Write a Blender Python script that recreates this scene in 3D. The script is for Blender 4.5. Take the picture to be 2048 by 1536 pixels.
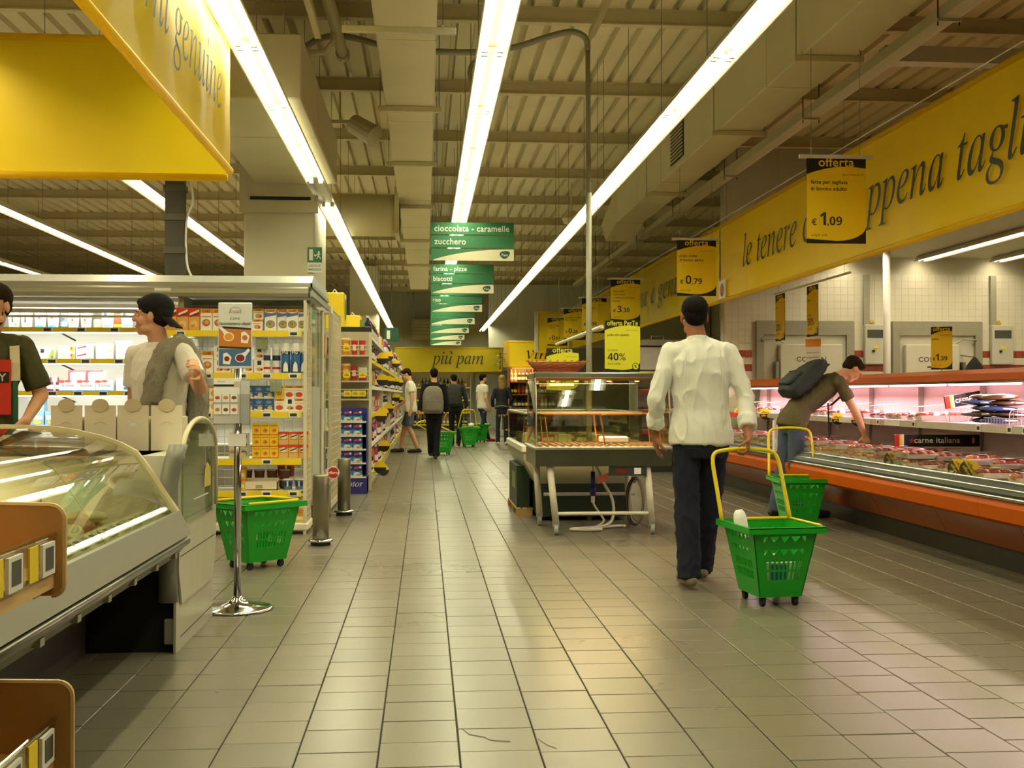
import bpy, bmesh, math, random
from mathutils import Vector, Matrix, noise as mnoise
random.seed(7)
SC = bpy.context.scene
for _o in list(bpy.data.objects):
    bpy.data.objects.remove(_o)
C = SC.collection
pi = math.pi

# ------------------------------------------------------------------ camera
FPX = 2250.0                                   # focal length in pixels of the 2048 x 1536 frame
cam = bpy.data.cameras.new('camera')
cam.sensor_fit = 'HORIZONTAL'
cam.sensor_width = 36.0
cam.lens = FPX / 2048 * 36.0
cam.clip_start = 0.05
cam.clip_end = 200
camo = bpy.data.objects.new('camera', cam)
C.objects.link(camo)
camo.location = (0, 0, 1.22)
camo.rotation_euler = (pi / 2 + math.atan(22 / FPX), 0, -math.atan(174 / FPX))
SC.camera = camo

# ------------------------------------------------------------------ world, exposure
SC.view_settings.view_transform = 'Standard'
SC.view_settings.look = 'None'
SC.view_settings.gamma = 1.0
SC.view_settings.use_curve_mapping = False
SC.view_settings.exposure = 0.22
W = bpy.data.worlds.new('world')
SC.world = W
W.use_nodes = True
W.node_tree.nodes['Background'].inputs[0].default_value = (0.50, 0.45, 0.28, 1)
W.node_tree.nodes['Background'].inputs[1].default_value = 0.02
try:
    SC.cycles.use_denoising = True
    SC.cycles.max_bounces = 5
    SC.cycles.diffuse_bounces = 3
    SC.cycles.glossy_bounces = 2
    SC.cycles.use_adaptive_sampling = True
    SC.cycles.adaptive_threshold = 0.12
    SC.cycles.adaptive_min_samples = 16
    SC.cycles.transparent_max_bounces = 16
    SC.cycles.sample_clamp_indirect = 4.0
    SC.cycles.caustics_reflective = False
    SC.cycles.caustics_refractive = False
except Exception:
    pass
TUBE_MAIN = (1.0, 0.96, 0.62)                  # tubes over the aisle
TUBE_SIDE = (1.0, 0.84, 0.56)                  # warmer tubes over the side departments
TUBE_W = 37.0
DECK_FILL = 0.055  # strength of the added lamps that brighten the deck

# ------------------------------------------------------------------ materials
_mats = {}
def lin(c):
    return tuple(((x / 255) / 12.92 if x / 255 <= 0.04045 else ((x / 255 + 0.055) / 1.055) ** 2.4) for x in c)
def mat(rgb, rough=0.5, metal=0.0, var=0.05, scale=9.0, bump=0.0, bscale=60.0, spec=0.5, trans=0.0, name=None, coat=0.0, sub=0.0):
    """procedural principled material, rgb in 0..255 sRGB, with noise on its colour"""
    key = (tuple(rgb), rough, metal, var, scale, bump, bscale, spec, trans, coat)
    if key in _mats:
        return _mats[key]
    m = bpy.data.materials.new(name or 'paint_%d_%d_%d' % tuple(int(x) for x in rgb))
    m.use_nodes = True
    nt = m.node_tree
    b = nt.nodes['Principled BSDF']
    c = lin(rgb)
    tc = nt.nodes.new('ShaderNodeTexCoord')
    if var > 0:
        n = nt.nodes.new('ShaderNodeTexNoise')
        n.inputs['Scale'].default_value = scale
        n.inputs['Detail'].default_value = 4
        nt.links.new(tc.outputs['Object'], n.inputs['Vector'])
        mx = nt.nodes.new('ShaderNodeMix')
        mx.data_type = 'RGBA'
        mx.inputs[6].default_value = tuple(max(0, x * (1 - 2 * var)) for x in c) + (1,)
        mx.inputs[7].default_value = tuple(min(1, x * (1 + 2 * var)) for x in c) + (1,)
        nt.links.new(n.outputs['Fac'], mx.inputs[0])
        nt.links.new(mx.outputs[2], b.inputs['Base Color'])
    else:
        b.inputs['Base Color'].default_value = c + (1,)
    b.inputs['Roughness'].default_value = rough
    b.inputs['Metallic'].default_value = metal
    b.inputs['Specular IOR Level'].default_value = spec
    if coat:
        b.inputs['Coat Weight'].default_value = coat
    if trans:
        b.inputs['Transmission Weight'].default_value = trans
    if bump:
        n2 = nt.nodes.new('ShaderNodeTexNoise')
        n2.inputs['Scale'].default_value = bscale
        n2.inputs['Detail'].default_value = 3
        nt.links.new(tc.outputs['Object'], n2.inputs['Vector'])
        bp = nt.nodes.new('ShaderNodeBump')
        bp.inputs['Strength'].default_value = bump
        bp.inputs['Distance'].default_value = 0.01
        nt.links.new(n2.outputs['Fac'], bp.inputs['Height'])
        nt.links.new(bp.outputs['Normal'], b.inputs['Normal'])
    _mats[key] = m
    return m
def emit(rgb_lin, strength, name):
    if name in _mats:
        return _mats[name]
    m = bpy.data.materials.new(name)
    m.use_nodes = True
    nt = m.node_tree
    nt.nodes.clear()
    o = nt.nodes.new('ShaderNodeOutputMaterial')
    e = nt.nodes.new('ShaderNodeEmission')
    e.inputs[0].default_value = tuple(rgb_lin) + (1,)
    e.inputs[1].default_value = strength
    nt.links.new(e.outputs[0], o.inputs[0])
    m.cycles.emission_sampling = 'NONE'
    _mats[name] = m
    return m
def glass(tint=(235, 240, 225), alpha=0.16, rough=0.02, name='glass'):
    """thin pane: mostly clear, with a mirror coat (no refraction, so that light passes)"""
    if name in _mats:
        return _mats[name]
    m = bpy.data.materials.new(name)
    m.use_nodes = True
    nt = m.node_tree
    nt.nodes.clear()
    o = nt.nodes.new('ShaderNodeOutputMaterial')
    t = nt.nodes.new('ShaderNodeBsdfTransparent')
    t.inputs[0].default_value = lin(tint) + (1,)
    g = nt.nodes.new('ShaderNodeBsdfGlossy')
    g.inputs['Color'].default_value = (1, 1, 1, 1)
    g.inputs['Roughness'].default_value = rough
    lw = nt.nodes.new('ShaderNodeLayerWeight')
    lw.inputs[0].default_value = 0.5
    pw = nt.nodes.new('ShaderNodeMath')
    pw.operation = 'POWER'
    pw.inputs[1].default_value = 4.0
    nt.links.new(lw.outputs['Facing'], pw.inputs[0])
    ad = nt.nodes.new('ShaderNodeMath')
    ad.operation = 'MULTIPLY_ADD'
    ad.inputs[1].default_value = 0.75
    ad.inputs[2].default_value = alpha * 0.2
    nt.links.new(pw.outputs[0], ad.inputs[0])
    mx = nt.nodes.new('ShaderNodeMixShader')
    nt.links.new(ad.outputs[0], mx.inputs[0])
    nt.links.new(t.outputs[0], mx.inputs[1])
    nt.links.new(g.outputs[0], mx.inputs[2])
    nt.links.new(mx.outputs[0], o.inputs[0])
    _mats[name] = m
    return m
def cloth_translucent(rgb, name, amt=0.5, streak=0.12):
    """vinyl banner that lets some light through"""
    if name in _mats:
        return _mats[name]
    m = bpy.data.materials.new(name)
    m.use_nodes = True
    nt = m.node_tree
    b = nt.nodes['Principled BSDF']
    o = nt.nodes['Material Output']
    tc = nt.nodes.new('ShaderNodeTexCoord')
    n = nt.nodes.new('ShaderNodeTexNoise')
    n.inputs['Scale'].default_value = 3.0
    nt.links.new(tc.outputs['Object'], n.inputs['Vector'])
    mx = nt.nodes.new('ShaderNodeMix')
    mx.data_type = 'RGBA'
    c = lin(rgb)
    mx.inputs[6].default_value = tuple(x * (1 - streak) for x in c) + (1,)
    mx.inputs[7].default_value = tuple(min(1, x * (1 + streak)) for x in c) + (1,)
    nt.links.new(n.outputs['Fac'], mx.inputs[0])
    nt.links.new(mx.outputs[2], b.inputs['Base Color'])
    b.inputs['Roughness'].default_value = 0.42
    b.inputs['Specular IOR Level'].default_value = 0.4
    tr = nt.nodes.new('ShaderNodeBsdfTranslucent')
    nt.links.new(mx.outputs[2], tr.inputs[0])
    ms = nt.nodes.new('ShaderNodeMixShader')
    ms.inputs[0].default_value = amt
    nt.links.new(b.outputs[0], ms.inputs[1])
    nt.links.new(tr.outputs[0], ms.inputs[2])
    nt.links.new(ms.outputs[0], o.inputs[0])
    _mats[name] = m
    return m

# ------------------------------------------------------------------ lettering
_txt = {}
def ital(s):
    o = ''
    for ch in s:
        if 'a' <= ch <= 'z':
            o += '\u210e' if ch == 'h' else chr(0x1d44e + ord(ch) - 97)
        elif 'A' <= ch <= 'Z':
            o += chr(0x1d434 + ord(ch) - 65)
        else:
            o += ch
    return o
def text_geo(s, style=''):
    key = (s, style)
    if key in _txt:
        return _txt[key]
    t = ital(s) if style == 'i' else ''.join(chr(0x1d7ec + ord(ch) - 48) if '0' <= ch <= '9' else ch for ch in s) if style == 'd' else s
    cu = bpy.data.curves.new('lettering', 'FONT')
    cu.body = t
    cu.size = 1.0
    cu.resolution_u = 3
    if style in ('b', 'bi'):
        cu.offset = 0.015
        cu.space_character = 1.06
    if style == 'bi':
        cu.shear = 0.3
    ob = bpy.data.objects.new('lettering', cu)
    me = ob.to_mesh()
    v = [tuple(x.co) for x in me.vertices]
    f = [tuple(p.vertices) for p in me.polygons]
    ob.to_mesh_clear()
    bpy.data.objects.remove(ob)
    bpy.data.curves.remove(cu)
    xs = [a[0] for a in v] or [0, 1]
    x0 = min(xs)
    v = [(a[0] - x0, a[1], 0) for a in v]
    _txt[key] = (v, f, max(xs) - x0)
    return _txt[key]

# ------------------------------------------------------------------ mesh collector
class MB:
    def __init__(s):
        s.v = []; s.f = []; s.m = []; s.slots = []
    def slot(s, m):
        if m not in s.slots:
            s.slots.append(m)
        return s.slots.index(m)
    def add(s, vs, fs, m):
        k = len(s.v); i = s.slot(m)
        s.v += [tuple(x) for x in vs]
        for f in fs:
            s.f.append(tuple(a + k for a in f)); s.m.append(i)
        return s
    def box(s, x0, x1, y0, y1, z0, z1, m, M=None):
        vs = [Vector(p) for p in ((x0, y0, z0), (x1, y0, z0), (x1, y1, z0), (x0, y1, z0), (x0, y0, z1), (x1, y0, z1), (x1, y1, z1), (x0, y1, z1))]
        if M is not None:
            vs = [M @ p for p in vs]
        return s.add(vs, [(0, 3, 2, 1), (4, 5, 6, 7), (0, 1, 5, 4), (1, 2, 6, 5), (2, 3, 7, 6), (3, 0, 4, 7)], m)
    def bbox(s, x0, x1, y0, y1, z0, z1, m, b=0.01, M=None):
        """box with its four vertical edges and top rim chamfered"""
        def ring(e, z):
            return [(x0 + e, y0, z), (x1 - e, y0, z), (x1, y0 + e, z), (x1, y1 - e, z), (x1 - e, y1, z), (x0 + e, y1, z), (x0, y1 - e, z), (x0, y0 + e, z)]
        def rin(e, d, z):
            return [(x0 + e + d * .4, y0 + d, z), (x1 - e - d * .4, y0 + d, z), (x1 - d, y0 + e + d * .4, z), (x1 - d, y1 - e - d * .4, z), (x1 - e - d * .4, y1 - d, z), (x0 + e + d * .4, y1 - d, z), (x0 + d, y1 - e - d * .4, z), (x0 + d, y0 + e + d * .4, z)]
        return s.loft([rin(b, b, z0), ring(b, z0 + b), ring(b, z1 - b), rin(b, b, z1)], m, M=M)
    def loft(s, rings, m, caps=True, closed=True, M=None):
        n = len(rings[0]); vs = []
        for r in rings:
            vs += [Vector(p) for p in r]
        if M is not None:
            vs = [M @ p for p in vs]
        fs = []
        for i in range(len(rings) - 1):
            for j in range(n if closed else n - 1):
                k = (j + 1) % n
                fs.append((i * n + j, i * n + k, (i + 1) * n + k, (i + 1) * n + j))
        if caps and closed:
            fs.append(tuple(range(n - 1, -1, -1)))
            fs.append(tuple((len(rings) - 1) * n + j for j in range(n)))
        return s.add(vs, fs, m)
    def cyl(s, p0, p1, r0, m, r1=None, n=10, caps=True):
        p0 = Vector(p0); p1 = Vector(p1); r1 = r0 if r1 is None else r1
        d = (p1 - p0)
        if d.length < 1e-9:
            return s
        q = d.to_track_quat('Z', 'Y').to_matrix()
        R = []
        for p, r in ((p0, r0), (p1, r1)):
            R.append([p + q @ Vector((r * math.cos(2 * pi * i / n), r * math.sin(2 * pi * i / n), 0)) for i in range(n)])
        return s.loft(R, m, caps)
    def tube(s, pts, r, m, n=6, closed=False, caps=True):
        pts = [Vector(p) for p in pts]; L = len(pts); R = []
        up = Vector((0.31, 0.17, 0.93))
        prev = None
        for i, p in enumerate(pts):
            if closed:
                d = pts[(i + 1) % L] - pts[i - 1]
            else:
                d = pts[min(i + 1, L - 1)] - pts[max(i - 1, 0)]
            d.normalize()
            if prev is None:
                a = d.cross(up)
                if a.length < 1e-4:
                    a = d.cross(Vector((1, 0, 0)))
            else:
                a = prev - d * prev.dot(d)
            a.normalize(); prev = a
            b = d.cross(a)
            rr = r[i] if isinstance(r, (list, tuple)) else r
            R.append([p + a * rr * math.cos(2 * pi * k / n) + b * rr * math.sin(2 * pi * k / n) for k in range(n)])
        if closed:
            R.append(R[0])
        return s.loft(R, m, caps and not closed)
    def prism(s, poly, axis, a, b, m, M=None):
        """2D outline (counter-clockwise) pulled along an axis: x -> (y,z), y -> (x,z), z -> (x,y)"""
        def p3(p, t):
            return (t, p[0], p[1]) if axis == 'x' else (p[0], t, p[1]) if axis == 'y' else (p[0], p[1], t)
        n = len(poly)
        vs = [Vector(p3(p, a)) for p in poly] + [Vector(p3(p, b)) for p in poly]
        if M is not None:
            vs = [M @ p for p in vs]
        fs = [tuple(range(n - 1, -1, -1)), tuple(range(n, 2 * n))]
        for j in range(n):
            k = (j + 1) % n
            fs.append((j, k, n + k, n + j))
        return s.add(vs, fs, m)
    def lathe(s, prof, c, m, n=14, M=None):
        R = [[(c[0] + r * math.cos(2 * pi * i / n), c[1] + r * math.sin(2 * pi * i / n), c[2] + z) for i in range(n)] for r, z in prof]
        return s.loft(R, m, M=M)
    def ball(s, c, r, m, n=10, k=7, M=None):
        r = (r, r, r) if not isinstance(r, (tuple, list)) else r
        R = []
        for j in range(k + 1):
            t = -pi / 2 + pi * j / k
            cr = max(math.cos(t), 0.02)
            R.append([(c[0] + r[0] * cr * math.cos(2 * pi * i / n), c[1] + r[1] * cr * math.sin(2 * pi * i / n), c[2] + r[2] * math.sin(t)) for i in range(n)])
        return s.loft(R, m, M=M)
    def disc(s, c, r, axis, t, m, n=18, sy=1.0):
        """flat round plate centred on c, thickness t along axis"""
        P = [(r * math.cos(2 * pi * i / n), r * sy * math.sin(2 * pi * i / n)) for i in range(n)]
        if axis == 'y':
            P = [(c[0] + a, c[2] + b) for a, b in P]; k = c[1]
        elif axis == 'x':
            P = [(c[1] + a, c[2] + b) for a, b in P]; k = c[0]
        else:
            P = [(c[0] + a, c[1] + b) for a, b in P]; k = c[2]
        return s.prism(P, axis, k - t / 2, k + t / 2, m)
    def text(s, t, x, z, h, m, style='', M=None, align='l', sx=1.0, y=0.0):
        """flat lettering on the local plane y = const (reads along +x, up +z, faces -y); h = type size"""
        v, f, w = text_geo(t, style)
        off = 0 if align == 'l' else -w * h * sx / 2 if align == 'c' else -w * h * sx
        vs = [Vector((x + off + a[0] * h * sx, y, z + a[1] * h)) for a in v]
        if M is not None:
            vs = [M @ p for p in vs]
        return s.add(vs, f, m)
    def poly(s, pts, m, M=None):
        vs = [Vector(p) for p in pts]
        if M is not None:
            vs = [M @ p for p in vs]
        return s.add(vs, [tuple(range(len(pts)))], m)
    def mesh(s, name, smooth=False):
        me = bpy.data.meshes.new(name)
        me.from_pydata(s.v, [], s.f)
        for m in s.slots:
            me.materials.append(m)
        me.polygons.foreach_set('material_index', s.m)
        if smooth:
            me.polygons.foreach_set('use_smooth', [True] * len(me.polygons))
        me.update()
        return me
    def build(s, name, parent=None, smooth=False, loc=None, rz=0.0):
        o = bpy.data.objects.new(name, s.mesh(name, smooth))
        C.objects.link(o)
        if parent is not None:
            o.parent = parent
        if loc is not None:
            o.location = loc
        if rz:
            o.rotation_euler = (0, 0, rz)
        return o
def fixnormals(o):
    bm = bmesh.new(); bm.from_mesh(o.data)
    bmesh.ops.recalc_face_normals(bm, faces=bm.faces)
    bm.to_mesh(o.data); bm.free()
def smooth_angle(o, deg=40):
    o.data.polygons.foreach_set('use_smooth', [True] * len(o.data.polygons))
    try:
        o.data.set_sharp_from_angle(angle=math.radians(deg))
    except Exception:
        pass
def tag(o, label, cat, group=None, kind=None):
    o['label'] = label; o['category'] = cat
    if group: o['group'] = group
    if kind: o['kind'] = kind
    return o
def thing(name, loc=(0, 0, 0), rz=0.0, label=None, cat=None, group=None):
    o = bpy.data.objects.new(name, None)
    o.empty_display_size = 0.1
    C.objects.link(o)
    o.location = loc
    o.rotation_euler = (0, 0, rz)
    if label: tag(o, label, cat, group)
    return o
def struct(o):
    o['kind'] = 'structure'
    return o
def kids(o):
    return [x for x in _all_children(o)]
def _all_children(o):
    return list(o.children)
def dup(root, loc=None, rz=None, label=None, group=None, parent=None):
    r = root.copy(); C.objects.link(r)
    if parent is not None: r.parent = parent
    if loc is not None: r.location = loc
    if rz is not None: r.rotation_euler = (0, 0, rz)
    if label: r['label'] = label
    if group: r['group'] = group
    for ch in root.children:
        dup(ch, parent=r)
    return r
def flow(pts, n=5, closed=False):
    """Catmull-Rom curve through the points"""
    P = [Vector(p) for p in pts]; L = len(P); out = []
    for i in range(L if closed else L - 1):
        if closed:
            a, b, c, d = P[i - 1], P[i], P[(i + 1) % L], P[(i + 2) % L]
        else:
            a, b, c, d = P[max(i - 1, 0)], P[i], P[i + 1], P[min(i + 2, L - 1)]
        for k in range(n):
            t = k / n
            out.append(.5 * ((2 * b) + (c - a) * t + (2 * a - 5 * b + 4 * c - d) * t * t + (3 * b - a - 3 * c + d) * t ** 3))
    if not closed:
        out.append(P[-1])
    return out
def RZ(a, loc=(0, 0, 0)):
    return Matrix.Translation(loc) @ Matrix.Rotation(a, 4, 'Z')
def arc(cx, cz, r, a0, a1, n):
    return [(cx + r * math.cos(a0 + (a1 - a0) * i / n), cz + r * math.sin(a0 + (a1 - a0) * i / n)) for i in range(n + 1)]
def rrect(x0, x1, z0, z1, r, n=4):
    P = []
    for cx, cz, a in ((x1 - r, z0 + r, -pi / 2), (x1 - r, z1 - r, 0), (x0 + r, z1 - r, pi / 2), (x0 + r, z0 + r, pi)):
        P += arc(cx, cz, r, a, a + pi / 2, n)
    return P

ORD = ['first', 'second', 'third', 'fourth', 'fifth', 'sixth', 'seventh', 'eighth', 'ninth', 'tenth', 'eleventh', 'twelfth', 'thirteenth', 'fourteenth', 'fifteenth', 'sixteenth', 'seventeenth', 'eighteenth', 'nineteenth', 'twentieth', 'twenty-first', 'twenty-second', 'twenty-third', 'twenty-fourth', 'twenty-fifth', 'twenty-sixth', 'twenty-seventh', 'twenty-eighth', 'twenty-ninth', 'thirtieth']
STEEL = mat((150, 150, 140), 0.28, 0.9, name='brushed_steel', var=0.04)
CHROME = mat((205, 205, 200), 0.12, 1.0, name='chrome', var=0.01)
ALU = mat((165, 165, 152), 0.4, 0.6, name='aluminium', var=0.04)
DARK = mat((24, 24, 22), 0.6, name='black_plastic')
WHITE = mat((228, 226, 218), 0.5, name='white_enamel', var=0.02)
CREAM = mat((222, 214, 190), 0.55, name='cream_enamel', var=0.03)
YEL = mat((244, 214, 24), 0.5, name='signal_yellow', var=0.03)
PAPERW = mat((238, 236, 226), 0.6, name='white_paper', var=0.02)
BLACKP = mat((26, 25, 20), 0.5, name='printed_black', var=0.0)

# ================================================================== THE SETTING
# ---- floor: slab with running-bond tiles laid along the aisle
def floor_material():
    m = bpy.data.materials.new('glazed_floor_tile')
    m.use_nodes = True
    nt = m.node_tree; b = nt.nodes['Principled BSDF']
    tc = nt.nodes.new('ShaderNodeNewGeometry')
    oi = nt.nodes.new('ShaderNodeObjectInfo')
    n1 = nt.nodes.new('ShaderNodeTexNoise'); n1.inputs['Scale'].default_value = 0.7; n1.inputs['Detail'].default_value = 5
    n2 = nt.nodes.new('ShaderNodeTexNoise'); n2.inputs['Scale'].default_value = 90; n2.inputs['Detail'].default_value = 2
    nt.links.new(tc.outputs['Position'], n1.inputs['Vector']); nt.links.new(tc.outputs['Position'], n2.inputs['Vector'])
    r1 = nt.nodes.new('ShaderNodeMath'); r1.operation = 'ADD'
    nt.links.new(oi.outputs['Random'], r1.inputs[0]); nt.links.new(tc.outputs['Random Per Island'], r1.inputs[1])
    r2 = nt.nodes.new('ShaderNodeMath'); r2.operation = 'FRACT'; nt.links.new(r1.outputs[0], r2.inputs[0])
    mx = nt.nodes.new('ShaderNodeMix'); mx.data_type = 'RGBA'
    mx.inputs[6].default_value = lin((118, 112, 95)) + (1,)
    mx.inputs[7].default_value = lin((126, 119, 101)) + (1,)
    nt.links.new(r2.outputs[0], mx.inputs[0])
    mx2 = nt.nodes.new('ShaderNodeMix'); mx2.data_type = 'RGBA'; mx2.blend_type = 'MULTIPLY'; mx2.inputs[0].default_value = 0.55
    cr = nt.nodes.new('ShaderNodeValToRGB')
    cr.color_ramp.elements[0].position = 0.3; cr.color_ramp.elements[0].color = (0.86, 0.86, 0.83, 1)
    cr.color_ramp.elements[1].position = 0.65; cr.color_ramp.elements[1].color = (1, 1, 1, 1)
    nt.links.new(n1.outputs['Fac'], cr.inputs[0])
    nt.links.new(mx.outputs[2], mx2.inputs[6]); nt.links.new(cr.outputs[0], mx2.inputs[7])
    nt.links.new(mx2.outputs[2], b.inputs['Base Color'])
    mr = nt.nodes.new('ShaderNodeMapRange'); mr.inputs[3].default_value = 0.22; mr.inputs[4].default_value = 0.36
    nt.links.new(n1.outputs['Fac'], mr.inputs[0]); nt.links.new(mr.outputs[0], b.inputs['Roughness'])
    bp = nt.nodes.new('ShaderNodeBump'); bp.inputs['Strength'].default_value = 0.06; bp.inputs['Distance'].default_value = 0.004
    nt.links.new(n2.outputs['Fac'], bp.inputs['Height']); nt.links.new(bp.outputs['Normal'], b.inputs['Normal'])
    return m
FLOORM = floor_material()
GROUT = mat((50, 46, 36), 0.9, name='grout')
fl = struct(MB().box(-14, 9.6, -5, 41.6, -0.12, -0.006, GROUT).build('floor'))
TX, TY, GAP = 0.275, 0.262, 0.0052
def tile_geo(mb, x, y, dz=0.0, tx=0.0, ty=0.0):
    x0, x1, y0, y1 = x + GAP / 2, x + TX - GAP / 2, y + GAP / 2, y + TY - GAP / 2
    e = 0.0018
    def z(a, b):
        return dz + tx * (a - x - TX / 2) + ty * (b - y - TY / 2)
    vs = [(x0, y0, -0.008), (x1, y0, -0.008), (x1, y1, -0.008), (x0, y1, -0.008)]
    vs += [(a, b, z(a, b) - e) for a, b in ((x0, y0), (x1, y0), (x1, y1), (x0, y1))]
    vs += [(a, b, z(a, b)) for a, b in ((x0 + e, y0 + e), (x1 - e, y0 + e), (x1 - e, y1 - e), (x0 + e, y1 - e))]
    fs = [(8, 9, 10, 11)]
    for k in range(2):
        for j in range(4):
            i = (j + 1) % 4
            fs.append((4 * k + j, 4 * k + i, 4 * k + 4 + i, 4 * k + 4 + j))
    mb.add(vs, fs, FLOORM)
protos = []
for k in range(6):
    mb = MB(); tile_geo(mb, 0, 0, 0, random.uniform(-.003, .003), random.uniform(-.003, .003))
    protos.append(mb.mesh('tile'))
cells = []
for i in range(-17, 17):
    x = 0.118 + i * TX
    ph = random.random() * TY
    j0 = int((2.6 - ph) / TY)
    for j in range(j0, int(38.5 / TY)):
        y = j * TY + ph + (0.0 if i else 0.04)
        if y > 10 and (x < -4.5 or x > 4.3): continue
        if y > 22 and (x < -1.2): continue
        # seen by the camera?
        dx, dy = x + TX / 2, y + TY / 2
        th = math.atan(174 / FPX)
        zc = dx * math.sin(th) + dy * math.cos(th)
        u = 1024 + FPX * (dx * math.cos(th) - dy * math.sin(th)) / zc
        seen = -70 < u < 2110 and y > 3.35 and -1.55 < x < 3.85
        cells.append((0 if seen else 1, y, x))
cells.sort()
rest = MB()
for k, (s_, y, x) in enumerate(cells):
    if k < 300:
        o = bpy.data.objects.new('tile', random.choice(protos)); C.objects.link(o); o.parent = fl
        o.location = (x, y, random.uniform(-.0008, .0008))
    else:
        tile_geo(rest, x, y, random.uniform(-.0006, .0006), random.uniform(-.002, .002), random.uniform(-.002, .002))
for a, b_, c_, d_ in ((-14, -4.57, -5, 41.5), (4.79, 9.5, -5, 41.5), (-4.56, 4.78, -5, 2.3), (-4.56, -1.26, 22.4, 41.5), (-1.25, 4.78, 38.8, 41.5)):
    rest.box(a, b_, c_, d_, -.008, -.001, FLOORM)
o = rest.build('tile_field', fl); o['kind'] = 'stuff'
# hairline cracks and chipped edges in the nearest tiles
CRK = mat((64, 54, 46), 0.9, name='crack_dirt')
for pts in ([(.0, 6.35), (.035, 6.30), (.05, 6.24), (.105, 6.20)], [(.135, 4.13), (.16, 4.05), (.21, 4.02), (.23, 3.98), (.30, 3.96)], [(.40, 3.98), (.43, 3.90), (.455, 3.87)]):
    mb = MB()
    for a, b in zip(pts[:-1], pts[1:]):
        w = 0.004
        mb.poly([(a[0], a[1] - w, .0014), (b[0], b[1] - w, .0014), (b[0], b[1] + w * .6, .0014), (a[0], a[1] + w, .0014)], CRK)
    mb.build('crack', fl)

# ---- ceiling: trapezoidal steel deck on purlins
CEILM = mat((220, 207, 160), 0.6, name='painted_steel_deck', var=0.06, scale=1.2)
ZD = 4.95
def deck(x0, x1, y0, y1, z, pitch=0.235):
    mb = MB(); pr = []
    x = x0
    while x < x1:
        pr += [(x, z), (x + pitch - .075, z), (x + pitch - .058, z + .07), (x + pitch - .017, z + .07)]
        x += pitch
    pr.append((x, z))
    n = len(pr)
    mb.add([(p[0], y0, p[1]) for p in pr] + [(p[0], y1, p[1]) for p in pr], [(j, n + j, n + j + 1, j + 1) for j in range(n - 1)], CEILM)
    mb.box(x0, x, y0, y1, z + .09, z + .15, CEILM)
    return mb
ceil = struct(deck(-14, 9.5, -5, 41.5, ZD).build('ceiling'))
PURM = mat((208, 195, 150), 0.55, name='painted_purlin', var=0.05)
for k in range(18):
    y = 10.75 + 2.56 * (k - 6)
    mb = MB()
    mb.box(-14, 9.4, y - .045, y + .045, ZD - .012, ZD - .001, PURM).box(-14, 9.4, y - .045, y + .045, ZD - .155, ZD - .143, PURM).box(-14, 9.4, y - .008, y + .008, ZD - .143, ZD - .012, PURM)
    mb.build('purlin', ceil)
# ---- lower ceiling over the butchery, its soffit and the walls
LOWM = mat((196, 190, 160), 0.7, name='plaster_ceiling')
struct(MB().box(6.5, 9.5, -5, 16.55, 3.30, 3.36, LOWM).build('ceiling_butchery'))
struct(MB().box(6.5, 6.6, -5, 16.55, 3.36, ZD - .02, LOWM).build('wall_soffit'))
PLAST = mat((206, 203, 182), 0.7, name='wall_plaster', scale=0.8, var=0.05)
struct(MB().box(-14.1, -14, -5, 41.6, 0, ZD + .1, PLAST).build('wall_left'))
struct(MB().box(9.35, 9.5, -5, 41.6, 0, ZD + .1, PLAST).build('wall_right'))
struct(MB().box(-14, 9.4, -5.1, -5, 0, ZD + .1, PLAST).build('wall_front'))
wb = struct(MB().box(-14, 9.4, 41.2, 41.4, 0, ZD + .1, PLAST).build('wall_back'))
# wall behind the butchery: white tiles with two rows of red ones
YB = 16.5
WT = mat((222, 219, 200), 0.25, name='white_wall_tile', var=0.02)
RT = mat((158, 66, 44), 0.3, name='red_wall_tile', var=0.08)
wbut = struct(MB().box(4.45, 9.35, YB + .012, YB + .2, 0, 3.30, PLAST).box(4.45, 9.35, YB + .012, YB + .2, 3.30, ZD, PLAST).build('wall_butchery'))
mbw = MB(); reds = []
tz, tw = 0.105, 0.105
r = 0
z = 0.0
while z < 2.95:
    row_red = abs(z - 1.575) < .01 or abs(z - 1.785) < .01
    x = 4.46
    while x < 9.25:
        if not ((4.93 < x + tw / 2 < 6.42 or 7.02 < x + tw / 2 < 8.42) and z < 2.22):
            if row_red:
                reds.append((x, z))
            else:
                mbw.box(x + .001, x + tw - .001, YB + .002, YB + .012, z + .001, z + tz - .001, WT)
        x += tw
    z += tz
o = mbw.build('tile_field', wbut); o['kind'] = 'stuff'
rp = MB().box(.002, tw - .002, .0, .012, .002, tz - .002, RT).mesh('tile')
for x, z in reds:
    o = bpy.data.objects.new('tile', rp); C.objects.link(o); o.parent = wbut; o.location = (x, YB, z)
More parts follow.
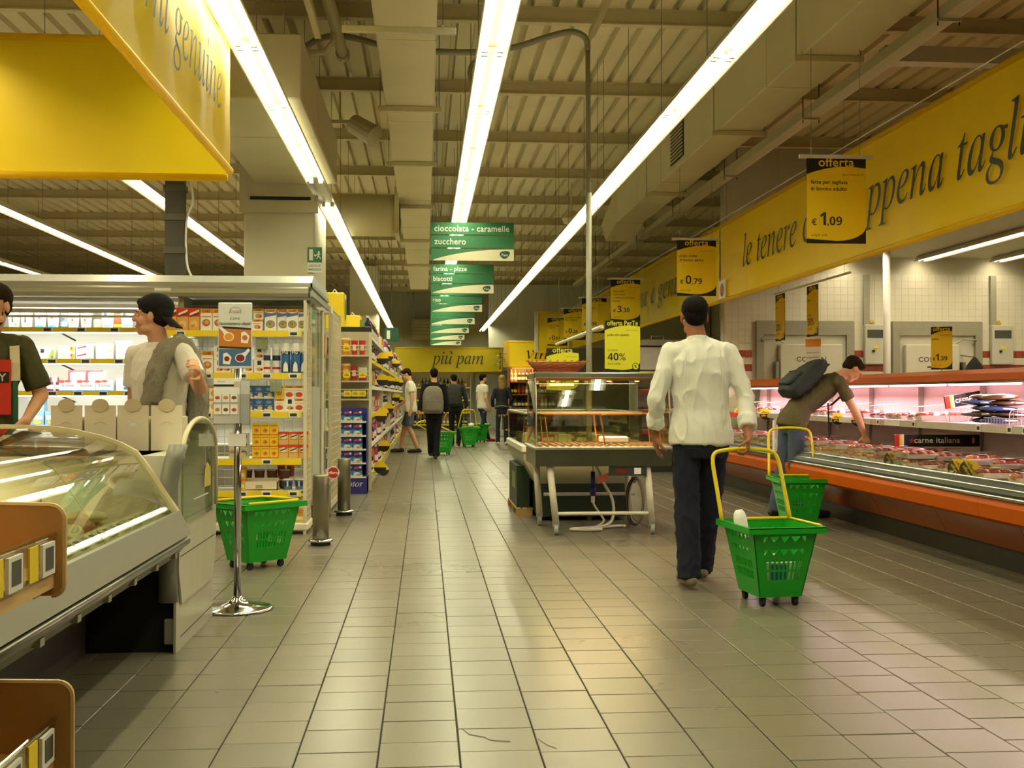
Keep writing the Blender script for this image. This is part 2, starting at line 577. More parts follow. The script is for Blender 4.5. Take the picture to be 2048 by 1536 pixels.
# cold-room doors
DGRY = mat((150, 148, 128), 0.5, name='door_frame_grey')
DOORM = mat((206, 204, 184), 0.4, name='cold_room_door', var=0.02)
for n, (xa, xb, sgn) in enumerate(((4.93, 6.42, 1), (7.02, 8.42, -1))):
    d = struct(MB().box(xa + .10, xb - .10, YB - .01, YB + .05, 0, 2.12, DOORM).build('door_%d' % (n + 1)))
    fm = MB().box(xa, xa + .11, YB - .07, YB + .01, 0, 2.22, DGRY).box(xb - .11, xb, YB - .07, YB + .01, 0, 2.22, DGRY).box(xa, xb, YB - .07, YB + .01, 2.221, 2.33, DGRY).box(xa + .111, xb - .111, YB - .07, YB + .01, 2.12, 2.22, DGRY)
    fm.build('door_frame', d)
    la, lb = (xa + .34, xb - .20) if sgn > 0 else (xa + .18, xb - .38)
    leaf = MB().bbox(la, lb, YB - .12, YB - .015, 0.02, 1.98, DOORM, .012).build('door_leaf', d)
    mb = MB()
    mb.text('COSTAN', (la + lb) / 2, 1.72, .10, mat((60, 62, 66), .5, name='grey_print'), 'b', align='c', y=YB - .122, sx=1.1)
    mb.build('lettering', leaf)
    MB().box((la + lb) / 2 - .09, (la + lb) / 2 + .09, YB - .1225, YB - .12, 1.63, 1.65, BLACKP).build('name_underline', leaf)
    hx = la - .05 if sgn > 0 else lb + .05
    MB().bbox(hx - .025, hx + .025, YB - .16, YB - .02, 1.45, 1.72, STEEL, .008).build('door_hinge', d)
    MB().bbox(hx - .025, hx + .025, YB - .16, YB - .02, .45, .72, STEEL, .008).build('door_hinge', d)
    MB().tube([(hx - sgn * .2, YB - .03, 1.98), (hx - sgn * .22, YB - .1, 2.05), (hx, YB - .12, 2.06), (hx + sgn * .1, YB - .12, 2.0)], .014, ALU).build('door_cable', d)
# ---- structural column beside the dairy cabinets, and two behind
COLM = mat((210, 203, 172), 0.6, name='column_paint', scale=1.0)
def column(nm, x0, x1, y0, y1):
    o = struct(MB().bbox(x0, x1, y0, y1, 0, ZD - .18, COLM, .02).build(nm))
    return o
column('column_1', -2.06, -1.26, 13.0, 14.45)
column('column_2', -2.06, -1.30, 31.0, 32.4)
# plaster head on the near column with a slot diffuser
hd = struct(MB().box(-2.10, -1.22, 12.94, 13.0, 3.30, 4.0, COLM).build('trim_1'))
MB().box(-1.98, -1.30, 12.93, 12.945, 3.44, 3.475, DARK).build('slot', hd)
# far wall openings and bulkhead over the end of the aisle
struct(MB().box(2.05, 9.3, 36.2, 36.5, 2.75, ZD - .16, PLAST).build('wall_bulkhead'))

# ================================================================== AIR DUCTS, TRAYS AND PIPES
DUCTM = mat((210, 199, 156), 0.55, name='duct_paint', scale=1.5, var=0.05)
def duct(name, label, x0, x1, y0, y1, z0, z1, seams, flanges, cat='air duct'):
    t = thing(name, ((x0 + x1) / 2, y0, z0), 0, label, cat)
    cx = (x0 + x1) / 2
    MB().bbox(x0 - cx, x1 - cx, 0, y1 - y0, 0, z1 - z0, DUCTM, .012).build('duct_body', t)
    for y in seams:
        MB().box(x0 - cx - .003, x1 - cx + .003, y - y0, y - y0 + .012, -.003, z1 - z0 - .02, PURM).build('seam', t)
    for y in flanges:
        f = MB().box(x0 - cx - .07, x1 - cx + .07, y - y0, y - y0 + .05, -.055, -.004, PURM).build('hanger_bar', t)
        for sx in (x0 - cx - .05, x1 - cx + .05):
            MB().cyl((sx, y - y0 + .025, -.06), (sx, y - y0 + .025, ZD - z0 - .005), .005, STEEL, n=5).build('hanger_rod', f)
    return t
duct('air_duct', 'long beige rectangular air duct along the ceiling left of middle light strip', -.40, .09, 4.5, 31.0, 4.12, 4.52,
     [9.2, 11.95, 14.3, 16.8, 19.5, 22.5], [11.3, 14.0, 17.2, 21, 25])
rd = duct('air_duct', 'deep beige rectangular air duct running right of the third light strip', 3.16, 3.62, 4.0, 18.5, 4.08, 4.72,
     [6.6, 10.2, 12.1, 14.9, 16.6], [9.2, 11.9, 15.6])
g = MB().box(-.242, -.231, 9.55, 10.25, .08, .60, DARK)
gr = g.build('vent_grille', rd)
for k in range(11):
    MB().box(-.252, -.236, 9.56, 10.24, .10 + k * .045, .115 + k * .045, PURM).build('louvre', gr)
MB().loft([[(-.23, 14.45, -.01), (.23, 14.45, -.01), (.23, 14.45, .6), (-.23, 14.45, .6)], [(-.33, 14.9, -.25), (.13, 14.9, -.25), (.13, 15.4, .1), (-.33, 15.4, .1)]], DUCTM).build('duct_bend', rd)
duct('air_duct', 'broad flat air duct above the emergency exit column', -1.92, -1.0, 9.2, 12.9, 3.62, 4.15, [10.6], [])
# rounded transition duct joining the column to the middle duct
t = thing('duct_elbow', (-1.0, 17.0, 3.62), 0, 'bulging round-bottomed duct elbow joining the long ceiling duct', 'air duct')
R = []
for k in range(9):
    x = -.62 + k * .155
    h = .60 if k < 6 else .60 + (k - 5) * .02
    pr = [(x, .0 + .38 * math.cos(a), .30 + .31 * math.sin(a) * (1 if a < pi else 1)) for a in [2 * pi * i / 14 for i in range(14)]]
    R.append(pr)
o = MB().loft(R, DUCTM).build('duct_body', t, smooth=True)
MB().box(.55, .62, -.42, .42, -.02, .66, DUCTM).build('flange', t)
# galvanised tray carrying cables, right side
GALV = mat((186, 178, 142), 0.5, 0.2, name='tray_paint')
t = thing('cable_tray', (3.76, 4, 3.93), 0, 'straight beige cable tray hung beside the right air duct', 'cable tray')
MB().box(-.07, .07, 0, 24, 0, .008, GALV).box(-.07, -.062, 0, 24, .008, .085, GALV).box(.062, .07, 0, 24, .008, .085, GALV).build('tray', t)
for k in range(8):
    y = .9 + k * 2.9
    f = MB().box(-.09, .09, y, y + .03, -.02, -.002, GALV).build('bracket', t)
    for sx in (-.08, .08):
        MB().cyl((sx, y + .015, -.05), (sx, y + .015, ZD - 3.93 - .005), .005, DARK, n=5).build('threaded_rod', f)
# cross channel meeting the tray
t = MB().box(3.75, 5.45, 8.9, 9.05, 3.95, 4.08, GALV).build('ceiling_channel')
tag(t, 'short brown cross channel above the yellow meat banner', 'channel')
# two bare suspended trunking bars
for x, y0, y1, z, lb in ((-.66, 3.0, 7.0, 3.42, 'thin unlit trunking bar left of the middle duct'), (1.03, 3.0, 6.9, 3.44, 'thin unlit trunking bar beside the bent grey conduit')):
    t = thing('trunking_bar', (x, y0, z), 0, lb, 'trunking')
    MB().box(-.018, .018, 0, y1 - y0, 0, .045, GALV).build('rail', t)
    MB().cyl((0, 3.4, .045), (0, 3.4, ZD - z - .005), .004, STEEL, n=5).build('hanger_rod', t)
# beige waste pipe with a capped end and a cross pipe
t = thing('ceiling_pipe', (-.86, 9.2, 4.6), 0, 'round beige pipe with capped end under the deck', 'pipe')
MB().cyl((0, -2.6, .05), (.05, 1.9, -.02), .055, DUCTM, n=14).build('pipe', t, smooth=True)
MB().cyl((.05, 1.9, -.02), (.051, 2.0, -.022), .068, DUCTM, n=14).build('end_cap', t)
MB().cyl((0, -1, .05), (0, -1, .344), .01, STEEL, n=6).build('hanger_rod', t)
t = thing('cross_pipe', (-2.2, 10.4, 4.35), 0, 'horizontal beige pipe crossing between left strip and middle duct', 'pipe')
MB().cyl((-.2, 0, 0), (1.15, 0, 0), .05, DUCTM, n=12).build('pipe', t, smooth=True)
MB().tube([(1.12, 0, 0), (1.28, 0, .02), (1.36, 0, .12), (1.36, 0, .45)], .03, DUCTM, n=8).build('pipe_bend', t)
# twin emergency spotlights under the deck
t = thing('twin_spotlight', (-1.02, 13.6, 4.42), 0, 'pair of beige cylindrical ceiling spotlights left of the middle duct', 'spotlight')
MB().cyl((0, 0, .53), (0, 0, .08), .012, DUCTM, n=6).build('stem', t)
MB().box(-.3, .3, -.02, .02, .06, .10, DUCTM).build('crossbar', t)
for s in (-1, 1):
    MB().cyl((s * .16, -.02, .06), (s * .42, -.16, -.12), .115, DUCTM, r1=.13, n=14).build('spot_can', t)
t = thing('ceiling_speaker', (2.55, 19.5, 4.3), 0, 'round grey siren hanging under the far deck', 'siren')
MB().cyl((0, 0, .63), (0, 0, .1), .012, DUCTM, n=6).build('stem', t)
MB().lathe([(.05, -.1), (.14, -.08), (.17, 0), (.10, .1), (.03, .14)], (0, 0, 0), DUCTM).build('siren_horn', t)
# flexible grey conduit: up the pole, over the ceiling to the left
COND = mat((150, 146, 120), 0.5, name='grey_conduit')
t = thing('power_pole', (1.60, 10.92, 0), 0, 'tall grey power pole with flexible conduit arching across the ceiling', 'power pole')
MB().cyl((0, 0, 0), (0, 0, 3.2), .028, COND, n=10).build('pole', t, smooth=True)
MB().cyl((0, 0, 3.2), (-.01, 0, 4.62), .024, COND, n=10).build('conduit', t, smooth=True)
pts = [(-.01, 0, 4.60), (-.02, 0, 4.70), (-.08, 0, 4.76), (-.20, 0, 4.78), (-.42, 0, 4.72), (-.72, 0, 4.62), (-1.1, 0, 4.56), (-1.6, 0, 4.56), (-2.0, 0, 4.60), (-2.35, 0, 4.68), (-2.6, 0, 4.66), (-2.85, 0, 4.5), (-3.05, 0, 4.36)]
MB().tube(flow(pts, 4), .03, COND, n=8).build('flexible_conduit', t, smooth=True)
MB().tube([(-1.05 + .12 * math.cos(a), .02, 4.36 + .14 * math.sin(a)) for a in [2 * pi * i / 16 for i in range(16)]], .022, COND, n=6, closed=True).build('conduit_coil', t, smooth=True)

# ================================================================== LIGHT STRIPS
HOUS = mat((226, 224, 212), 0.35, name='fixture_white', var=0.01)
TM = emit(TUBE_MAIN, 5.0, 'lamp_aisle')
TS = emit(TUBE_SIDE, 5.0, 'lamp_side')
def strip_light(x, y0, y1, z, col):
    # the light the tubes of one run give off, set inside the reflectors
    l = bpy.data.lights.new('tube_light', 'AREA')
    l.shape = 'RECTANGLE'; l.size = .11; l.size_y = y1 - y0
    l.color = col
    l.energy = pi * TUBE_W * .11 * (y1 - y0)
    o = bpy.data.objects.new('tube_light', l); C.objects.link(o)
    o.location = (x, (y0 + y1) / 2, z + .044)
def add_deck_fill(x, y0, y1, z, col):
    # added upward fill lamp over the closed housings, brightens the deck above
    l = bpy.data.lights.new('tube_uplight', 'AREA')
    l.shape = 'RECTANGLE'; l.size = .11; l.size_y = y1 - y0; l.color = col
    l.energy = DECK_FILL * pi * TUBE_W * .11 * (y1 - y0)
    o = bpy.data.objects.new('tube_uplight', l); C.objects.link(o)
    o.location = (x, (y0 + y1) / 2, z + .082); o.rotation_euler = (pi, 0, 0)
FL = 1.535
def make_fixture(nm, tm, label, group, wire):
    t = thing(nm, (0, 0, 0), 0, label, 'light', group)
    mb = MB()
    pr = [(-.108, 0), (-.10, 0), (-.055, .055), (.055, .055), (.10, 0), (.108, 0), (.108, .012), (.06, .075), (-.06, .075), (-.108, .012)]
    mb.prism(pr, 'y', .004, FL - .004, HOUS)
    mb.build('reflector', t)
    for s in (-1, 1):
        MB().cyl((s * .05, .05, .022), (s * .05, FL - .05, .022), .0165, tm, n=6, caps=False).build('tube', t)
        for y in (.03, FL - .05):
            MB().box(s * .05 - .02, s * .05 + .02, y - .012, y + .012, -.002, .05, HOUS).build('lamp_holder', t)
    if wire:
        MB().cyl((0, .4, .075), (0, .4, wire), .0035, STEEL, n=4).build('hanger_wire', t)
    return t
STRIPS = [(0.44, 3.46, 'm', 'middle strip above the aisle', 1, 25), (1.98, 3.46, 'm', 'strip right of the middle one', 1, 26), (-1.15, 3.46, 'm', 'strip left of the middle one', 1, 26),
          (-3.06, 3.46, 's', 'strip above the dairy cabinets', -1, 20), (-5.10, 3.46, 's', 'strip over the left department', 2, 20), (-7.2, 3.46, 's', 'farthest strip on the left', 4, 20)]
for x, z, k, ds, n0, n1 in STRIPS:
    pr = make_fixture('ceiling_light', TM if k == 'm' else TS, 'twin-tube white light fixture in the ' + ds, 'lights of the ' + ds, ZD - z - .002)
    y0 = 7.373 - 5 * FL
    add_deck_fill(x, y0 + n0 * FL, y0 + n1 * FL, z, TUBE_MAIN if k == 'm' else TUBE_SIDE)
    for i in range(n0, n1, 5):
        if x == -1.15 and i == 6:
            strip_light(x, y0 + 6 * FL, y0 + 8 * FL, z, TUBE_MAIN); strip_light(x, y0 + 9 * FL, y0 + 11 * FL, z, TUBE_MAIN)
        else:
            strip_light(x, y0 + i * FL, y0 + min(i + 5, n1) * FL, z, TUBE_MAIN if k == 'm' else TUBE_SIDE)
    for i in range(n0, n1):
        y = y0 + (i) * FL
        if x == -1.15 and i == 8:
            # one fixture has its tubes out
            lb = 'fixture with missing tubes showing bare reflector in the ' + ds
            dk = thing('ceiling_light', (x, y, z), 0, lb, 'light')
            for c in pr.children:
                if not c.name.startswith('tube'):
                    dup(c, parent=dk)
            continue
        lb = 'twin-tube light fixture, %s from the camera in the %s' % (ORD[i - n0], ds)
        if i == n0:
            pr.location = (x, y, z); pr['label'] = lb
        else:
            dup(pr, (x, y, z), label=lb)
for x in (6.26, 7.42, 8.6):
    pr = make_fixture('ceiling_light', TS, 'twin-tube fixture under the low butchery ceiling, ' + {6.26: 'line nearest the meat banner', 7.42: 'middle line', 8.6: 'line nearest the corner wall'}[x], 'butchery ceiling lights', 0)
    strip_light(x, 16.35 - 8 * FL, 16.35, 3.222, tuple(.75 * c for c in TUBE_SIDE))
    for i in range(8):
        y = 16.35 - FL * (i + 1)
        lb = '%s fixture from the tiled wall, %s of the low butchery ceiling' % (ORD[i], {6.26: 'line nearest the meat banner', 7.42: 'middle line', 8.6: 'line nearest the corner'}[x])
        if i == 0: pr.location = (x, y, 3.222); pr['label'] = lb
        else: dup(pr, (x, y, 3.222), label=lb)

# ================================================================== BANNERS
BANY = cloth_translucent((255, 222, 40), 'yellow_vinyl', 0.5, .06)
INK = mat((52, 54, 42), 0.5, name='banner_ink', var=0.0)
FACE_L = Matrix(((0, 1, 0, 0), (-1, 0, 0, 0), (0, 0, 1, 0), (0, 0, 0, 1)))     # lettering that faces -X (reads towards the viewer)
FACE_R = Matrix(((0, -1, 0, 0), (1, 0, 0, 0), (0, 0, 1, 0), (0, 0, 0, 1)))     # lettering that faces +X
def banner(name, label, p0, p1, z0, z1, wave=0.012, nseg=None):
    """hung vinyl banner between two ground points; returns the thing (local x runs p0 -> p1)"""
    d = Vector((p1[0] - p0[0], p1[1] - p0[1], 0)); L = d.length
    t = thing(name, (p0[0], p0[1], z0), math.atan2(d.y, d.x), label, 'banner')
    n = nseg or max(6, int(L / .12)); rows = 5; h = z1 - z0
    rn = random.random() * 9
    def off(x, k):
        return wave * (math.sin(x * 7 + rn) * .4 + math.sin(x * 17.3 + rn * 2) * .35 + mnoise.noise(Vector((x * 2.3, k, rn))) * .8) * math.sin(pi * k / rows) ** .6 if 0 < k < rows else 0
    F = []; B = []
    vs = []; fs = []
    for k in range(rows + 1):
        for i in range(n + 1):
            x = L * i / n
            vs.append((x, off(x, k), h * k / rows))
    fs = [(k * (n + 1) + i, k * (n + 1) + i + 1, (k + 1) * (n + 1) + i + 1, (k + 1) * (n + 1) + i) for k in range(rows) for i in range(n)]
    m = MB().add(vs, fs, BANY)
    o = m.build('vinyl_sheet', t, smooth=True)
    for z in (0, h):
        MB().cyl((-.01, 0, z), (L + .01, 0, z), .024, BANY, n=10).build('hem_tube', t, smooth=True)
    for x in (.3, L - .3):
        MB().cyl((x, 0, h), (x, 0, ZD - z0 - .005), .003, STEEL, n=4).build('hanger_wire', t)
    return t
def fit(s, style, w, size):
    return w / (text_geo(s, style)[2] * size)
# meat banner: near panel (local x runs towards the camera)
b = banner('yellow_banner', 'long yellow banner reading le tenere carni appena tagliate above the meat case', (3.9, 14.62), (3.9, 4.4), 2.46, 3.45)
sx = fit('le tenere carni appena ', 'i', 5.35, .55)
MB().text('le tenere carni appena tagliate', 1.12, .33, .55, INK, 'i', sx=sx, y=-.022).build('lettering', b)
MB().poly([(-.0, -.026, .02), (.34, -.026, .02), (.34, -.026, .26), (-.0, -.026, .26)], PAPERW).build('picture_patch', b)
MB().disc((.17, -.03, .13), .075, 'y', .004, mat((196, 84, 52), .5, name='berry_red'), sy=1.1).build('berry_print', b)
b = banner('yellow_banner', 'yellow banner reading buonissime e genuine behind the price signs', (3.9, 30.0), (3.9, 14.68), 2.46, 3.45)
MB().text('buonissime e genuine', 6.6, .33, .55, INK, 'i', sx=fit('buonissime e genuine', 'i', 7.6, .55), y=-.022).build('lettering', b)
b = banner('yellow_banner', 'plain yellow end banner behind the hanging price signs', (2.98, 29.9), (3.86, 29.9), 2.36, 3.42)
MB().box(-.06, .03, -.03, .03, 0, 1.06, CREAM).build('end_sleeve', b)
# counter banner upper left: aisle side and end
b = banner('yellow_banner', 'yellow banner reading carni genuine hung beside left light strip', (-1.25, 2.2), (-1.25, 7.32), 2.66, 3.52, wave=.016)
# facing the aisle: lettering on the +X side, mirrored frame
mbt = MB()
M = Matrix(((-1, 0, 0, 0), (0, -1, 0, 0), (0, 0, 1, 0), (0, 0, 0, 1)))
w1 = fit('genuine', 'i', 1.30, .46)
mbt2 = MB().text('carni genuine', 0, 0, .46, INK, 'i', sx=w1)
Mx = max(v[0] for v in mbt2.v)
mbt.v = [(4.68 - Mx + v[0], -.026, .27 + v[2]) for v in mbt2.v]; mbt.f = mbt2.f; mbt.m = mbt2.m; mbt.slots = mbt2.slots
mbt.build('lettering', b)
b = banner('yellow_banner', 'bright plain yellow banner facing the camera over the deli counter', (-4.6, 7.36), (-1.28, 7.36), 2.62, 3.50, wave=.02)
# end-of-aisle banner and wine banner
b = banner('yellow_banner', 'yellow banner reading piu pam at the far end of aisle', (-1.06, 39.9), (2.72, 39.9), 2.05, 2.88)
mb = MB().text('più pam'.replace('ù', 'u'), 1.28, .27, .62, INK, 'i', sx=fit('piu pam', 'i', 1.85, .62), y=-.026)
mb.poly([(2.02 - .02, -.026, .62), (2.02 + .03, -.026, .62), (2.02 - .02, -.026, .72), (2.02 - .07, -.026, .72)], INK)
mb.build('lettering', b)
b = banner('yellow_banner', 'yellow banner reading vino above the wine shelves', (2.2, 30.2), (3.5, 30.2), 1.97, 2.66)
MB().text('vino', .52, .22, .5, INK, 'i', sx=1.0, y=-.026).build('lettering', b)
MB().box(-.10, .04, -.05, .03, 0, .70, cloth_translucent((246, 214, 90), 'pale_vinyl', .5)).build('end_sleeve', b)

# ================================================================== HANGING PRICE SIGNS
SY = mat((252, 214, 30), 0.45, name='sign_yellow', var=0.02)
SYG = mat((232, 226, 40), 0.45, name='sign_lemon', var=0.02)
def yellow_shape(w, h):
    P = [(0, .055 * h)]
    P += [(w * .5 + w * .5 * math.sin(a), .03 * h + .17 * h * (1 - math.cos(a))) for a in [pi / 2 * i / 6 for i in range(7)]]
    P += [(w, .885 * h)]
    P += [(w * (1 - t), h * (.885 + .035 * math.sin(pi * t * .9) - .085 * t * t)) for t in (.12, .25, .4, .55, .7, .85, 1.0)]
    return P
def offer_sign(label, loc, w, h, lines, price, head='offerta', small='', rz=0.0, rail=True, wire=None, yel=None, hsize=None, pct=False, stick=None, group=None):
    """black and yellow offer poster; origin at its lower left corner, faces -y"""
    t = thing('price_sign', loc, rz, label, 'sign', group)
    MB().box(0, w, 0, .004, 0, h, BLACKP).build('panel', t)
    y = -.0015
    MB().poly([(p[0], y, p[1]) for p in yellow_shape(w, h)], yel or SY).build('yellow_field', t)
    hs = hsize or .135 * h
    mb = MB()
    mb.text(head, w * .5, h * .905, hs, yel or SY, 'b', align='c', sx=min(1.0, .86 * w / (text_geo(head, 'b')[2] * hs)), y=y - .001)
    mb.build('heading', t)
    mb = MB(); zz = .70 * h; ls = .062 * h
    mb.text(small or 'dal 6 al 15 ottobre 14', w * .95, h * .80, .028 * h, INK, '', align='r', y=y - .001)
    for ln in lines:
        mb.text(ln, .07 * w, zz, ls, INK, 'b' if len(lines) < 4 else '', y=y - .001, sx=min(1, .86 * w / (text_geo(ln, 'b')[2] * ls))); zz -= .078 * h
    mb.build('description', t)
    mb = MB()
    if pct:
        mb.text('SCONTO', .08 * w, .40 * h, .05 * h, INK, '', y=y - .001)
        mb.text(price, .08 * w, .22 * h, .20 * h, INK, 'd', y=y - .001)
        mb.text('ALLE CASSE', .08 * w, .135 * h, .05 * h, INK, '', y=y - .001)
        bd_ = MB().disc((w * .87, y - .001, h * .10), .10 * w, 'y', .001, BLACKP).build('badge', t)
        MB().disc((w * .87, y - .002, h * .10), .085 * w, 'y', .001, yel or SY).build('badge_face', bd_)
        MB().text('%', w * .87, h * .075, .075 * h, BLACKP, 'b', align='c', y=y - .004).build('badge_lettering', bd_)
    else:
        a, c = price.split(',')
        mb.text('€', .08 * w, .215 * h, .10 * h, INK, 'b', y=y - .001)
        mb.text(a, .22 * w, .215 * h, .21 * h, INK, 'd', y=y - .001)
        mb.text(',' + c, .22 * w + text_geo(a, 'd')[2] * .21 * h + .02 * w, .215 * h, .14 * h, INK, 'd', y=y - .001)
        mb.text('al Kg € ' + str(10 + len(lines)) + ',90', .08 * w, .085 * h, .035 * h, INK, '', y=y - .001)
    mb.build('price_lettering', t)
    if rail:
        MB().box(-.06, w + .06, -.012, .016, h - .002, h + .028, WHITE).build('rail', t)
        top = wire if wire else 1.0
        for x in (.08 * w, .9 * w):
            MB().cyl((x, .002, h + .028), (x, .002, top), .0025, STEEL, n=4).build('hanger_wire', t)
    if stick:
        MB().cyl((w / 2, .012, -stick), (w / 2, .012, h * .5), .006, ALU, n=6).build('stand_rod', t)
    return t
CORD_Z = 3.21
def hang(label, xc, y, lines, price, w=.5, h=.70, **k):
    z = CORD_Z - .045 - h
    return offer_sign(label, (xc - w / 2, y, z), w, h, lines, price, wire=(4.078 if y < 18.3 else ZD) - z - .004, **k)
hang('nearest hanging offer sign, one euro nine, fette per tagliata', 3.37, 9.0, ['fette per tagliata', 'di bovino adulto'], '1,09', hsize=.105)
hang('hanging offer sign reading polpa scelta zero euro seventy-nine', 3.40, 13.9, ['polpa scelta', 'di bovino adulto'], '0,79', hsize=.105)
hang('hanging offer sign priced three euro thirty', 3.37, 18.75, ['fette snelle', 'rollini davoli', 'o stuzzichini di suino', 'Martini'], '3,30', hsize=.105)
hang('hanging offer sign behind the grey pole priced one euro nine', 3.39, 22.4, ['filetti in parti'], '1,09', hsize=.105)
hang('hanging offer sign priced zero euro twenty-six', 3.37, 25.2, ['spezzatino di petto', 'Real Primavera'], '0,26', hsize=.105)
hang('farthest hanging offer sign of the row, partly behind another', 3.33, 28.2, ['petto di pollo', 'a fettine'], '0,97', hsize=.105)
t = tag(MB().tube([(3.37, 4.0 + i * 1.3, CORD_Z + .01) for i in range(20)], .004, WHITE, n=5).build('suspension_line'), 'thin white line carrying the row of offer signs', 'line')
# blank sign rail in front of the middle duct
t = thing('sign_rail', (-.495, 6.72, 3.375), 0, 'empty white sign rail hanging near the middle duct', 'sign rail')
MB().bbox(0, .68, -.012, .016, 0, .042, WHITE, .004).build('rail', t)
for x in (.03, .6):
    MB().tube([(x + .014 * math.cos(a), 0, .052 + .014 * math.sin(a)) for a in [2 * pi * i / 10 for i in range(10)]], .003, WHITE, n=4, closed=True).build('eyelet', t)
    MB().cyl((x, 0, .06), (x, 0, ZD - 3.375 - .005), .0022, STEEL, n=4).build('hanger_wire', t)
# thin white pole lying across, beyond the grey pole
# signs turned edge-on over the meat case
t = thing('sign_rail', (5.0, 12.9, 2.655), 0, 'thin white rail holding two edge-on offer signs over the meat case', 'sign rail')
MB().box(-.012, .012, 0, 2.9, 0, .022, WHITE).build('rail', t)
for y in (.2, 2.7):
    MB().cyl((0, y, .022), (0, y, ZD - 2.655 - .005), .0022, STEEL, n=4).build('hanger_wire', t)
offer_sign('edge-on offer sign over the meat case nearer the cold-room pole', (5.0, 14.42, 1.98), .42, .66, ['arista'], '30%', rz=-pi / 2, rail=False, pct=True)
offer_sign('edge-on offer sign over the meat case in front of cold-room door', (5.0, 15.75, 1.985), .42, .66, ['coscia'], '20%', rz=-pi / 2, rail=False, pct=True)

# ================================================================== GREEN AISLE SIGNS
GRN = mat((44, 122, 76), 0.45, name='sign_green', var=0.02)
GRD = mat((24, 84, 66), 0.45, name='logo_green', var=0.0)
SCR = mat((230, 226, 192), 0.5, name='sign_cream', var=0.01)
def aisle_sign(label, y, x0, words, nb=3):
    w, bh, gp = 1.0, .145, .013
    h = nb * bh + (nb - 1) * gp
    zt = 3.30
    t = thing('aisle_sign', (x0, y, zt - h), 0, label, 'sign', None)
    for k in range(nb):
        z = h - (k + 1) * bh - k * gp
        bd = MB().box(0, w, 0, .012, z, z + bh, GRN).build('sign_board', t)
        if k < nb - 1:
            if words[k]:
                MB().text(words[k], .04, z + .038, .105, PAPERW, 'b', y=-.002, sx=.92).build('lettering', bd)
        else:
            P = [(.02, z)] + [(w, z)] + [(w, z + bh - .004)] + [(w * (1 - tt), z + (bh - .004) * (1 - tt ** 2.2) ** .9 if tt < 1 else z) for tt in (.15, .3, .45, .6, .75, .88, .96)]
            MB().poly([(p[0], -.002, p[1]) for p in P], SCR).build('cream_swoosh', bd)
            e = [(w * .89 + .062 * math.cos(a) * (1 + .12 * math.sin(a)), z + bh * .5 + .047 * math.sin(a + .25 * math.cos(a)) + .006 * math.cos(a)) for a in [2 * pi * i / 20 for i in range(20)]]
            MB().poly([(p[0], -.003, p[1]) for p in e], GRD).build('logo_leaf', bd)
            MB().text('Pam', w * .89, z + bh * .40, .045, PAPERW, 'b', align='c', y=-.004).build('logo_lettering', bd)
    for x in (.08, .92):
        MB().cyl((x, .006, h), (x, .006, ZD - zt + h - .005), .003, STEEL, n=4).build('hanger_wire', t)
    return t
aisle_sign('nearest green aisle sign reading cioccolata caramelle zucchero', 13.55, .07, ['cioccolata - caramelle', 'zucchero', ''], 3)
aisle_sign('second green aisle sign reading farina pizze biscotti', 17.9, .09, ['farina - pizze', 'biscotti', ''], 3)
aisle_sign('third green aisle sign reading riso', 21.9, .11, ['', 'riso', ''], 3)
aisle_sign('fourth green aisle sign, mostly hidden, only logo board showing', 25.7, .13, ['', '', ''], 3)
aisle_sign('fifth green aisle sign reading intimo in small type', 29.4, .14, ['', 'intimo', ''], 3)
aisle_sign('sixth green aisle sign behind the intimo one', 33.0, .15, ['', 'pasta', ''], 3)
aisle_sign('farthest green aisle sign just above the end banner', 36.6, .17, ['', 'olio', ''], 3)

# ================================================================== EXIT SIGN on the column
t = thing('exit_sign', (-1.34, 12.985, 2.62), 0, 'green and white emergency exit sign on the beige column', 'sign')
MB().box(0, .165, -.006, 0, .115, .29, GRN).build('pictogram_panel', t)
mb = MB().box(.02, .062, -.009, -.006, .14, .265, PAPERW)
mb.poly([(.072, -.008, .195), (.088, -.008, .212), (.088, -.008, .202), (.103, -.008, .202), (.103, -.008, .188), (.088, -.008, .188), (.088, -.008, .178)], PAPERW)
mb.disc((.128, -.008, .235), .011, 'y', .002, PAPERW, n=10)
mb.poly([(.115, -.008, .22), (.135, -.008, .225), (.150, -.008, .205), (.146, -.008, .20), (.135, -.008, .21), (.132, -.008, .19), (.150, -.008, .17), (.147, -.008, .15), (.140, -.008, .15), (.141, -.008, .166), (.124, -.008, .18), (.110, -.008, .152), (.102, -.008, .155), (.112, -.008, .185), (.118, -.008, .205), (.108, -.008, .200), (.104, -.008, .205)], PAPERW)
mb.build('running_figure', t)
p = MB().box(0, .165, -.006, 0, 0, .112, PAPERW).build('text_panel', t)
MB().text('USCITA DI', .083, .065, .033, GRD, 'b', align='c', y=-.008, sx=.85).text('EMERGENZA', .083, .022, .033, GRD, 'b', align='c', y=-.008, sx=.75).build('lettering', p)
t = thing('exit_sign', (-.86, 24.0, 2.35), 0, 'small dark green exit sign above the far shelves', 'sign')
MB().box(0, .30, -.01, 0, 0, .30, GRD).box(.05, .12, -.014, -.01, .06, .24, PAPERW).build('pictogram_panel', t)
MB().cyl((.15, -.004, .3), (.15, -.004, ZD - 2.35 - .004), .004, STEEL, n=4).build('hanger_rod', t)

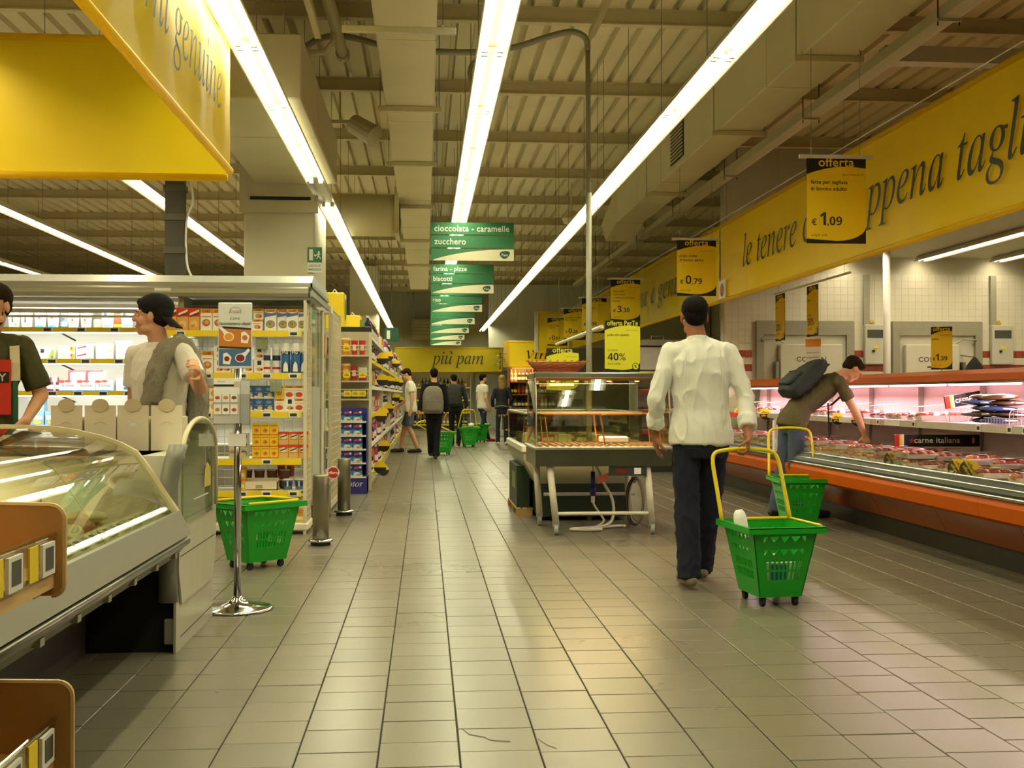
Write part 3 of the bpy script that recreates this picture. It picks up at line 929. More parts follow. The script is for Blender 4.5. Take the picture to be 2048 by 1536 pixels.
# ================================================================== MEAT CASE
ORG = mat((192, 88, 6), 0.5, name='orange_lacquer', var=0.04, spec=.12)
BRN = mat((176, 92, 44), 0.28, name='brown_panel', var=0.06, coat=.2)
KICK = mat((52, 50, 42), 0.5, name='dark_kickplate')
PINKW = mat((226, 208, 208), 0.35, name='case_liner_white', var=0.02)
PINKL = emit((1.0, 0.72, 0.80), 6.0, 'meat_lamp')
MC = thing('meat_case', (4.3, 4.6, 0), 0, 'long open refrigerated meat case with orange bumper and canopy', 'meat case')
Y1 = 11.7           # length
def mc(x):
    return x - 4.3
MB().box(mc(4.05), mc(5.0), .05, Y1, 0, .16, KICK).build('kickplate', MC)
k = 0; y = .05
while y < Y1 - .1:
    MB().prism([(mc(4.0), .165), (mc(4.2), .165), (mc(4.2), .42), (mc(3.86), .42)], 'y', y + .003, min(y + 1.24, Y1) - .003, BRN).build('lower_panel', MC)
    y += 1.24
y = .0
while y < Y1 - .1:
    MB().prism([(mc(3.66), .40), (mc(4.0), .40), (mc(4.0), .56), (mc(3.60), .56), (mc(3.585), .52), (mc(3.60), .43)], 'y', y, min(y + 2.48, Y1) - .002, ORG).build('bumper_panel', MC)
    y += 2.48
o = MB().prism([(mc(3.60), .562), (mc(3.9), .562), (mc(3.9), .60), (mc(3.70), .665), (mc(3.66), .665), (mc(3.60), .60)], 'y', 0, Y1, mat((46, 50, 42), .4, .2, name='lip_grey')).build('front_lip', MC)
for x, z, r in ((3.59, .575, .012), (3.625, .625, .010), (3.66, .667, .012)):
    MB().cyl((mc(x), 0, z), (mc(x), Y1, z), r, CHROME, n=8).build('chrome_rail', MC, smooth=True)
MB().box(mc(3.612), mc(3.616), .0, Y1, .588, .612, DARK).build('label_channel', MC)
MB().prism([(mc(3.70), .60), (mc(4.9), .52), (mc(4.9), .56), (mc(3.72), .645)], 'y', .02, Y1 - .02, PINKW).build('deck', MC)
MB().prism([(mc(4.88), .50), (mc(5.0), .50), (mc(5.0), 1.34), (mc(4.94), 1.34)], 'y', .0, Y1, PINKW).build('back_panel', MC)
for y in [1.24 * i for i in range(1, 10)]:
    MB().box(mc(4.872), mc(4.93), y - .004, y + .004, .57, 1.3, ALU).build('panel_joint', MC)
sh = MB().prism([(mc(4.45), .945), (mc(4.93), .965), (mc(4.93), .985), (mc(4.45), .965)], 'y', .02, Y1 - .02, PINKW).build('shelf', MC)
MB().box(mc(4.428), mc(4.445), .02, Y1 - .02, .925, .985, mat((196, 188, 172), .4, name='ticket_rail')).build('ticket_rail', sh)
MB().prism([(mc(4.60), 1.345), (mc(4.62), 1.335), (mc(5.06), 1.345), (mc(5.06), 1.44), (mc(4.72), 1.44), (mc(4.62), 1.40)], 'y', -.02, Y1 + .02, ORG).build('canopy', MC)
MB().box(mc(4.61), mc(4.63), 0, Y1, 1.318, 1.336, CHROME).build('canopy_trim', MC)
for i in range(9):
    MB().cyl((mc(4.70), .1 + i * 1.29, 1.315), (mc(4.70), .1 + i * 1.29 + 1.2, 1.315), .014, PINKL, n=6, caps=False).build('tube', MC)
for ya, yb in ((0.05, 5.8), (5.9, 11.6)):
    l = bpy.data.lights.new('case_light', 'AREA'); l.shape = 'RECTANGLE'; l.size = .05; l.size_y = yb - ya
    l.color = (1.0, .70, .76); l.energy = 40.0 * (yb - ya) / 5.7
    o = bpy.data.objects.new('case_light', l); C.objects.link(o)
    o.location = (4.70, 4.6 + (ya + yb) / 2, 1.298); o.rotation_euler = (0, math.radians(22), 0)
for x in (0, Y1):
    MB().prism([(mc(3.72), .60), (mc(5.0), .52), (mc(5.0), 1.34), (mc(4.66), 1.34), (mc(4.3), 1.0), (mc(3.9), .78)], 'y', x - .02, x + .02, glass(name='glass_end', alpha=.2)).build('end_glass', MC)
GLF = glass(name='glass_front', alpha=.18)
MB().box(mc(3.672), mc(3.680), 0, Y1, .675, .78, GLF).build('front_glass', MC)
# wire dividers and front guards
WIRE = mat((222, 214, 210), .35, .3, name='white_wire')
def divider(y, x0, x1, z0, h, nm='wire_divider', nb=12):
    mb = MB()
    mb.tube([(mc(x0), y, z0), (mc(x0), y, z0 + h - .03), (mc(x0) + .02, y, z0 + h), (mc(x1), y, z0 + h + .03)], .004, WIRE, n=5)
    for i in range(1, nb):
        x = x0 + (x1 - x0) * i / nb
        mb.cyl((mc(x), y, z0 + .005), (mc(x), y, z0 + h + .03 * i / nb), .0016, WIRE, n=4, caps=False)
    return mb.build(nm, MC)
for i in range(12):
    divider(1.6 + i * .86 + .1 * math.sin(i * 5), 3.84, 4.80, .60, .13 + .02 * math.sin(i))
for i in range(11):
    divider(1.9 + i * .92 + .1 * math.sin(i * 3), 4.47, 4.86, .985, .12)
gm = MB()
for i in range(46):
    y = 2.0 + i * .045
    gm.cyl((mc(4.44), y, .985), (mc(4.44), y, 1.04), .0016, WIRE, n=4, caps=False)
gm.cyl((mc(4.44), 2.0, 1.04), (mc(4.44), 4.05, 1.04), .004, WIRE, n=5)
gm.build('wire_guard', MC)
# electronic price tags on both ledges
TAGW = mat((232, 230, 220), .4, name='tag_white')
LCD = mat((58, 62, 52), .3, name='tag_screen')
def ticket(y, low):
    if low:
        M = Matrix.Translation((mc(3.735), y, .662)) @ Matrix.Rotation(math.radians(-20), 4, 'Y')
        o = MB().box(-.03, .03, -.035, .035, 0, .008, TAGW, M).build('price_tag', MC)
        MB().box(-.016, .016, -.022, .022, .008, .0095, LCD, M).build('screen', o)
    else:
        o = MB().box(mc(4.418), mc(4.428), y - .035, y + .035, .928, .982, TAGW).build('price_tag', MC)
        MB().box(mc(4.4165), mc(4.418), y - .022, y + .022, .940, .970, LCD).build('screen', o)
for y in (3.2, 3.55, 4.0, 4.3, 5.0, 5.35, 6.2, 7.1, 7.9): ticket(y, True)
for y in (3.05, 3.4, 3.62, 4.1, 5.3, 6.1, 7.4): ticket(y, False)
for y0, y1 in ((2.95, 3.15), (3.3, 3.5), (3.65, 3.95), (2.2, 2.9)):
    MB().prism([(mc(3.742), .656), (mc(3.80), .648), (mc(3.80), .654), (mc(3.742), .662)], 'y', y0, y1, YEL).build('yellow_strip', MC)
# white price cards on the shelf rail
for y0, y1 in ((5.6, 5.95), (6.3, 6.5), (6.75, 7.2), (8.6, 8.9)):
    MB().box(mc(4.420), mc(4.427), y0, y1, .93, .98, PAPERW).build('price_card', MC)

# --- packed meat: foam tray + meat + film
FOAM = mat((236, 230, 224), .5, name='foam_tray', var=.01)
MEATS = [mat(c, .3, name='meat', var=.22, scale=26, coat=.5) for c in ((172, 70, 62), (206, 128, 112), (196, 100, 84), (214, 150, 122), (150, 58, 50), (206, 116, 70))]
FILM = glass((250, 244, 244), .35, .08, name='film')
def make_tray(kind):
    t = thing('meat_pack', (0, 0, 0), 0, 'x', 'meat pack')
    L, Wd, H = ((.24, .17, .035), (.20, .14, .03), (.26, .16, .045))[kind % 3]
    MB().loft([[(-L / 2 + .02, -Wd / 2 + .02, 0), (L / 2 - .02, -Wd / 2 + .02, 0), (L / 2 - .02, Wd / 2 - .02, 0), (-L / 2 + .02, Wd / 2 - .02, 0)],
               [(-L / 2, -Wd / 2, H), (L / 2, -Wd / 2, H), (L / 2, Wd / 2, H), (-L / 2, Wd / 2, H)]], FOAM).build('tray', t)
    mb = MB()
    rr = random.Random(kind)
    n = (3, 5, 2, 7, 4, 3)[kind % 6]
    for i in range(n):
        x = -L / 2 + L * (i + .5) / n
        mb.ball((x, rr.uniform(-.01, .01), H + .005), (L / n * .62, Wd * .42, .018 + .008 * rr.random()), MEATS[(kind + (i % 2) * (kind % 2)) % 6], n=8, k=5)
    mb.build('meat', t, smooth=True)
    MB().loft([[(-L / 2 + .005, -Wd / 2 + .005, H + .002), (L / 2 - .005, -Wd / 2 + .005, H + .002), (L / 2 - .005, Wd / 2 - .005, H + .002), (-L / 2 + .005, Wd / 2 - .005, H + .002)],
               [(-L / 2 + .04, -Wd / 2 + .03, H + .03), (L / 2 - .04, -Wd / 2 + .03, H + .03), (L / 2 - .04, Wd / 2 - .03, H + .03), (-L / 2 + .04, Wd / 2 - .03, H + .03)]], FILM).build('film', t)
    MB().poly([(-.03, -.02, H + .033), (.04, -.02, H + .033), (.04, .03, H + .033), (-.03, .03, H + .033)], PAPERW).build('label', t)
    return t
def unique(lbl, n):
    return lbl
PLAC = ['sliced red beef', 'pale pink chops', 'minced meat', 'golden poultry pieces', 'dark red steak', 'orange marinated pieces']
trays = [make_tray(k) for k in range(6)]
first = [True] * 6
def put_tray(k, x, y, z, rz, label, group):
    global first
    if first[k]:
        first[k] = False; o = trays[k]; o.location = (x, y, z); o.rotation_euler = (0, 0, rz)
    else:
        o = dup(trays[k], (x, y, z), rz)
    o['label'] = label; o['group'] = group
    return o
SIDE = ['nearest the ledge', 'second from ledge', 'third from ledge', 'at the back']
zone = [('beside nearest divider', 6.2, 8.2), ('before carne italiana board', 8.2, 9.6), ('under the reaching hand', 9.6, 11.8), ('towards far end', 11.8, 15.8)]
rr = random.Random(3)
for zn, ya, yb in zone:
    y = ya; row = 0
    while y < yb:
        kk = rr.choice((0, 1, 2, 3, 4, 5))
        for col in range(4):
            x = 3.93 + col * .235
            if rr.random() < .12: continue
            k = kk if rr.random() < .75 else rr.randrange(6)
            lay = 1 if rr.random() < .6 else 2
            for s in range(lay):
                put_tray(k, x + rr.uniform(-.01, .01), y + .09, .662 - (x - 3.72) * .072 + s * .068, rr.uniform(-.08, .08) + (pi if s else 0), '%s tray of %s, %s row %s, %s' % ('lower' if s == 0 else 'upper', PLAC[k], ORD[row], zn, SIDE[col]), 'meat trays on the deck ' + zn)
        y += .205; row += 1
for zn, ya, yb in (('behind the tilted board', 9.75, 10.3), ('above round tags', 10.4, 11.2), ('at far end', 11.3, 15.6)):
    y = ya; row = 0
    while y < yb:
        k = rr.randrange(6); row += 1
        for x in (4.56, 4.78):
            if rr.random() < .25: continue
            put_tray(k, x, y + .1, .990, rr.uniform(-.1, .1), 'tray of %s, %s %s on upper shelf %s' % (PLAC[k], ORD[row], 'in front' if x < 4.6 else 'behind', zn), 'meat trays on the upper shelf ' + zn)
        y += .235
# --- stack of blue and brown bags at the right edge of the shelf
BAGS = [mat(c, .25, name='bag_foil', var=.2, scale=14, coat=.6) for c in ((44, 58, 120), (124, 86, 52), (70, 96, 150), (98, 74, 60))]
for i in range(10):
    mb = MB(); cx = 4.62; c = BAGS[(i * 3 + i // 4) % 4]
    mb.ball((0, 0, 0), (.16, .13, .026), c, n=12, k=6)
    mb.box(-.02, .07, -.14, -.10, -.006, .006, PAPERW)
    o = mb.build('snack_bag', smooth=True)
    o.location = (4.64 + (.05 if i % 2 else -.03), 8.72 + (i // 5) * .34 + .02 * math.sin(i * 7), 1.015 + (i % 5) * .047)
    o.rotation_euler = (0, .05 * math.sin(i), .3 * math.sin(i * 3))
    tag(o, '%s foil bag from bottom in the %s pile on the upper meat shelf' % (ORD[i % 5], 'nearer' if i < 5 else 'farther'), 'bag', 'foil bags on the meat shelf')
# --- carne italiana boards
RED = mat((196, 40, 28), .4, name='board_red', var=.03)
def italian_board(label, loc, rz, tilt, L=.76):
    t = thing('name_board', loc, rz, label, 'sign'); t.rotation_euler = (0, tilt, rz)
    MB().prism(rrect(0, L, 0, .105, .012), 'y', 0, .012, BLACKP).build('board', t)
    mb = MB()
    mb.text('carne italiana', L * .5, .034, .072, PAPERW, 'b', align='c', y=-.0015)
    mb.build('lettering', t)
    star = [(.155 + (.034 if i % 2 == 0 else .014) * math.sin(2 * pi * i / 10), -.0015, .052 + (.034 if i % 2 == 0 else .014) * math.cos(2 * pi * i / 10)) for i in range(10)]
    MB().poly(star, mat((150, 40, 60), .4, name='star_red')).build('star', t)
    MB().box(0, .045, -.003, .015, -.004, .108, RED).box(.045, .065, -.003, .015, -.004, .108, YEL).box(.065, .085, -.003, .015, -.004, .108, PAPERW).build('flag_end', t)
    for i, c in enumerate((GRD, PAPERW, RED)):
        a0 = -pi / 2 + i * pi / 3 * 2
        MB().poly([(L - .06 + .012 * (i - 1) - .006, -.002, .03), (L - .06 + .012 * (i - 1) + .006, -.002, .03), (L - .06 + .012 * (i - 1) + .006, -.002, .08), (L - .06 + .012 * (i - 1) - .006, -.002, .08)], c).build('tricolour', t)
    MB().cyl((.2, .008, -.16), (.2, .008, .02), .005, WIRE, n=5).cyl((L - .15, .008, -.16), (L - .15, .008, .02), .005, WIRE, n=5).build('legs', t)
    return t
italian_board('black board reading carne italiana across the lower meat deck', (4.12, 9.62, .765), math.radians(-3), 0)
italian_board('tilted black board reading carne italiana beside blue bags', (4.56, 9.55, 1.10), math.radians(6), math.radians(-9), .6)
# red strips further along
o = MB().box(4.20, 4.52, 13.0, 13.012, .80, .87, RED).cyl((4.25, 13.006, .62), (4.25, 13.006, .8), .005, WIRE, n=5).build('red_strip'); tag(o, 'plain red shelf strip behind the leaning shopper', 'sign')
o = MB().box(4.05, 4.42, 15.1, 15.112, .92, .98, RED).cyl((4.1, 15.106, .62), (4.1, 15.106, .92), .005, WIRE, n=5).build('red_strip'); tag(o, 'red shelf strip far along the meat case', 'sign')
# --- round offer tags
OBLK = mat((40, 36, 18), .4, name='tag_black')
def offer_disc(label, loc, r, face, letters=True, group=None, tilt=0.0):
    t = thing('offer_disc', loc, face, label, 'price tag', group)
    if tilt: t.rotation_euler = (0, tilt, face)
    MB().disc((0, .003, r), r, 'y', .006, SY, n=24).build('disc', t)
    P = [(r * 1.001 * math.cos(a), -.001, r + r * 1.001 * math.sin(a)) for a in [pi + pi * i / 12 for i in range(13)]]
    MB().poly(P, OBLK).build('black_half', t)
    if letters:
        MB().text('offerta', 0, r * 1.12, r * .52, INK, 'b', align='c', y=-.0015, sx=.9).text('offerta', 0, r * .55, r * .5, SY, 'b', align='c', y=-.0025, sx=.9).build('lettering', t)
    MB().cyl((0, .004, -.05), (0, .004, .02), .004, ALU, n=5).build('stem', t)
    return t
offer_disc('round yellow and black offer tag on the near ledge', (3.74, 8.92, .665), .062, math.radians(-12), tilt=1.0)
offer_disc('right of two overlapping round offer tags on the ledge', (3.74, 7.62, .665), .068, math.radians(-12), tilt=1.05)
offer_disc('left of two overlapping round offer tags on the ledge', (3.75, 7.82, .665), .066, math.radians(-14), tilt=1.05)
offer_disc('round offer tag on shelf rail nearest the elbow', (4.41, 11.75, .90), .065, math.radians(-10))
offer_disc('round offer tag on shelf rail right of the elbow', (4.41, 11.2, .90), .065, math.radians(-10))
for i, y in enumerate((14.3, 14.9, 15.5)):
    offer_disc('round offer tag far along the meat shelf, %s of three' % ORD[i], (4.40, y, .90), .075, math.radians(-8), group='far round offer tags')
# offer card on a stand over the canopy and orange-topped cards
offer_sign('curved offer card standing on the orange canopy', (4.98, 10.75, 1.47), .2, .42, ['petto'], '1,39', rz=math.radians(-38), rail=False, yel=SY, stick=.026)
t = thing('price_card', (4.9, 13.9, 1.47), math.radians(-50), 'orange-topped white card standing behind the leaning shopper', 'sign')
MB().box(-.11, .11, 0, .004, 0, .46, PAPERW).build('card', t)
MB().box(-.11, .11, -.001, .0, .36, .46, mat((238, 150, 40), .5, name='card_orange')).build('card_head', t)
mb = MB()
for k in range(4): mb.text('prezzo speciale', -.09, .28 - k * .06, .028, INK, '', y=-.002)
mb.build('lettering', t)
MB().box(-.05, .05, .004, .05, -.026, .01, ALU).build('foot', t)
# posts, boxes, jacket behind the case
t = thing('support_post', (6.45, 15.3, 0), 0, 'slim white steel post behind the meat case', 'post')
MB().cyl((0, 0, .01), (0, 0, 3.29), .05, WHITE, n=14).build('post', t, smooth=True)
MB().cyl((0, 0, 0), (0, 0, .012), .11, WHITE, n=14).build('base_plate', t)
for x, lb in ((6.58, 'between the two cold-room doors'), (8.56, 'right of the second cold-room door')):
    t = thing('control_box', (x, YB - .09, 1.68), 0, 'grey electrical control box ' + lb, 'control box')
    MB().bbox(0, .34, 0, .085, 0, .60, mat((196, 196, 180), .4, name='box_grey'), .012).build('box', t)
    MB().box(.04, .30, -.006, 0, .40, .52, mat((70, 74, 70), .2, name='window_dark')).build('display_window', t)
    MB().box(.14, .22, -.006, 0, .24, .27, YEL).build('warning_label', t)
    MB().cyl((.13, .03, .20), (.13, -.02, .20), .02, DARK, n=10).build('rotary_switch', t)
    MB().lathe([(.035, 0), (.035, .03), (.02, .06), (.005, .07)], (.12, .04, .60), mat((226, 190, 40), .2, name='beacon_yellow', trans=.4)).build('beacon', t)
    MB().box(.0, .09, .04, .085, .60, 1.35, mat((160, 160, 140), .5, name='trunking_grey')).build('trunking', t)
# dark jacket hanging near the corner
t = thing('hanging_jacket', (8.10, 16.05, 1.36), 0, 'dark jacket draped on a hook beyond the meat case', 'jacket')
mb = MB()
mb.loft([[(.02 * math.cos(a), .02 * math.sin(a), .42) for a in [2 * pi * i / 12 for i in range(12)]], [(.12 * math.cos(a), .06 * math.sin(a), .30) for a in [2 * pi * i / 12 for i in range(12)]], [(.2 * math.cos(a) * (1 + .1 * math.sin(5 * a)), .08 * math.sin(a), .05) for a in [2 * pi * i / 12 for i in range(12)]], [(.26 * math.cos(a) * (1 + .1 * math.sin(5 * a)), .1 * math.sin(a), -.5) for a in [2 * pi * i / 12 for i in range(12)]]], mat((28, 26, 26), .9, name='dark_fabric'))
mb.build('jacket', t, smooth=True)
MB().cyl((0, .42, .46), (0, .0, .42), .01, STEEL, n=6).build('hook', t)
# transverse upright meat cabinet at the far end
t = thing('meat_cabinet', (3.32, 17.6, 0), 0, 'upright meat cabinet with pink shelves behind the white shirt', 'display cabinet')
MB().box(0, 1.1, .5, .56, .1, 2.0, PINKW).box(0, .04, 0, .5, .1, 2.05, ALU).box(1.06, 1.1, 0, .5, .1, 2.05, ALU).box(0, 1.1, 0, .56, 0, .12, KICK).build('carcass', t)
MB().bbox(-.02, 1.12, -.04, .58, 2.0, 2.10, ALU, .01).build('top', t)
MB().tube([(.3, .2, 2.1), (.3, .2, 2.16), (.5, .2, 2.16), (.5, .2, 2.1)], .012, ALU).build('handle', t)
MB().box(.05, 1.05, .02, .05, 1.62, 1.98, mat((214, 206, 196), .4, name='cabinet_header')).build('header', t)
MB().box(.06, .9, .0, .018, 1.48, 1.60, YEL).build('yellow_strip', t)
for z in (.3, .62, .94, 1.26):
    s = MB().box(.04, 1.06, .05, .5, z, z + .02, PINKW).build('shelf', t)
    MB().box(.06, .5, .03, .045, z - .02, z + .04, RED).build('red_ticket_strip', s)
    for i in range(5):
        put_tray((i + int(z * 10)) % 6, 3.32 + .15 + i * .2, 17.85, z + .022, 0, '%s meat tray on the %s shelf of the upright cabinet' % (ORD[i], {.3: 'lowest', .62: 'second', .94: 'third', 1.26: 'top'}[z]), 'trays in the upright meat cabinet')

# ================================================================== BREAD DISPLAY (front left)
HARD = mat((192, 142, 76), 0.55, name='brown_hardboard', var=.07, scale=14)
HARDE = mat((214, 176, 112), 0.6, name='hardboard_edge')
CLEAR = glass((236, 238, 228), .25, .06, name='clear_rail')
BD = thing('bread_display', (-1.2, 2.2, 0), 0, 'brown hardboard bread display with price rails at lower left', 'display stand')
def bd(x): return x + 1.2
for zt, zb, xr in ((.965, .735, -.872), (.537, .290, -.852)):
    P = [(bd(-1.75), zb)] + [(bd(xr) - .028 + .028 * math.cos(a), zb + .028 + .028 * math.sin(a)) for a in [-pi / 2 + pi / 2 * i / 5 for i in range(6)]] + \
        [(bd(xr) - .034 + .034 * math.cos(a), zt - .046 + .034 * math.sin(a)) for a in [pi / 2 * i / 5 for i in range(6)]] + [(bd(-1.75), zt + .012)]
    for y in (.60, -.60):
        o = MB().prism(P, 'y', y, y + .012, HARD).build('side_panel', BD)
        MB().tube([(p[0], y + .006, p[1]) for p in P[1:]], .007, HARDE, n=6).build('panel_edge', o)
    s = MB().box(bd(-1.75), bd(-.90), -.588, .60, zb + .055, zb + .067, HARD).build('shelf_board', BD)
    MB().box(bd(-.905), bd(-.893), -.588, .60, zb + .02, zb + .068, HARDE).build('shelf_edge', s)
    rl = MB().box(bd(-.892), bd(-.888), -.60, .598, zb + .055, zb + .150, CLEAR).build('price_rail', BD)
    MB().cyl((bd(-.89), -.60, zb + .150), (bd(-.89), .598, zb + .150), .006, CLEAR, n=8).cyl((bd(-.89), -.60, zb + .058), (bd(-.89), .598, zb + .058), .004, CLEAR, n=6).build('rail_lip', rl)
    k = 0
    y = .53
    while y > -.6:
        o = MB().box(bd(-.886), bd(-.878), y - .055, y + .03, zb + .062, zb + .138, TAGW).build('price_tag', BD)
        MB().box(bd(-.8785), bd(-.877), y - .038, y + .018, zb + .075, zb + .128, LCD).build('screen', o)
        MB().box(bd(-.888), bd(-.884), y - .125, y - .068, zb + .06, zb + .140, YEL).build('yellow_card', BD)
        y -= .215
    MB().prism([(bd(-.95), zb + .054), (bd(-.91), zb + .054), (bd(-.925), zb + .0), (bd(-.94), zb + .0)], 'y', .56, .60, HARDE).build('shelf_peg', BD)
MB().box(bd(-1.76), bd(-1.745), -.6, .61, 0, 1.3, HARD).build('back_panel', BD)
for y in (-.60, .60):
    MB().box(bd(-1.75), bd(-1.10), y, y + .012, 0, .30, HARD).box(bd(-1.75), bd(-1.35), y, y + .012, .30, .98, HARD).build('leg_panel', BD)
CRUST = [mat(c, .5, name='crust', var=.25, scale=30) for c in ((176, 108, 44), (150, 70, 34), (196, 140, 70))]
for i in range(12):
    lev = i // 6
    mb = MB().ball((0, 0, 0), (.10, .065, .03), CRUST[i % 3], n=10, k=6)
    mb.ball((.02, 0, .012), (.06, .03, .022), PAPERW if i % 4 == 1 else CRUST[(i + 1) % 3], n=8, k=5)
    o = mb.build('bread_pack', smooth=True)
    o.location = (-1.06 - .24 * (i % 2), 2.62 - .20 * ((i % 6) // 2), (.290 if lev else .735) + .100)
    o.rotation_euler = (0, 0, .3 * math.sin(i * 4))
    tag(o, 'wrapped bread pack, %s row %s on the %s tier of brown display' % (ORD[(i % 6) // 2], 'front' if i % 2 == 0 else 'back', 'lower' if lev else 'upper'), 'bread pack', 'bread on the %s brown tier' % ('lower' if lev else 'upper'))

# ================================================================== DELI COUNTER
DGREY = mat((136, 137, 124), .38, .25, name='deli_grey', var=.03)
DLITE = mat((196, 194, 176), .4, name='deli_light_grey', var=.02)
DC = thing('deli_counter', (-1.6, 2.86, 0), 0, 'glass-fronted deli counter with grey fascia and bumper rail', 'deli counter')
def dc(x): return x + 1.6
LY = 2.56
MB().box(dc(-2.4), dc(-1.585), 0, LY, 0, .34, mat((70, 66, 52), .6, name='plinth_dark')).build('plinth', DC)
MB().prism([(dc(-1.60), .33), (dc(-1.175), .455), (dc(-1.135), .50), (dc(-1.15), .56), (dc(-2.4), .56), (dc(-2.4), .33)], 'y', 0, LY, mat((128, 124, 102), .35, .2, name='valance_grey')).build('valance', DC)
MB().cyl((dc(-1.125), 0, .533), (dc(-1.125), LY, .533), .022, STEEL, n=12).build('bumper_rail', DC, smooth=True)
for i in range(7):
    MB().box(dc(-1.16), dc(-1.13), .2 + i * .36, .24 + i * .36, .475, .50, ALU).build('rail_bracket', DC)
MB().prism([(dc(-1.15), .56), (dc(-1.10), .565), (dc(-1.15), .672), (dc(-1.165), .676), (dc(-1.19), .66), (dc(-1.19), .56)], 'y', 0, LY, DGREY).build('fascia', DC)
MB().prism([(dc(-1.19), .60), (dc(-1.30), .595), (dc(-2.3), .66), (dc(-2.3), .56), (dc(-1.19), .56)], 'y', .01, LY - .01, DLITE).build('deck', DC)
MB().box(dc(-2.34), dc(-2.30), 0, LY, .56, .98, WHITE).build('back_panel', DC)
prof = [(-1.163, .665), (-1.21, .74), (-1.264, .821), (-1.31, .89), (-1.356, .95), (-1.43, .99), (-1.516, 1.021), (-1.63, 1.048), (-1.744, 1.066), (-1.97, 1.074), (-2.28, 1.06)]
GDL = glass((238, 240, 226), .30, .015, name='deli_glass')
for a, b_ in ((.0, 1.38), (1.39, LY - .04)):
    R = [[(dc(x), a, z), (dc(x), b_, z), (dc(x) - .006, b_, z - .004), (dc(x) - .006, a, z - .004)] for x, z in prof]
    o = MB().loft(R, GDL).build('curved_glass', DC); smooth_angle(o, 50)
fr = [(dc(x), LY - .02, z) for x, z in prof]
CRM = mat((206, 196, 158), .45, name='glass_frame_cream')
R = [[(dc(x) + .010, LY - .036, z + .010), (dc(x) + .010, LY - .004, z + .010), (dc(x) - .010, LY - .004, z - .010), (dc(x) - .010, LY - .036, z - .010)] for x, z in prof]
MB().loft(R, CRM).build('glass_frame', DC)
# electronic tags on the front ledge
MB().prism([(dc(-1.20), .64), (dc(-1.20), .655), (dc(-1.30), .69), (dc(-1.31), .68), (dc(-1.30), .62)], 'y', .01, LY - .05, DLITE).build('tag_ledge', DC)
for i in range(9):
    y = .75 + i * .19
    M = Matrix.Translation((dc(-1.25), y, .676)) @ Matrix.Rotation(math.radians(20), 4, 'Y')
    o = MB().box(-.032, .032, -.045, .045, 0, .008, TAGW, M).build('price_tag', DC)
    MB().box(-.018, .018, -.024, .024, .008, .0095, LCD, M).build('screen', o)
for i in range(4):
    MB().cyl((dc(-1.66 - .0 * i), .5 + .55 * i, .64), (dc(-1.66), .5 + .55 * i, .80), .008, ALU, n=6).build('divider_post', DC)
# warm strip lamp under the glass top, on the service side
LAMPW = emit((1.0, .85, .55), 7.0, 'deli_lamp')
MB().cyl((dc(-2.20), .15, 1.02), (dc(-2.20), LY - .2, 1.02), .014, LAMPW, n=6, caps=False).build('lamp_tube', DC)
l = bpy.data.lights.new('deli_light', 'AREA'); l.shape = 'RECTANGLE'; l.size = .04; l.size_y = 2.2; l.color = (1.0, .84, .5); l.energy = 45.0
o = bpy.data.objects.new('deli_light', l); C.objects.link(o); o.location = (-2.18, 2.86 + LY / 2, 1.0); o.rotation_euler = (0, math.radians(12), 0)
# food on the deck
FOOD = [mat(c, .45, name='cooked_food', var=.25, scale=24, coat=.2) for c in ((206, 176, 122), (186, 128, 70), (224, 206, 166), (170, 104, 60))]
names = ['pale cheese wheel', 'roast meat joint', 'pile of wrapped cured meat', 'browned roast']
rr = random.Random(11)
for i in range(22):
    k = i % 4
    y = 3.6 + (i // 3) * .24; x = -1.46 - (i % 3) * .26
    if y > 5.25: continue
    zb = .60 + (-1.30 - x) * .065
    mb = MB()
    if k == 0:
        mb.lathe([(.10, 0), (.115, .02), (.115, .07), (.10, .09)], (0, 0, 0), FOOD[2], n=16)
    elif k == 1:
        mb.ball((0, 0, .06), (.13, .09, .06), FOOD[1], n=12, k=7)
    elif k == 2:
        for q in range(4): mb.ball((rr.uniform(-.05, .05), rr.uniform(-.05, .05), .03 + .018 * q), (.09, .07, .024), FOOD[(q * 2) % 4], n=10, k=5)
    else:
        mb.ball((0, 0, .05), (.12, .08, .05), FOOD[3], n=12, k=6).ball((.05, .02, .09), (.05, .05, .03), FOOD[0], n=8, k=5)
    o = mb.build('deli_food', smooth=True); o.location = (x, y, zb); o.rotation_euler = (0, 0, rr.uniform(0, 3))
    tag(o, '%s, %s pair from the near end, %s of deli deck' % (names[k], ORD[i // 3], ('front', 'middle', 'service side')[i % 3]), 'food', 'food in the deli counter')
    MB().lathe([(.14, 0), (.15, .004)], (x, y, zb - .006), WHITE, n=16)
# end pedestal with its acrylic screen
EP = thing('counter_end', (-1.17, 5.44, 0), 0, 'light grey end pedestal of deli counter with arched clear screen', 'counter end')
ENDP = mat((186, 182, 158), .32, .15, name='end_panel', var=.03)
MB().prism([(-.02, .0), (.90, .0), (.90, .93), (.80, .95), (.10, .95), (.0, .90)], 'x', -.012, .0, ENDP).build('side_panel', EP)
MB().prism([(.06, .22), (.84, .22), (.93, .40), (.93, .90), (.86, .99), (.08, .99), (.0, .90), (-.01, .38)], 'x', .002, .012, mat((194, 190, 166), .3, .1, name='panel_face')).build('curved_face', EP)
for z in (.07, .45, .62):
    MB().box(.012, .0135, .02, .88, z, z + .004, GROUT).build('panel_groove', EP)
MB().box(-.95, -.014, .02, .86, .0, .46, mat((12, 12, 11), .8, name='opening_shade_black')).build('shaded_opening', EP)  # solid black block for the dark opening, its shade put into the colour
MB().box(-1.0, -.014, .03, .86, .46, .93, DLITE).build('inner_body', EP)
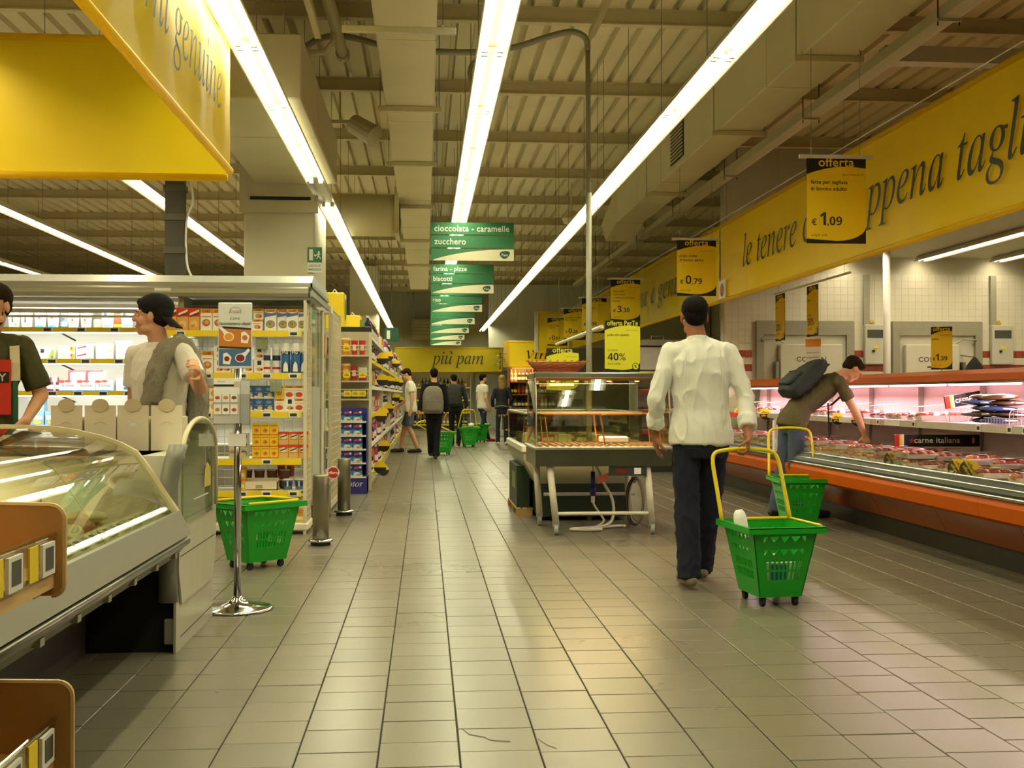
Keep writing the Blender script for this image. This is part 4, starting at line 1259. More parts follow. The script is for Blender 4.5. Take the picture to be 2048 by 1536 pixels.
# rounded front post
P = [(-.10 + .045 * math.cos(a), .0 + .035 * math.sin(a)) for a in [2 * pi * i / 14 for i in range(14)]]
MB().loft([[(x + .06 + dx, y + .0, z) for x, y in P] for z, dx in ((.24, -.0), (.40, .0), (.60, .0), (.80, .0), (.90, .02), (.985, .045))], DGREY).build('front_post', EP, smooth=True)
MB().bbox(-.06, -.008, -.01, .03, .04, .16, ALU, .006).build('foot_block', EP)
ACR = glass((226, 234, 216), .22, .03, name='acrylic')
pr = [(.02, .60), (.86, .60), (.86, .93)] + [(.44 + .42 * math.cos(a), .93 + .165 * math.sin(a)) for a in [pi * i / 12 for i in range(1, 12)]] + [(.02, .93)]
sc = MB().prism(pr, 'x', .016, .024, ACR).build('clear_screen', EP)
MB().tube([(.02, .02, .92)] + [(.02, .44 + .425 * math.cos(a), .93 + .17 * math.sin(a)) for a in [pi - pi * i / 14 for i in range(15)]] + [(.02, .865, .62)], .013, CRM, n=8).build('screen_rim', sc, smooth=True)
MB().box(.025, .028, .25, .62, .70, .705, WHITE).build('sticker_line', sc)
MB().poly([(.0255, .52, .74), (.0255, .70, .74), (.0255, .70, .83), (.0255, .60, .87), (.0255, .54, .83)], mat((206, 188, 96), .5, name='sticker_yellow')).build('sticker', sc)
# service bench across the end, behind the glass
SB = thing('service_bench', (-2.0, 5.36, 0), 0, 'cream service bench behind the deli glass', 'counter')
BEN = mat((222, 208, 168), .4, name='bench_laminate')
MB().bbox(-.62, .66, .12, .82, .895, .93, BEN, .01).build('bench_top', SB)
MB().box(-.6, -.20, .16, .20, .0, .895, BEN).build('bench_panel', SB)
MB().box(-.6, .62, .13, .18, .70, .83, mat((200, 186, 146), .5, name='drawer_laminate')).build('drawer_row', SB)
MB().cyl((.40, .12, .77), (.40, .10, .77), .015, STEEL, n=8).build('knob', SB)
# folded white card boxes with round flaps
CARD = mat((232, 220, 190), .7, name='white_card', var=.02)
CARDS = mat((206, 190, 152), .8, name='card_inner')
for i, x in enumerate((-1.84, -1.67, -1.505, -1.335)):
    t = thing('card_box', (x, 5.98, .932), .02 * math.sin(i * 9), 'white card box with round flap, %s of four on the bench' % ('first', 'second', 'third', 'last')[i], 'box', 'white card boxes on the deli bench')
    MB().box(-.079, .079, -.03, .12, 0, .175, CARD).build('box_body', t)
    MB().prism([(-.079, .175), (.079, .175), (.079, .235), (-.079, .235)], 'y', -.028, -.024, CARD).build('back_flap', t)
    MB().disc((0, -.032, .235), .042, 'y', .003, CARDS, n=20, sy=.8).build('round_flap', t)
    MB().tube([(-.03 + .06 * k / 8, -.031, .135 + .014 * math.sin(pi * k / 8)) for k in range(9)], .0015, CARDS, n=4).build('thumb_cut', t)
    if i == 2:
        MB().disc((0, -.031, .140), .026, 'y', .001, PAPERW, n=14, sy=.5).build('thumb_hole', t)
JAR = mat((206, 120, 44), .15, name='honey', var=.08)
for i, x in enumerate((-2.115, -2.02, -1.945)):
    t = thing('jam_jar', (x, 5.92, .932), 0, 'small orange jam jar standing on the bench, %s' % ('leftmost', 'middle', 'beside the card boxes')[i], 'jar', 'jam jars on the bench')
    MB().lathe([(.026, 0), (.029, .006), (.029, .055), (.024, .062)], (0, 0, 0), JAR).build('jar', t, smooth=True)
    MB().lathe([(.026, 0), (.026, .012), (.023, .014)], (0, 0, .062), CREAM).build('lid', t)
# ================================================================== POSTER STAND (chrome post)
PS = thing('poster_stand', (-1.065, 6.52, 0), 0, 'chrome poster stand with food poster and leaflet pocket beside counter', 'poster stand')
MB().lathe([(.20, 0), (.205, .008), (.19, .016), (.10, .024), (.06, .04), (.035, .06), (.026, .075)], (0, 0, 0), CHROME, n=28).build('base', PS, smooth=True)
MB().cyl((0, 0, .06), (0, 0, 1.40), .021, CHROME, n=14).build('pole', PS, smooth=True)
MB().box(-.05, .05, -.03, -.02, .93, 1.0, PAPERW).build('barcode_tag', PS)
pf = MB().bbox(-.105, .085, -.035, -.022, 1.37, 1.745, mat((216, 218, 210), .3, name='poster_grey'), .005).build('poster', PS)
def flat(nm, pts, m, parent, y=-.0365):
    return MB().poly([(p[0], y, p[1]) for p in pts], m).build(nm, parent)
flat('orange_photo', [(-.10, 1.485), (.08, 1.485), (.08, 1.60), (-.10, 1.60)], mat((196, 120, 32), .5, name='photo_orange'), pf)
flat('blue_photo', [(-.10, 1.385), (.08, 1.385), (.08, 1.48), (-.10, 1.48)], mat((66, 104, 150), .5, name='photo_blue'), pf)
flat('dark_strip', [(-.085, 1.598), (.08, 1.590), (.08, 1.60), (-.085, 1.61)], BLACKP, pf, -.037)
flat('dark_strip', [(-.10, 1.487), (.08, 1.480), (.08, 1.490), (-.10, 1.497)], BLACKP, pf, -.037)
for cx, cz, a, c in ((-.045, 1.55, 2.3, (226, 150, 40)), (.02, 1.43, .8, (120, 34, 24))):
    mb = MB()
    ca, sa = math.cos(a), math.sin(a)
    mb.poly([(cx + .045 * ca - .006 * sa, -.0375, cz + .045 * sa + .006 * ca), (cx + .01 * ca - .018 * sa, -.0375, cz + .01 * sa + .018 * ca), (cx + .01 * ca + .018 * sa, -.0375, cz + .01 * sa - .018 * ca), (cx + .07 * ca + .008 * sa, -.0375, cz + .07 * sa - .008 * ca), (cx + .07 * ca - .008 * sa, -.0375, cz + .07 * sa + .008 * ca)], PAPERW)
    mb.disc((cx, -.038, cz), .030, 'y', .0006, PAPERW, sy=.85).disc((cx, -.039, cz), .024, 'y', .0006, mat(c, .4, name='jam'), sy=.85)
    mb.build('spoon_print', pf)
for cx, cz, c in ((.045, 1.545, (206, 110, 60)), (-.055, 1.425, (140, 40, 30))):
    MB().poly([(cx - .022, -.0375, cz - .028), (cx + .016, -.0375, cz - .032), (cx + .026, -.0375, cz + .01), (cx + .0, -.0375, cz + .036), (cx - .02, -.0375, cz + .03)], PAPERW).disc((cx, -.038, cz), .015, 'y', .0006, mat(c, .4, name='jam')).build('bread_print', pf)
mb = MB()
mb.text('Jesari', -.01, 1.685, .03, mat((176, 110, 90), .5, name='logo_brown'), 'i', align='c', y=-.0372)
mb.text('Cerca', -.01, 1.648, .024, INK, 'i', align='c', y=-.0372).text("l'accostamento ideale!", -.01, 1.618, .024, INK, 'bi', align='c', y=-.0372, sx=.78)
mb.build('lettering', pf)
MB().tube([(-.01 + .032 * math.cos(a), -.0372, 1.695 + .024 * math.sin(a)) for a in [-.3 + (pi + .6) * i / 12 for i in range(13)]], .0008, INK, n=4).build('logo_arc', pf)
lf = MB().box(-.125, .075, -.075, -.022, 1.05, 1.225, glass((236, 236, 236), .3, .08, name='leaflet_pocket')).build('leaflet_pocket', PS)
lb_ = MB().box(-.122, .022, -.072, -.030, 1.06, 1.315, PAPERW).build('leaflets', PS)
MB().box(.024, .072, -.06, -.030, 1.06, 1.30, mat((206, 206, 202), .6, name='leaflet_grey')).build('leaflets', PS)
flat('dark_strip', [(-.122, 1.268), (.0, 1.268), (.0, 1.280), (-.122, 1.280)], BLACKP, lb_, -.0732)
flat('square_print', [(-.01, 1.265), (.02, 1.265), (.02, 1.295), (-.01, 1.295)], mat((206, 190, 170), .6, name='print_beige'), lb_, -.0734)
MB().text('Jesari', -.08, 1.292, .018, mat((176, 110, 90), .5, name='logo_brown'), 'i', align='c', y=-.0734).build('lettering', lb_)
pc = [mat(c, .5, name='food_print', var=.2, scale=60) for c in ((196, 70, 50), (206, 130, 70), (130, 70, 50))]
for r in range(2):
    for c in range(3):
        cx, cz = -.10 + c * .046, 1.205 - r * .068
        MB().box(cx - .02, cx + .02, -.0765, -.0755, cz - .026, cz + .030, PAPERW).disc((cx, -.077, cz), .014, 'y', .0008, pc[(r + c) % 3], n=10, sy=.7).build('food_print', lf)
# ================================================================== BOLLARDS
def bollard(label, x, y):
    t = thing('steel_bollard', (x, y, 0), 0, label, 'bollard')
    MB().lathe([(.098, .03), (.104, .036), (.098, .048), (.07, .056)], (0, 0, 0), CHROME, n=24).build('base_ring', t, smooth=True)
    MB().lathe([(.08, 0), (.08, .03)], (0, 0, 0), DARK, n=18).build('foot', t)
    MB().lathe([(.066, .05), (.066, .56), (.062, .572), (.05, .575)], (0, 0, 0), mat((148, 142, 120), .34, .85, name='satin_steel', var=.06), n=24).build('post', t, smooth=True)
    return t
bollard('nearer brushed steel bollard beside the wire rack', -.845, 9.25)
bollard('farther brushed steel bollard beside the dairy rack', -.82, 11.55)
t = thing('shelf_talker', (-.80, 9.95, .35), math.radians(-12), 'round red shelf talker sticking out above the near bollard', 'price tag')
MB().disc((0, 0, .19), .055, 'y', .004, WHITE, n=22).build('disc', t)
MB().disc((0, -.003, .19), .048, 'y', .003, mat((186, 46, 36), .4, name='talker_red'), n=22).build('red_face', t)
MB().text('offerta', 0, .178, .036, PAPERW, 'b', align='c', y=-.0055).build('lettering', t)
MB().tube([(.0, .002, .14), (-.08, .02, .10), (-.215, .06, .06)], .006, CLEAR, n=5).build('arm', t)

# ================================================================== DAIRY CABINET
FRG = mat((176, 174, 150), .38, .25, name='cabinet_grey', var=.03)
FRW = mat((232, 232, 224), .4, name='cabinet_white', var=.01)
DF = thing('dairy_cabinet', (-3.0, 10.2, 0), 0, 'grey-topped open dairy cabinet with yellow shelf rails', 'display cabinet')
def df(x): return x + 3.0
# roof: sloping top, fascia, returns along the side
MB().prism([(-.22, 2.08), (-.10, 2.08), (-.10, 2.18), (-.22, 2.18), (-.245, 2.15), (-.245, 2.11)], 'x', df(-6.2), df(-1.02), FRG).build('fascia', DF)
MB().prism([(-.22, 2.185), (.0, 2.285), (1.35, 2.285), (1.45, 2.20), (1.45, 2.12), (-.10, 2.12)], 'x', df(-6.2), df(-1.0), mat((192, 196, 184), .35, .3, name='roof_grey')).build('roof', DF)
MB().box(df(-6.2), df(-.985), -.26, -.245, 2.165, 2.20, ALU).box(df(-1.0), df(-.985), -.26, 1.46, 2.165, 2.20, ALU).box(df(-1.0), df(-.975), -.26, 1.46, 2.08, 2.13, ALU).build('roof_trim', DF)
MB().box(df(-2.34), df(-2.20), -.2465, -.245, 2.125, 2.150, PAPERW).build('maker_plate', DF)
# roller-blind housings above the opening
for z, h in ((2.035, .035), (1.985, .03), (1.94, .035), (1.90, .02)):
    MB().box(df(-6.2), df(-2.15), -.16 + (2.05 - z) * .5, -.12 + (2.05 - z) * .5, z, z + h, (FRG, FRW)[int(z * 1000) % 2]).build('blind_housing', DF)
MB().box(df(-6.2), df(-1.06), .72, .78, .1, 2.1, FRW).build('back_wall', DF)
MB().box(df(-6.2), df(-1.06), -.1, .78, 0, .30, FRG).build('base', DF)
MB().box(df(-2.16), df(-2.11), -.14, .74, .3, 2.09, FRG).build('divider_panel', DF)
MB().box(df(-2.13), df(-1.06), .24, .28, 1.90, 2.09, FRG).build('end_header', DF)
for z in (1.820, 1.540, 1.255, .95, .6):
    s = MB().box(df(-6.2), df(-2.17), .08, .70, z - .012, z, FRW).build('shelf', DF)
    MB().box(df(-6.2), df(-2.17), .062, .075, z - .040, z + .002, YEL).build('price_rail', s)
    x = -3.52 + (z * 7 % .2)
    while x < -2.25:
        e = MB().box(df(x), df(x) + .085, .052, .062, z - .042, z + .002, TAGW).build('price_tag', s)
        MB().box(df(x) + .012, df(x) + .073, .0505, .052, z - .033, z - .008, LCD).build('screen', e)
        x += .29 if z > 1.3 else .22
    MB().tube([(df(-3.34), .07, z - .02), (df(-3.27), .2, z - .04), (df(-3.2), .4, z - .1)], .008, DARK, n=5).build('shelf_bracket', s)
FRL = emit((1.0, .97, .86), 5.0, 'cabinet_lamp')
for z in (1.78, 1.50, 1.215, 2.0):
    MB().cyl((df(-4.0), .12, z), (df(-2.2), .12, z), .010, FRL, n=6, caps=False).build('tube', DF)
for z, e in ((1.765, 7.0), (1.485, 7.0), (1.20, 7.0), (1.985, 9.0), (.9, 6.0)):
    l = bpy.data.lights.new('cabinet_light', 'AREA'); l.shape = 'RECTANGLE'; l.size = 1.7; l.size_y = .03; l.color = (1.0, .97, .84); l.energy = e
    o = bpy.data.objects.new('cabinet_light', l); C.objects.link(o); o.location = (-3.1, 10.34, z); o.rotation_euler = (math.radians(30), 0, 0)
# the same cabinet's other side seen through the wire rack: bright shelves
for z in (1.55, 1.12, .75):
    l = bpy.data.lights.new('cabinet_light', 'AREA'); l.shape = 'RECTANGLE'; l.size = .9; l.size_y = .03; l.color = (1.0, .97, .84); l.energy = 3.0
    o = bpy.data.objects.new('cabinet_light', l); C.objects.link(o); o.location = (-1.6, 10.62, z + .2); o.rotation_euler = (math.radians(-8), 0, 0)
    MB().box(df(-2.1), df(-1.08), .45, .70, z, z + .015, FRW).build('inner_shelf', DF)
# cable post rising from the roof
t = thing('cable_post', (-2.40, 11.1, 2.286), 0, 'dark cable post with looped white cable on cabinet roof', 'cable post')
MB().box(-.10, .08, -.05, .05, 0, ZD - 2.29, mat((62, 60, 46), .6, name='post_dark', var=.2, scale=5)).build('post', t)
for z in (.30, .62, .9, 1.3):
    MB().box(-.115, .095, -.06, .06, z, z + .06, mat((80, 78, 60), .6, name='clamp')).build('clamp', t)
MB().tube(flow([(.10, -.03, 2.5), (.10, -.03, 1.25), (.14, -.03, .98), (.16, -.03, .80), (.10, -.03, .62), (.10, -.03, .25), (.15, -.03, .08), (.24, -.03, .012)]), .012, WHITE, n=6).build('cable', t, smooth=True)

# ================================================================== PRODUCTS (shared meshes)
def front_rect(mb, x0, z0, x1, z1, y, m):
    mb.poly([(x0, y, z0), (x1, y, z0), (x1, y, z1), (x0, y, z1)], m)
def P(c, r=.45):
    return mat(c, r, name='pack_print', var=.03)
def carton(w, d, h, base, decor, words=()):
    """carton standing on z = 0, front at y = 0; decor: (x0,z0,x1,z1,colour) in fractions or ('o',cx,cz,rx,rz,colour)"""
    mb = MB().box(-w / 2, w / 2, 0, d, 0, h, P(base))
    k = 0
    for q in decor:
        k += 1
        y = -.0004 * k
        if q[0] == 'o':
            _, cx, cz, rx, rz_, c = q
            mb.poly([(-w / 2 + w * (cx + rx * math.cos(a)), y, h * (cz + rz_ * math.sin(a))) for a in [2 * pi * i / 12 for i in range(12)]], P(c))
        elif q[0] == 't':
            mb.poly([(-w / 2 + w * px, y, h * pz) for px, pz in q[1]], P(q[2]))
        else:
            front_rect(mb, -w / 2 + w * q[0], h * q[1], -w / 2 + w * q[2], h * q[3], y, P(q[4]))
    for s, x, z, hh, c in words:
        k += 1
        sxx = min(1, .9 * w / (text_geo(s, 'b')[2] * hh * h))
        mb.text(s, -w / 2 + w * x, h * z, hh * h, P(c), 'b', align='c', y=-.0004 * k - .0004, sx=sxx)
    return mb
def tub(r, h, lidc, body, decor, n=16):
    mb = MB().lathe([(r * .82, 0), (r, h * .88)], (0, 0, 0), P(body, .35), n=n)
    mb.lathe([(r * 1.05, h * .88), (r * 1.06, h * .97), (r * .98, h)], (0, 0, 0), P(lidc, .35), n=n)
    for z0, z1, c, a0, a1 in decor:
        ra, rb = r * (.82 + .18 * z0 / .88) + .0012, r * (.82 + .18 * z1 / .88) + .0012
        m = 8
        vs = [(ra * math.cos(a), ra * math.sin(a), h * z0) for a in [a0 + (a1 - a0) * i / m for i in range(m + 1)]] + [(rb * math.cos(a), rb * math.sin(a), h * z1) for a in [a0 + (a1 - a0) * i / m for i in range(m + 1)]]
        mb.add(vs, [(i, i + 1, m + 2 + i, m + 1 + i) for i in range(m)], P(c))
    return mb
def can(r, h, bands, cap):
    mb = MB()
    z = 0
    for f0, f1, c in bands:
        mb.lathe([(r, h * f0), (r, h * f1)], (0, 0, 0), P(c, .3), n=14)
    mb.lathe([(r * .95, h * .80), (r * .9, h * .92), (r * .6, h), (r * .2, h * 1.0)], (0, 0, 0), P(cap, .35), n=14)
    return mb
def bottle(r, h, body, label, cap):
    mb = MB().lathe([(r, 0), (r, h * .55), (r * .9, h * .62), (r * .38, h * .76), (r * .34, h * .93)], (0, 0, 0), P(body, .2), n=10)
    mb.lathe([(r * 1.02, h * .14), (r * 1.02, h * .45)], (0, 0, 0), P(label), n=10)
    mb.lathe([(r * .40, h * .88), (r * .40, h)], (0, 0, 0), P(cap), n=8)
    return mb
def place(name, mesh, spots, label, cat, group, rz=0.0):
    out = []
    for q, sp in enumerate(spots):
        o = bpy.data.objects.new(name, mesh); C.objects.link(o)
        o.location = sp[:3]
        o.rotation_euler = (0, 0, rz + (sp[3] if len(sp) > 3 else random.uniform(-.03, .03)))
        tag(o, ORD[q] + ' ' + label if len(spots) > 1 else label, cat, group if len(spots) > 1 else None)
        out.append(o)
    return out
F = -pi / 2
# --- dairy cabinet, top shelf (z 1.82)
Yd = 10.42
bw = tub(.052, .165, (236, 236, 230), (238, 238, 232), [(.05, .14, (70, 150, 200), -2.3, -.8), (.4, .62, (120, 160, 190), -2.2, -.95), (.5, .58, (196, 60, 60), -1.75, -1.35)]).mesh('tub')
place('yogurt_tub', tub(.052, .165, (226, 110, 50), (238, 234, 224), [(.3, .7, (90, 90, 86), -1.75, -1.4), (.1, .25, (120, 150, 80), -1.2, -.8)]).mesh('tub'), [(-3.68, Yd, 1.821), (-3.57, Yd, 1.821)], 'orange-lidded yogurt tub on top dairy shelf', 'yogurt tub', 'orange-lidded tubs')
place('yogurt_tub', bw, [(-3.45, Yd, 1.821), (-3.34, Yd, 1.821), (-3.28, Yd + .13, 1.821)], 'white and blue yogurt tub on top dairy shelf beside orange lids', 'yogurt tub', 'white and blue tubs')
place('yogurt_tub', tub(.05, .155, (226, 226, 218), (236, 234, 226), [(.25, .7, (150, 150, 144), -2.1, -1.0), (.4, .55, (170, 70, 70), -1.7, -1.4)]).mesh('tub'), [(-3.16, Yd, 1.821), (-3.05, Yd, 1.821)], 'white yogurt tub with grey label in the middle of top dairy shelf', 'yogurt tub', 'grey-label tubs')
place('yogurt_tub', tub(.055, .18, (238, 238, 234), (240, 240, 236), [(.55, .8, (40, 50, 90), -2.1, -1.5), (.08, .16, (120, 170, 200), -2.2, -.9)]).mesh('tub'), [(-2.86, Yd, 1.821), (-2.69, Yd, 1.821)], 'tall white tub with navy square beside the capped shopper', 'yogurt tub', 'navy-square tubs')
place('food_pack', carton(.085, .08, .13, (206, 66, 34), [(.1, .1, .9, .3, (236, 200, 60))]).mesh('carton'), [(-2.775, Yd, 1.821)], 'small orange-red carton between tall white tubs', 'carton', None)
crl = glass((240, 240, 236), .4, .1, name='clamshell')
for i, x in enumerate((-2.95, -3.12)):
    o = MB().lathe([(.05, 0), (.055, .06), (.02, .10)], (0, 0, 0), crl, n=12).lathe([(.045, .0), (.045, .05)], (0, 0, .001), P((206, 200, 176)), n=12).build('clear_tub'); o.location = (x, Yd + .03 + .12 * i, 1.821 + (.0 if i == 0 else 0)); o.scale = (1, 1, 1.6)
    tag(o, 'clear domed plastic tub on the top dairy shelf' + (' in front' if i == 0 else ' behind the grey-label tubs'), 'plastic tub')
# second shelf (z 1.54)
place('cheese_box', carton(.135, .10, .105, (236, 234, 222), [('t', [(.6, 0), (1, 0), (1, .9), (.85, .8), (.7, .35)], (110, 170, 60)), (.12, .55, .36, .9, (40, 44, 60)), ('o', .88, .2, .08, .12, (200, 60, 50))]).mesh('carton'), [(-3.40, Yd, 1.541)], 'white box with green leaf and navy square on second dairy shelf', 'carton', None)
place('cheese_box', carton(.145, .10, .062, (232, 232, 214), [(0, .55, 1, .72, (176, 190, 140)), ('o', .86, .5, .12, .42, (226, 140, 40)), ('o', .8, .62, .06, .2, (190, 60, 40))]).mesh('carton'), [(-3.225, Yd, 1.541), (-3.225, Yd, 1.604)], 'flat pale-green cheese box with fruit picture, stacked on second dairy shelf', 'carton', 'fruit cheese boxes')
place('cheese_box', carton(.155, .10, .068, (222, 220, 212), [('t', [(.05, .5), (.6, .85), (.6, .6), (.1, .4)], (120, 44, 66)), (.5, .1, .95, .3, (190, 186, 178))]).mesh('carton'), [(-3.065, Yd, 1.541), (-3.065, Yd, 1.610)], 'flat grey cheese box with plum swoosh, stacked on second dairy shelf', 'carton', 'plum cheese boxes')
place('cheese_box', carton(.15, .10, .07, (236, 234, 222), [('o', .5, .5, .3, .3, (246, 244, 236)), (.6, .02, .95, .2, (150, 180, 120))]).mesh('carton'), [(-2.89, Yd, 1.541), (-2.89, Yd, 1.612)], 'flat white cheese box with green corner, stacked on second dairy shelf', 'carton', 'white cheese boxes')
place('cheese_sachet', carton(.03, .12, .17, (238, 236, 226), [(.1, .6, .9, .8, (200, 210, 190))]).mesh('carton'), [(-2.775 + .033 * i, Yd, 1.541, .06 * (i - 2)) for i in range(4)], 'thin white cheese sachet standing upright on second dairy shelf', 'sachet', 'upright white sachets')
# third shelf (z 1.255)
pb = bottle(.021, .125, (96, 40, 84), (236, 226, 230), (120, 60, 110)).mesh('bottle')
place('drink_bottle', pb, [(-3.46 + .05 * i, Yd + .05 * (i % 2), 1.256) for i in range(4)], 'small purple drink bottle on third dairy shelf, lower layer', 'bottle', 'purple bottles lower layer')
pkr = carton(.15, .09, .09, (236, 232, 228), [(0, .0, .12, 1, (226, 60, 70)), (0, .80, 1, 1, (226, 70, 84)), ('t', [(.0, 1), (.0, .5), (.35, 1)], (206, 50, 60))], [('Activa', .55, .35, .3, (150, 140, 140))]).mesh('carton')
place('yogurt_pack', pkr, [(-3.14, Yd + .02, 1.355), (-2.98, Yd + .02, 1.355)], 'red and white yogurt multipack in the upper layer of third dairy shelf', 'multipack', 'red yogurt multipacks')
pka = carton(.155, .09, .098, (216, 220, 224), [(0, 0, 1, .1, (60, 130, 190)), (.0, .75, .3, 1, (206, 66, 50)), ('o', .5, .9, .2, .12, (196, 70, 70)), ('o', .45, .2, .25, .1, (236, 230, 200))], [('Actimel', .5, .42, .34, (120, 90, 100))]).mesh('carton')
place('yogurt_pack', pka, [(-3.21, Yd, 1.256), (-3.05, Yd, 1.256), (-2.89, Yd, 1.256)], 'blue-based yogurt drink multipack in lower layer of third dairy shelf', 'multipack', 'blue-based multipacks')
place('yogurt_pack', carton(.11, .09, .12, (226, 228, 226), [(.1, .5, .9, .85, (160, 180, 200)), (.6, .1, 1, .3, (40, 90, 140))]).mesh('carton'), [(-2.73, Yd, 1.256)], 'white and blue pack nearest the capped shopper on third dairy shelf', 'multipack', None)
# fourth shelf (partly hidden)
place('dessert_pack', carton(.12, .1, .12, (110, 150, 180), [(.1, .4, .9, .7, (226, 226, 220)), ('o', .5, .2, .3, .15, (226, 180, 60))]).mesh('carton'), [(-3.48, Yd, .951), (-3.35, Yd, .951), (-3.48, Yd, 1.075)], 'blue dessert pack low in dairy cabinet', 'carton', 'blue dessert packs')
place('dessert_pack', carton(.12, .1, .10, (226, 222, 206), [('o', .5, .45, .3, .35, (226, 150, 60)), (.6, .55, .9, .9, (40, 44, 60)), (0, 0, .2, 1, (110, 160, 60))]).mesh('carton'), [(-3.45 + .14 * i, Yd - .05, .601) for i in range(3)], 'white dessert pack with orange fruit on the lowest visible dairy shelf', 'carton', 'orange fruit packs')

# ================================================================== WIRE END RACK
RK = thing('wire_rack', (-1.65, 9.98, 0), 0, 'white wire end rack of groceries with yellow price rails', 'wire rack')
RW = mat((216, 208, 176), .45, .1, name='rack_wire_cream')
def rk(x): return x + 1.65
XL, XR = -2.27, -1.05
def grid(x0, x1, z0, z1, axis, c, step, r=.0028, frame=.006, nm='wire_panel', parent=None):
    mb = MB()
    n = max(1, round((x1 - x0) / step)); m = max(1, round((z1 - z0) / step))
    for i in range(n + 1):
        a = x0 + (x1 - x0) * i / n
        rr_ = frame if i in (0, n) else r
        if axis == 'y': mb.cyl((a, c, z0), (a, c, z1), rr_, RW, n=4, caps=False)
        else: mb.cyl((c, a, z0), (c, a, z1), rr_, RW, n=4, caps=False)
    for j in range(m + 1):
        z = z0 + (z1 - z0) * j / m
        rr_ = frame if j in (0, m) else r
        if axis == 'y': mb.cyl((x0, c, z), (x1, c, z), rr_, RW, n=4, caps=False)
        else: mb.cyl((c, x0, z), (c, x1, z), rr_, RW, n=4, caps=False)
    return mb.build(nm, parent or RK)
grid(rk(XL), rk(XR), .10, 2.03, 'y', .40, .075, nm='back_grid')
grid(.0, .42, .06, 2.03, 'x', rk(XR) + .01, .055, nm='side_grid')
grid(.0, .42, .06, 2.03, 'x', rk(XL) - .01, .055, nm='side_grid')
for x in (XL, XR):
    for y in (.0, .42):
        MB().box(rk(x) - .012, rk(x) + .012, y - .012, y + .012, 0, 2.05, RW).build('upright', RK)
MB().bbox(rk(XL), rk(XR) + .03, -.02, .45, .03, .10, CREAM, .012).build('base_tray', RK)
SHZ = (1.785, 1.415, 1.075, .665, .385)
for k, z in enumerate(SHZ):
    s = MB().box(rk(XL), rk(XR), .02, .40, z - .008, z, RW).build('shelf', RK)
    MB().box(rk(XL) + .02, rk(XR) - .03, -.012, .002, z - .055, z - .002, YEL).build('price_rail', s)
    for x in (-2.16, -1.93, -1.63, -1.42, -1.19)[k % 2:: (1 if k % 3 else 2)]:
        e = MB().box(rk(x), rk(x) + .085, -.020, -.012, z - .052, z - .006, TAGW).build('price_tag', s)
        MB().box(rk(x) + .013, rk(x) + .072, -.0215, -.020, z - .042, z - .016, LCD).build('screen', e)
for x, z in ((-1.42, 1.70), (-1.30, 1.33)):
    MB().box(rk(x) - .055, rk(x) + .055, -.02, -.016, z - .085, z + .025, CLEAR).box(rk(x) - .05, rk(x) + .05, -.016, -.014, z - .08, z - .0, mat((196, 204, 186), .5, name='ticket_pale')).build('hanging_ticket', RK)
# sloping clear acrylic hood at the top right
MB().prism([(rk(-1.50), 1.99), (rk(-1.06), 1.99), (rk(-1.06), 2.06), (rk(-1.3), 2.05)], 'y', .05, .07, CLEAR).build('acrylic_hood', RK)
YR = 10.02
OR = (232, 146, 30)
chef_s = carton(.092, .06, .098, (240, 236, 222), [(0, .80, 1, 1, OR), ('o', .5, .34, .30, .2, (206, 150, 90)), ('o', .7, .3, .12, .14, (190, 90, 60)), (.1, .62, .9, .68, (226, 170, 120))], [('CHEF', .5, .81, .20, (60, 40, 20))]).mesh('carton')
chef_t = carton(.10, .06, .19, (238, 234, 220), [(0, .86, 1, 1, OR), ('t', [(0, .86), (.5, .80), (1, .86), (1, .72), (0, .62)], (84, 110, 160)), ('o', .5, .30, .40, .18, (92, 116, 160)), ('o', .5, .30, .33, .14, (186, 150, 60)), ('o', .45, .32, .16, .07, (120, 130, 50))], [('CHEF', .5, .865, .14, (60, 40, 20))]).mesh('carton')
chef_o = carton(.10, .06, .19, (240, 236, 220), [(0, .80, 1, 1, OR), ('o', .5, .35, .36, .17, (186, 110, 60)), ('o', .55, .38, .2, .09, (216, 170, 110)), (.1, .62, .9, .66, (220, 120, 90))], [('CHEF', .5, .84, .14, (60, 40, 20))]).mesh('carton')
crk = carton(.094, .06, .195, (224, 168, 84), [(0, .62, 1, 1, (206, 52, 30)), ('t', [(.1, .66), (.95, .84), (.95, .94), (.1, .76)], (244, 236, 214)), ('t', [(.1, .58), (.95, .74), (.95, .80), (.1, .64)], (52, 56, 44)), ('o', .5, .28, .34, .16, (236, 196, 120)), ('o', .4, .2, .2, .08, (210, 150, 70))]).mesh('carton')
place('cracker_box', crk, [(-2.21, YR, 1.786), (-2.112, YR, 1.786), (-2.014, YR, 1.786)], 'red and golden cracker box at left of the top rack shelf', 'carton', 'cracker boxes')
place('chef_carton', chef_o, [(-1.91, YR, 1.786), (-1.805, YR, 1.786)], 'orange-topped carton beside the cracker boxes on the top rack shelf', 'carton', 'tall orange-topped cartons')
place('chef_carton', chef_s, [(-1.57, YR, 1.786), (-1.47, YR, 1.786), (-1.62, YR + .07, 1.786), (-1.57, YR + .07, 1.886), (-1.47, YR + .07, 1.886)], 'small orange-topped carton right of the poster on top rack shelf', 'carton', 'small orange-topped cartons')
place('chef_carton', chef_t, [(-1.355, YR, 1.786), (-1.25, YR + .03, 1.786), (-1.165, YR, 1.786), (-1.085, YR + .03, 1.786)], 'tall blue and orange carton with dish picture on the top rack shelf', 'carton', 'tall blue dish cartons')
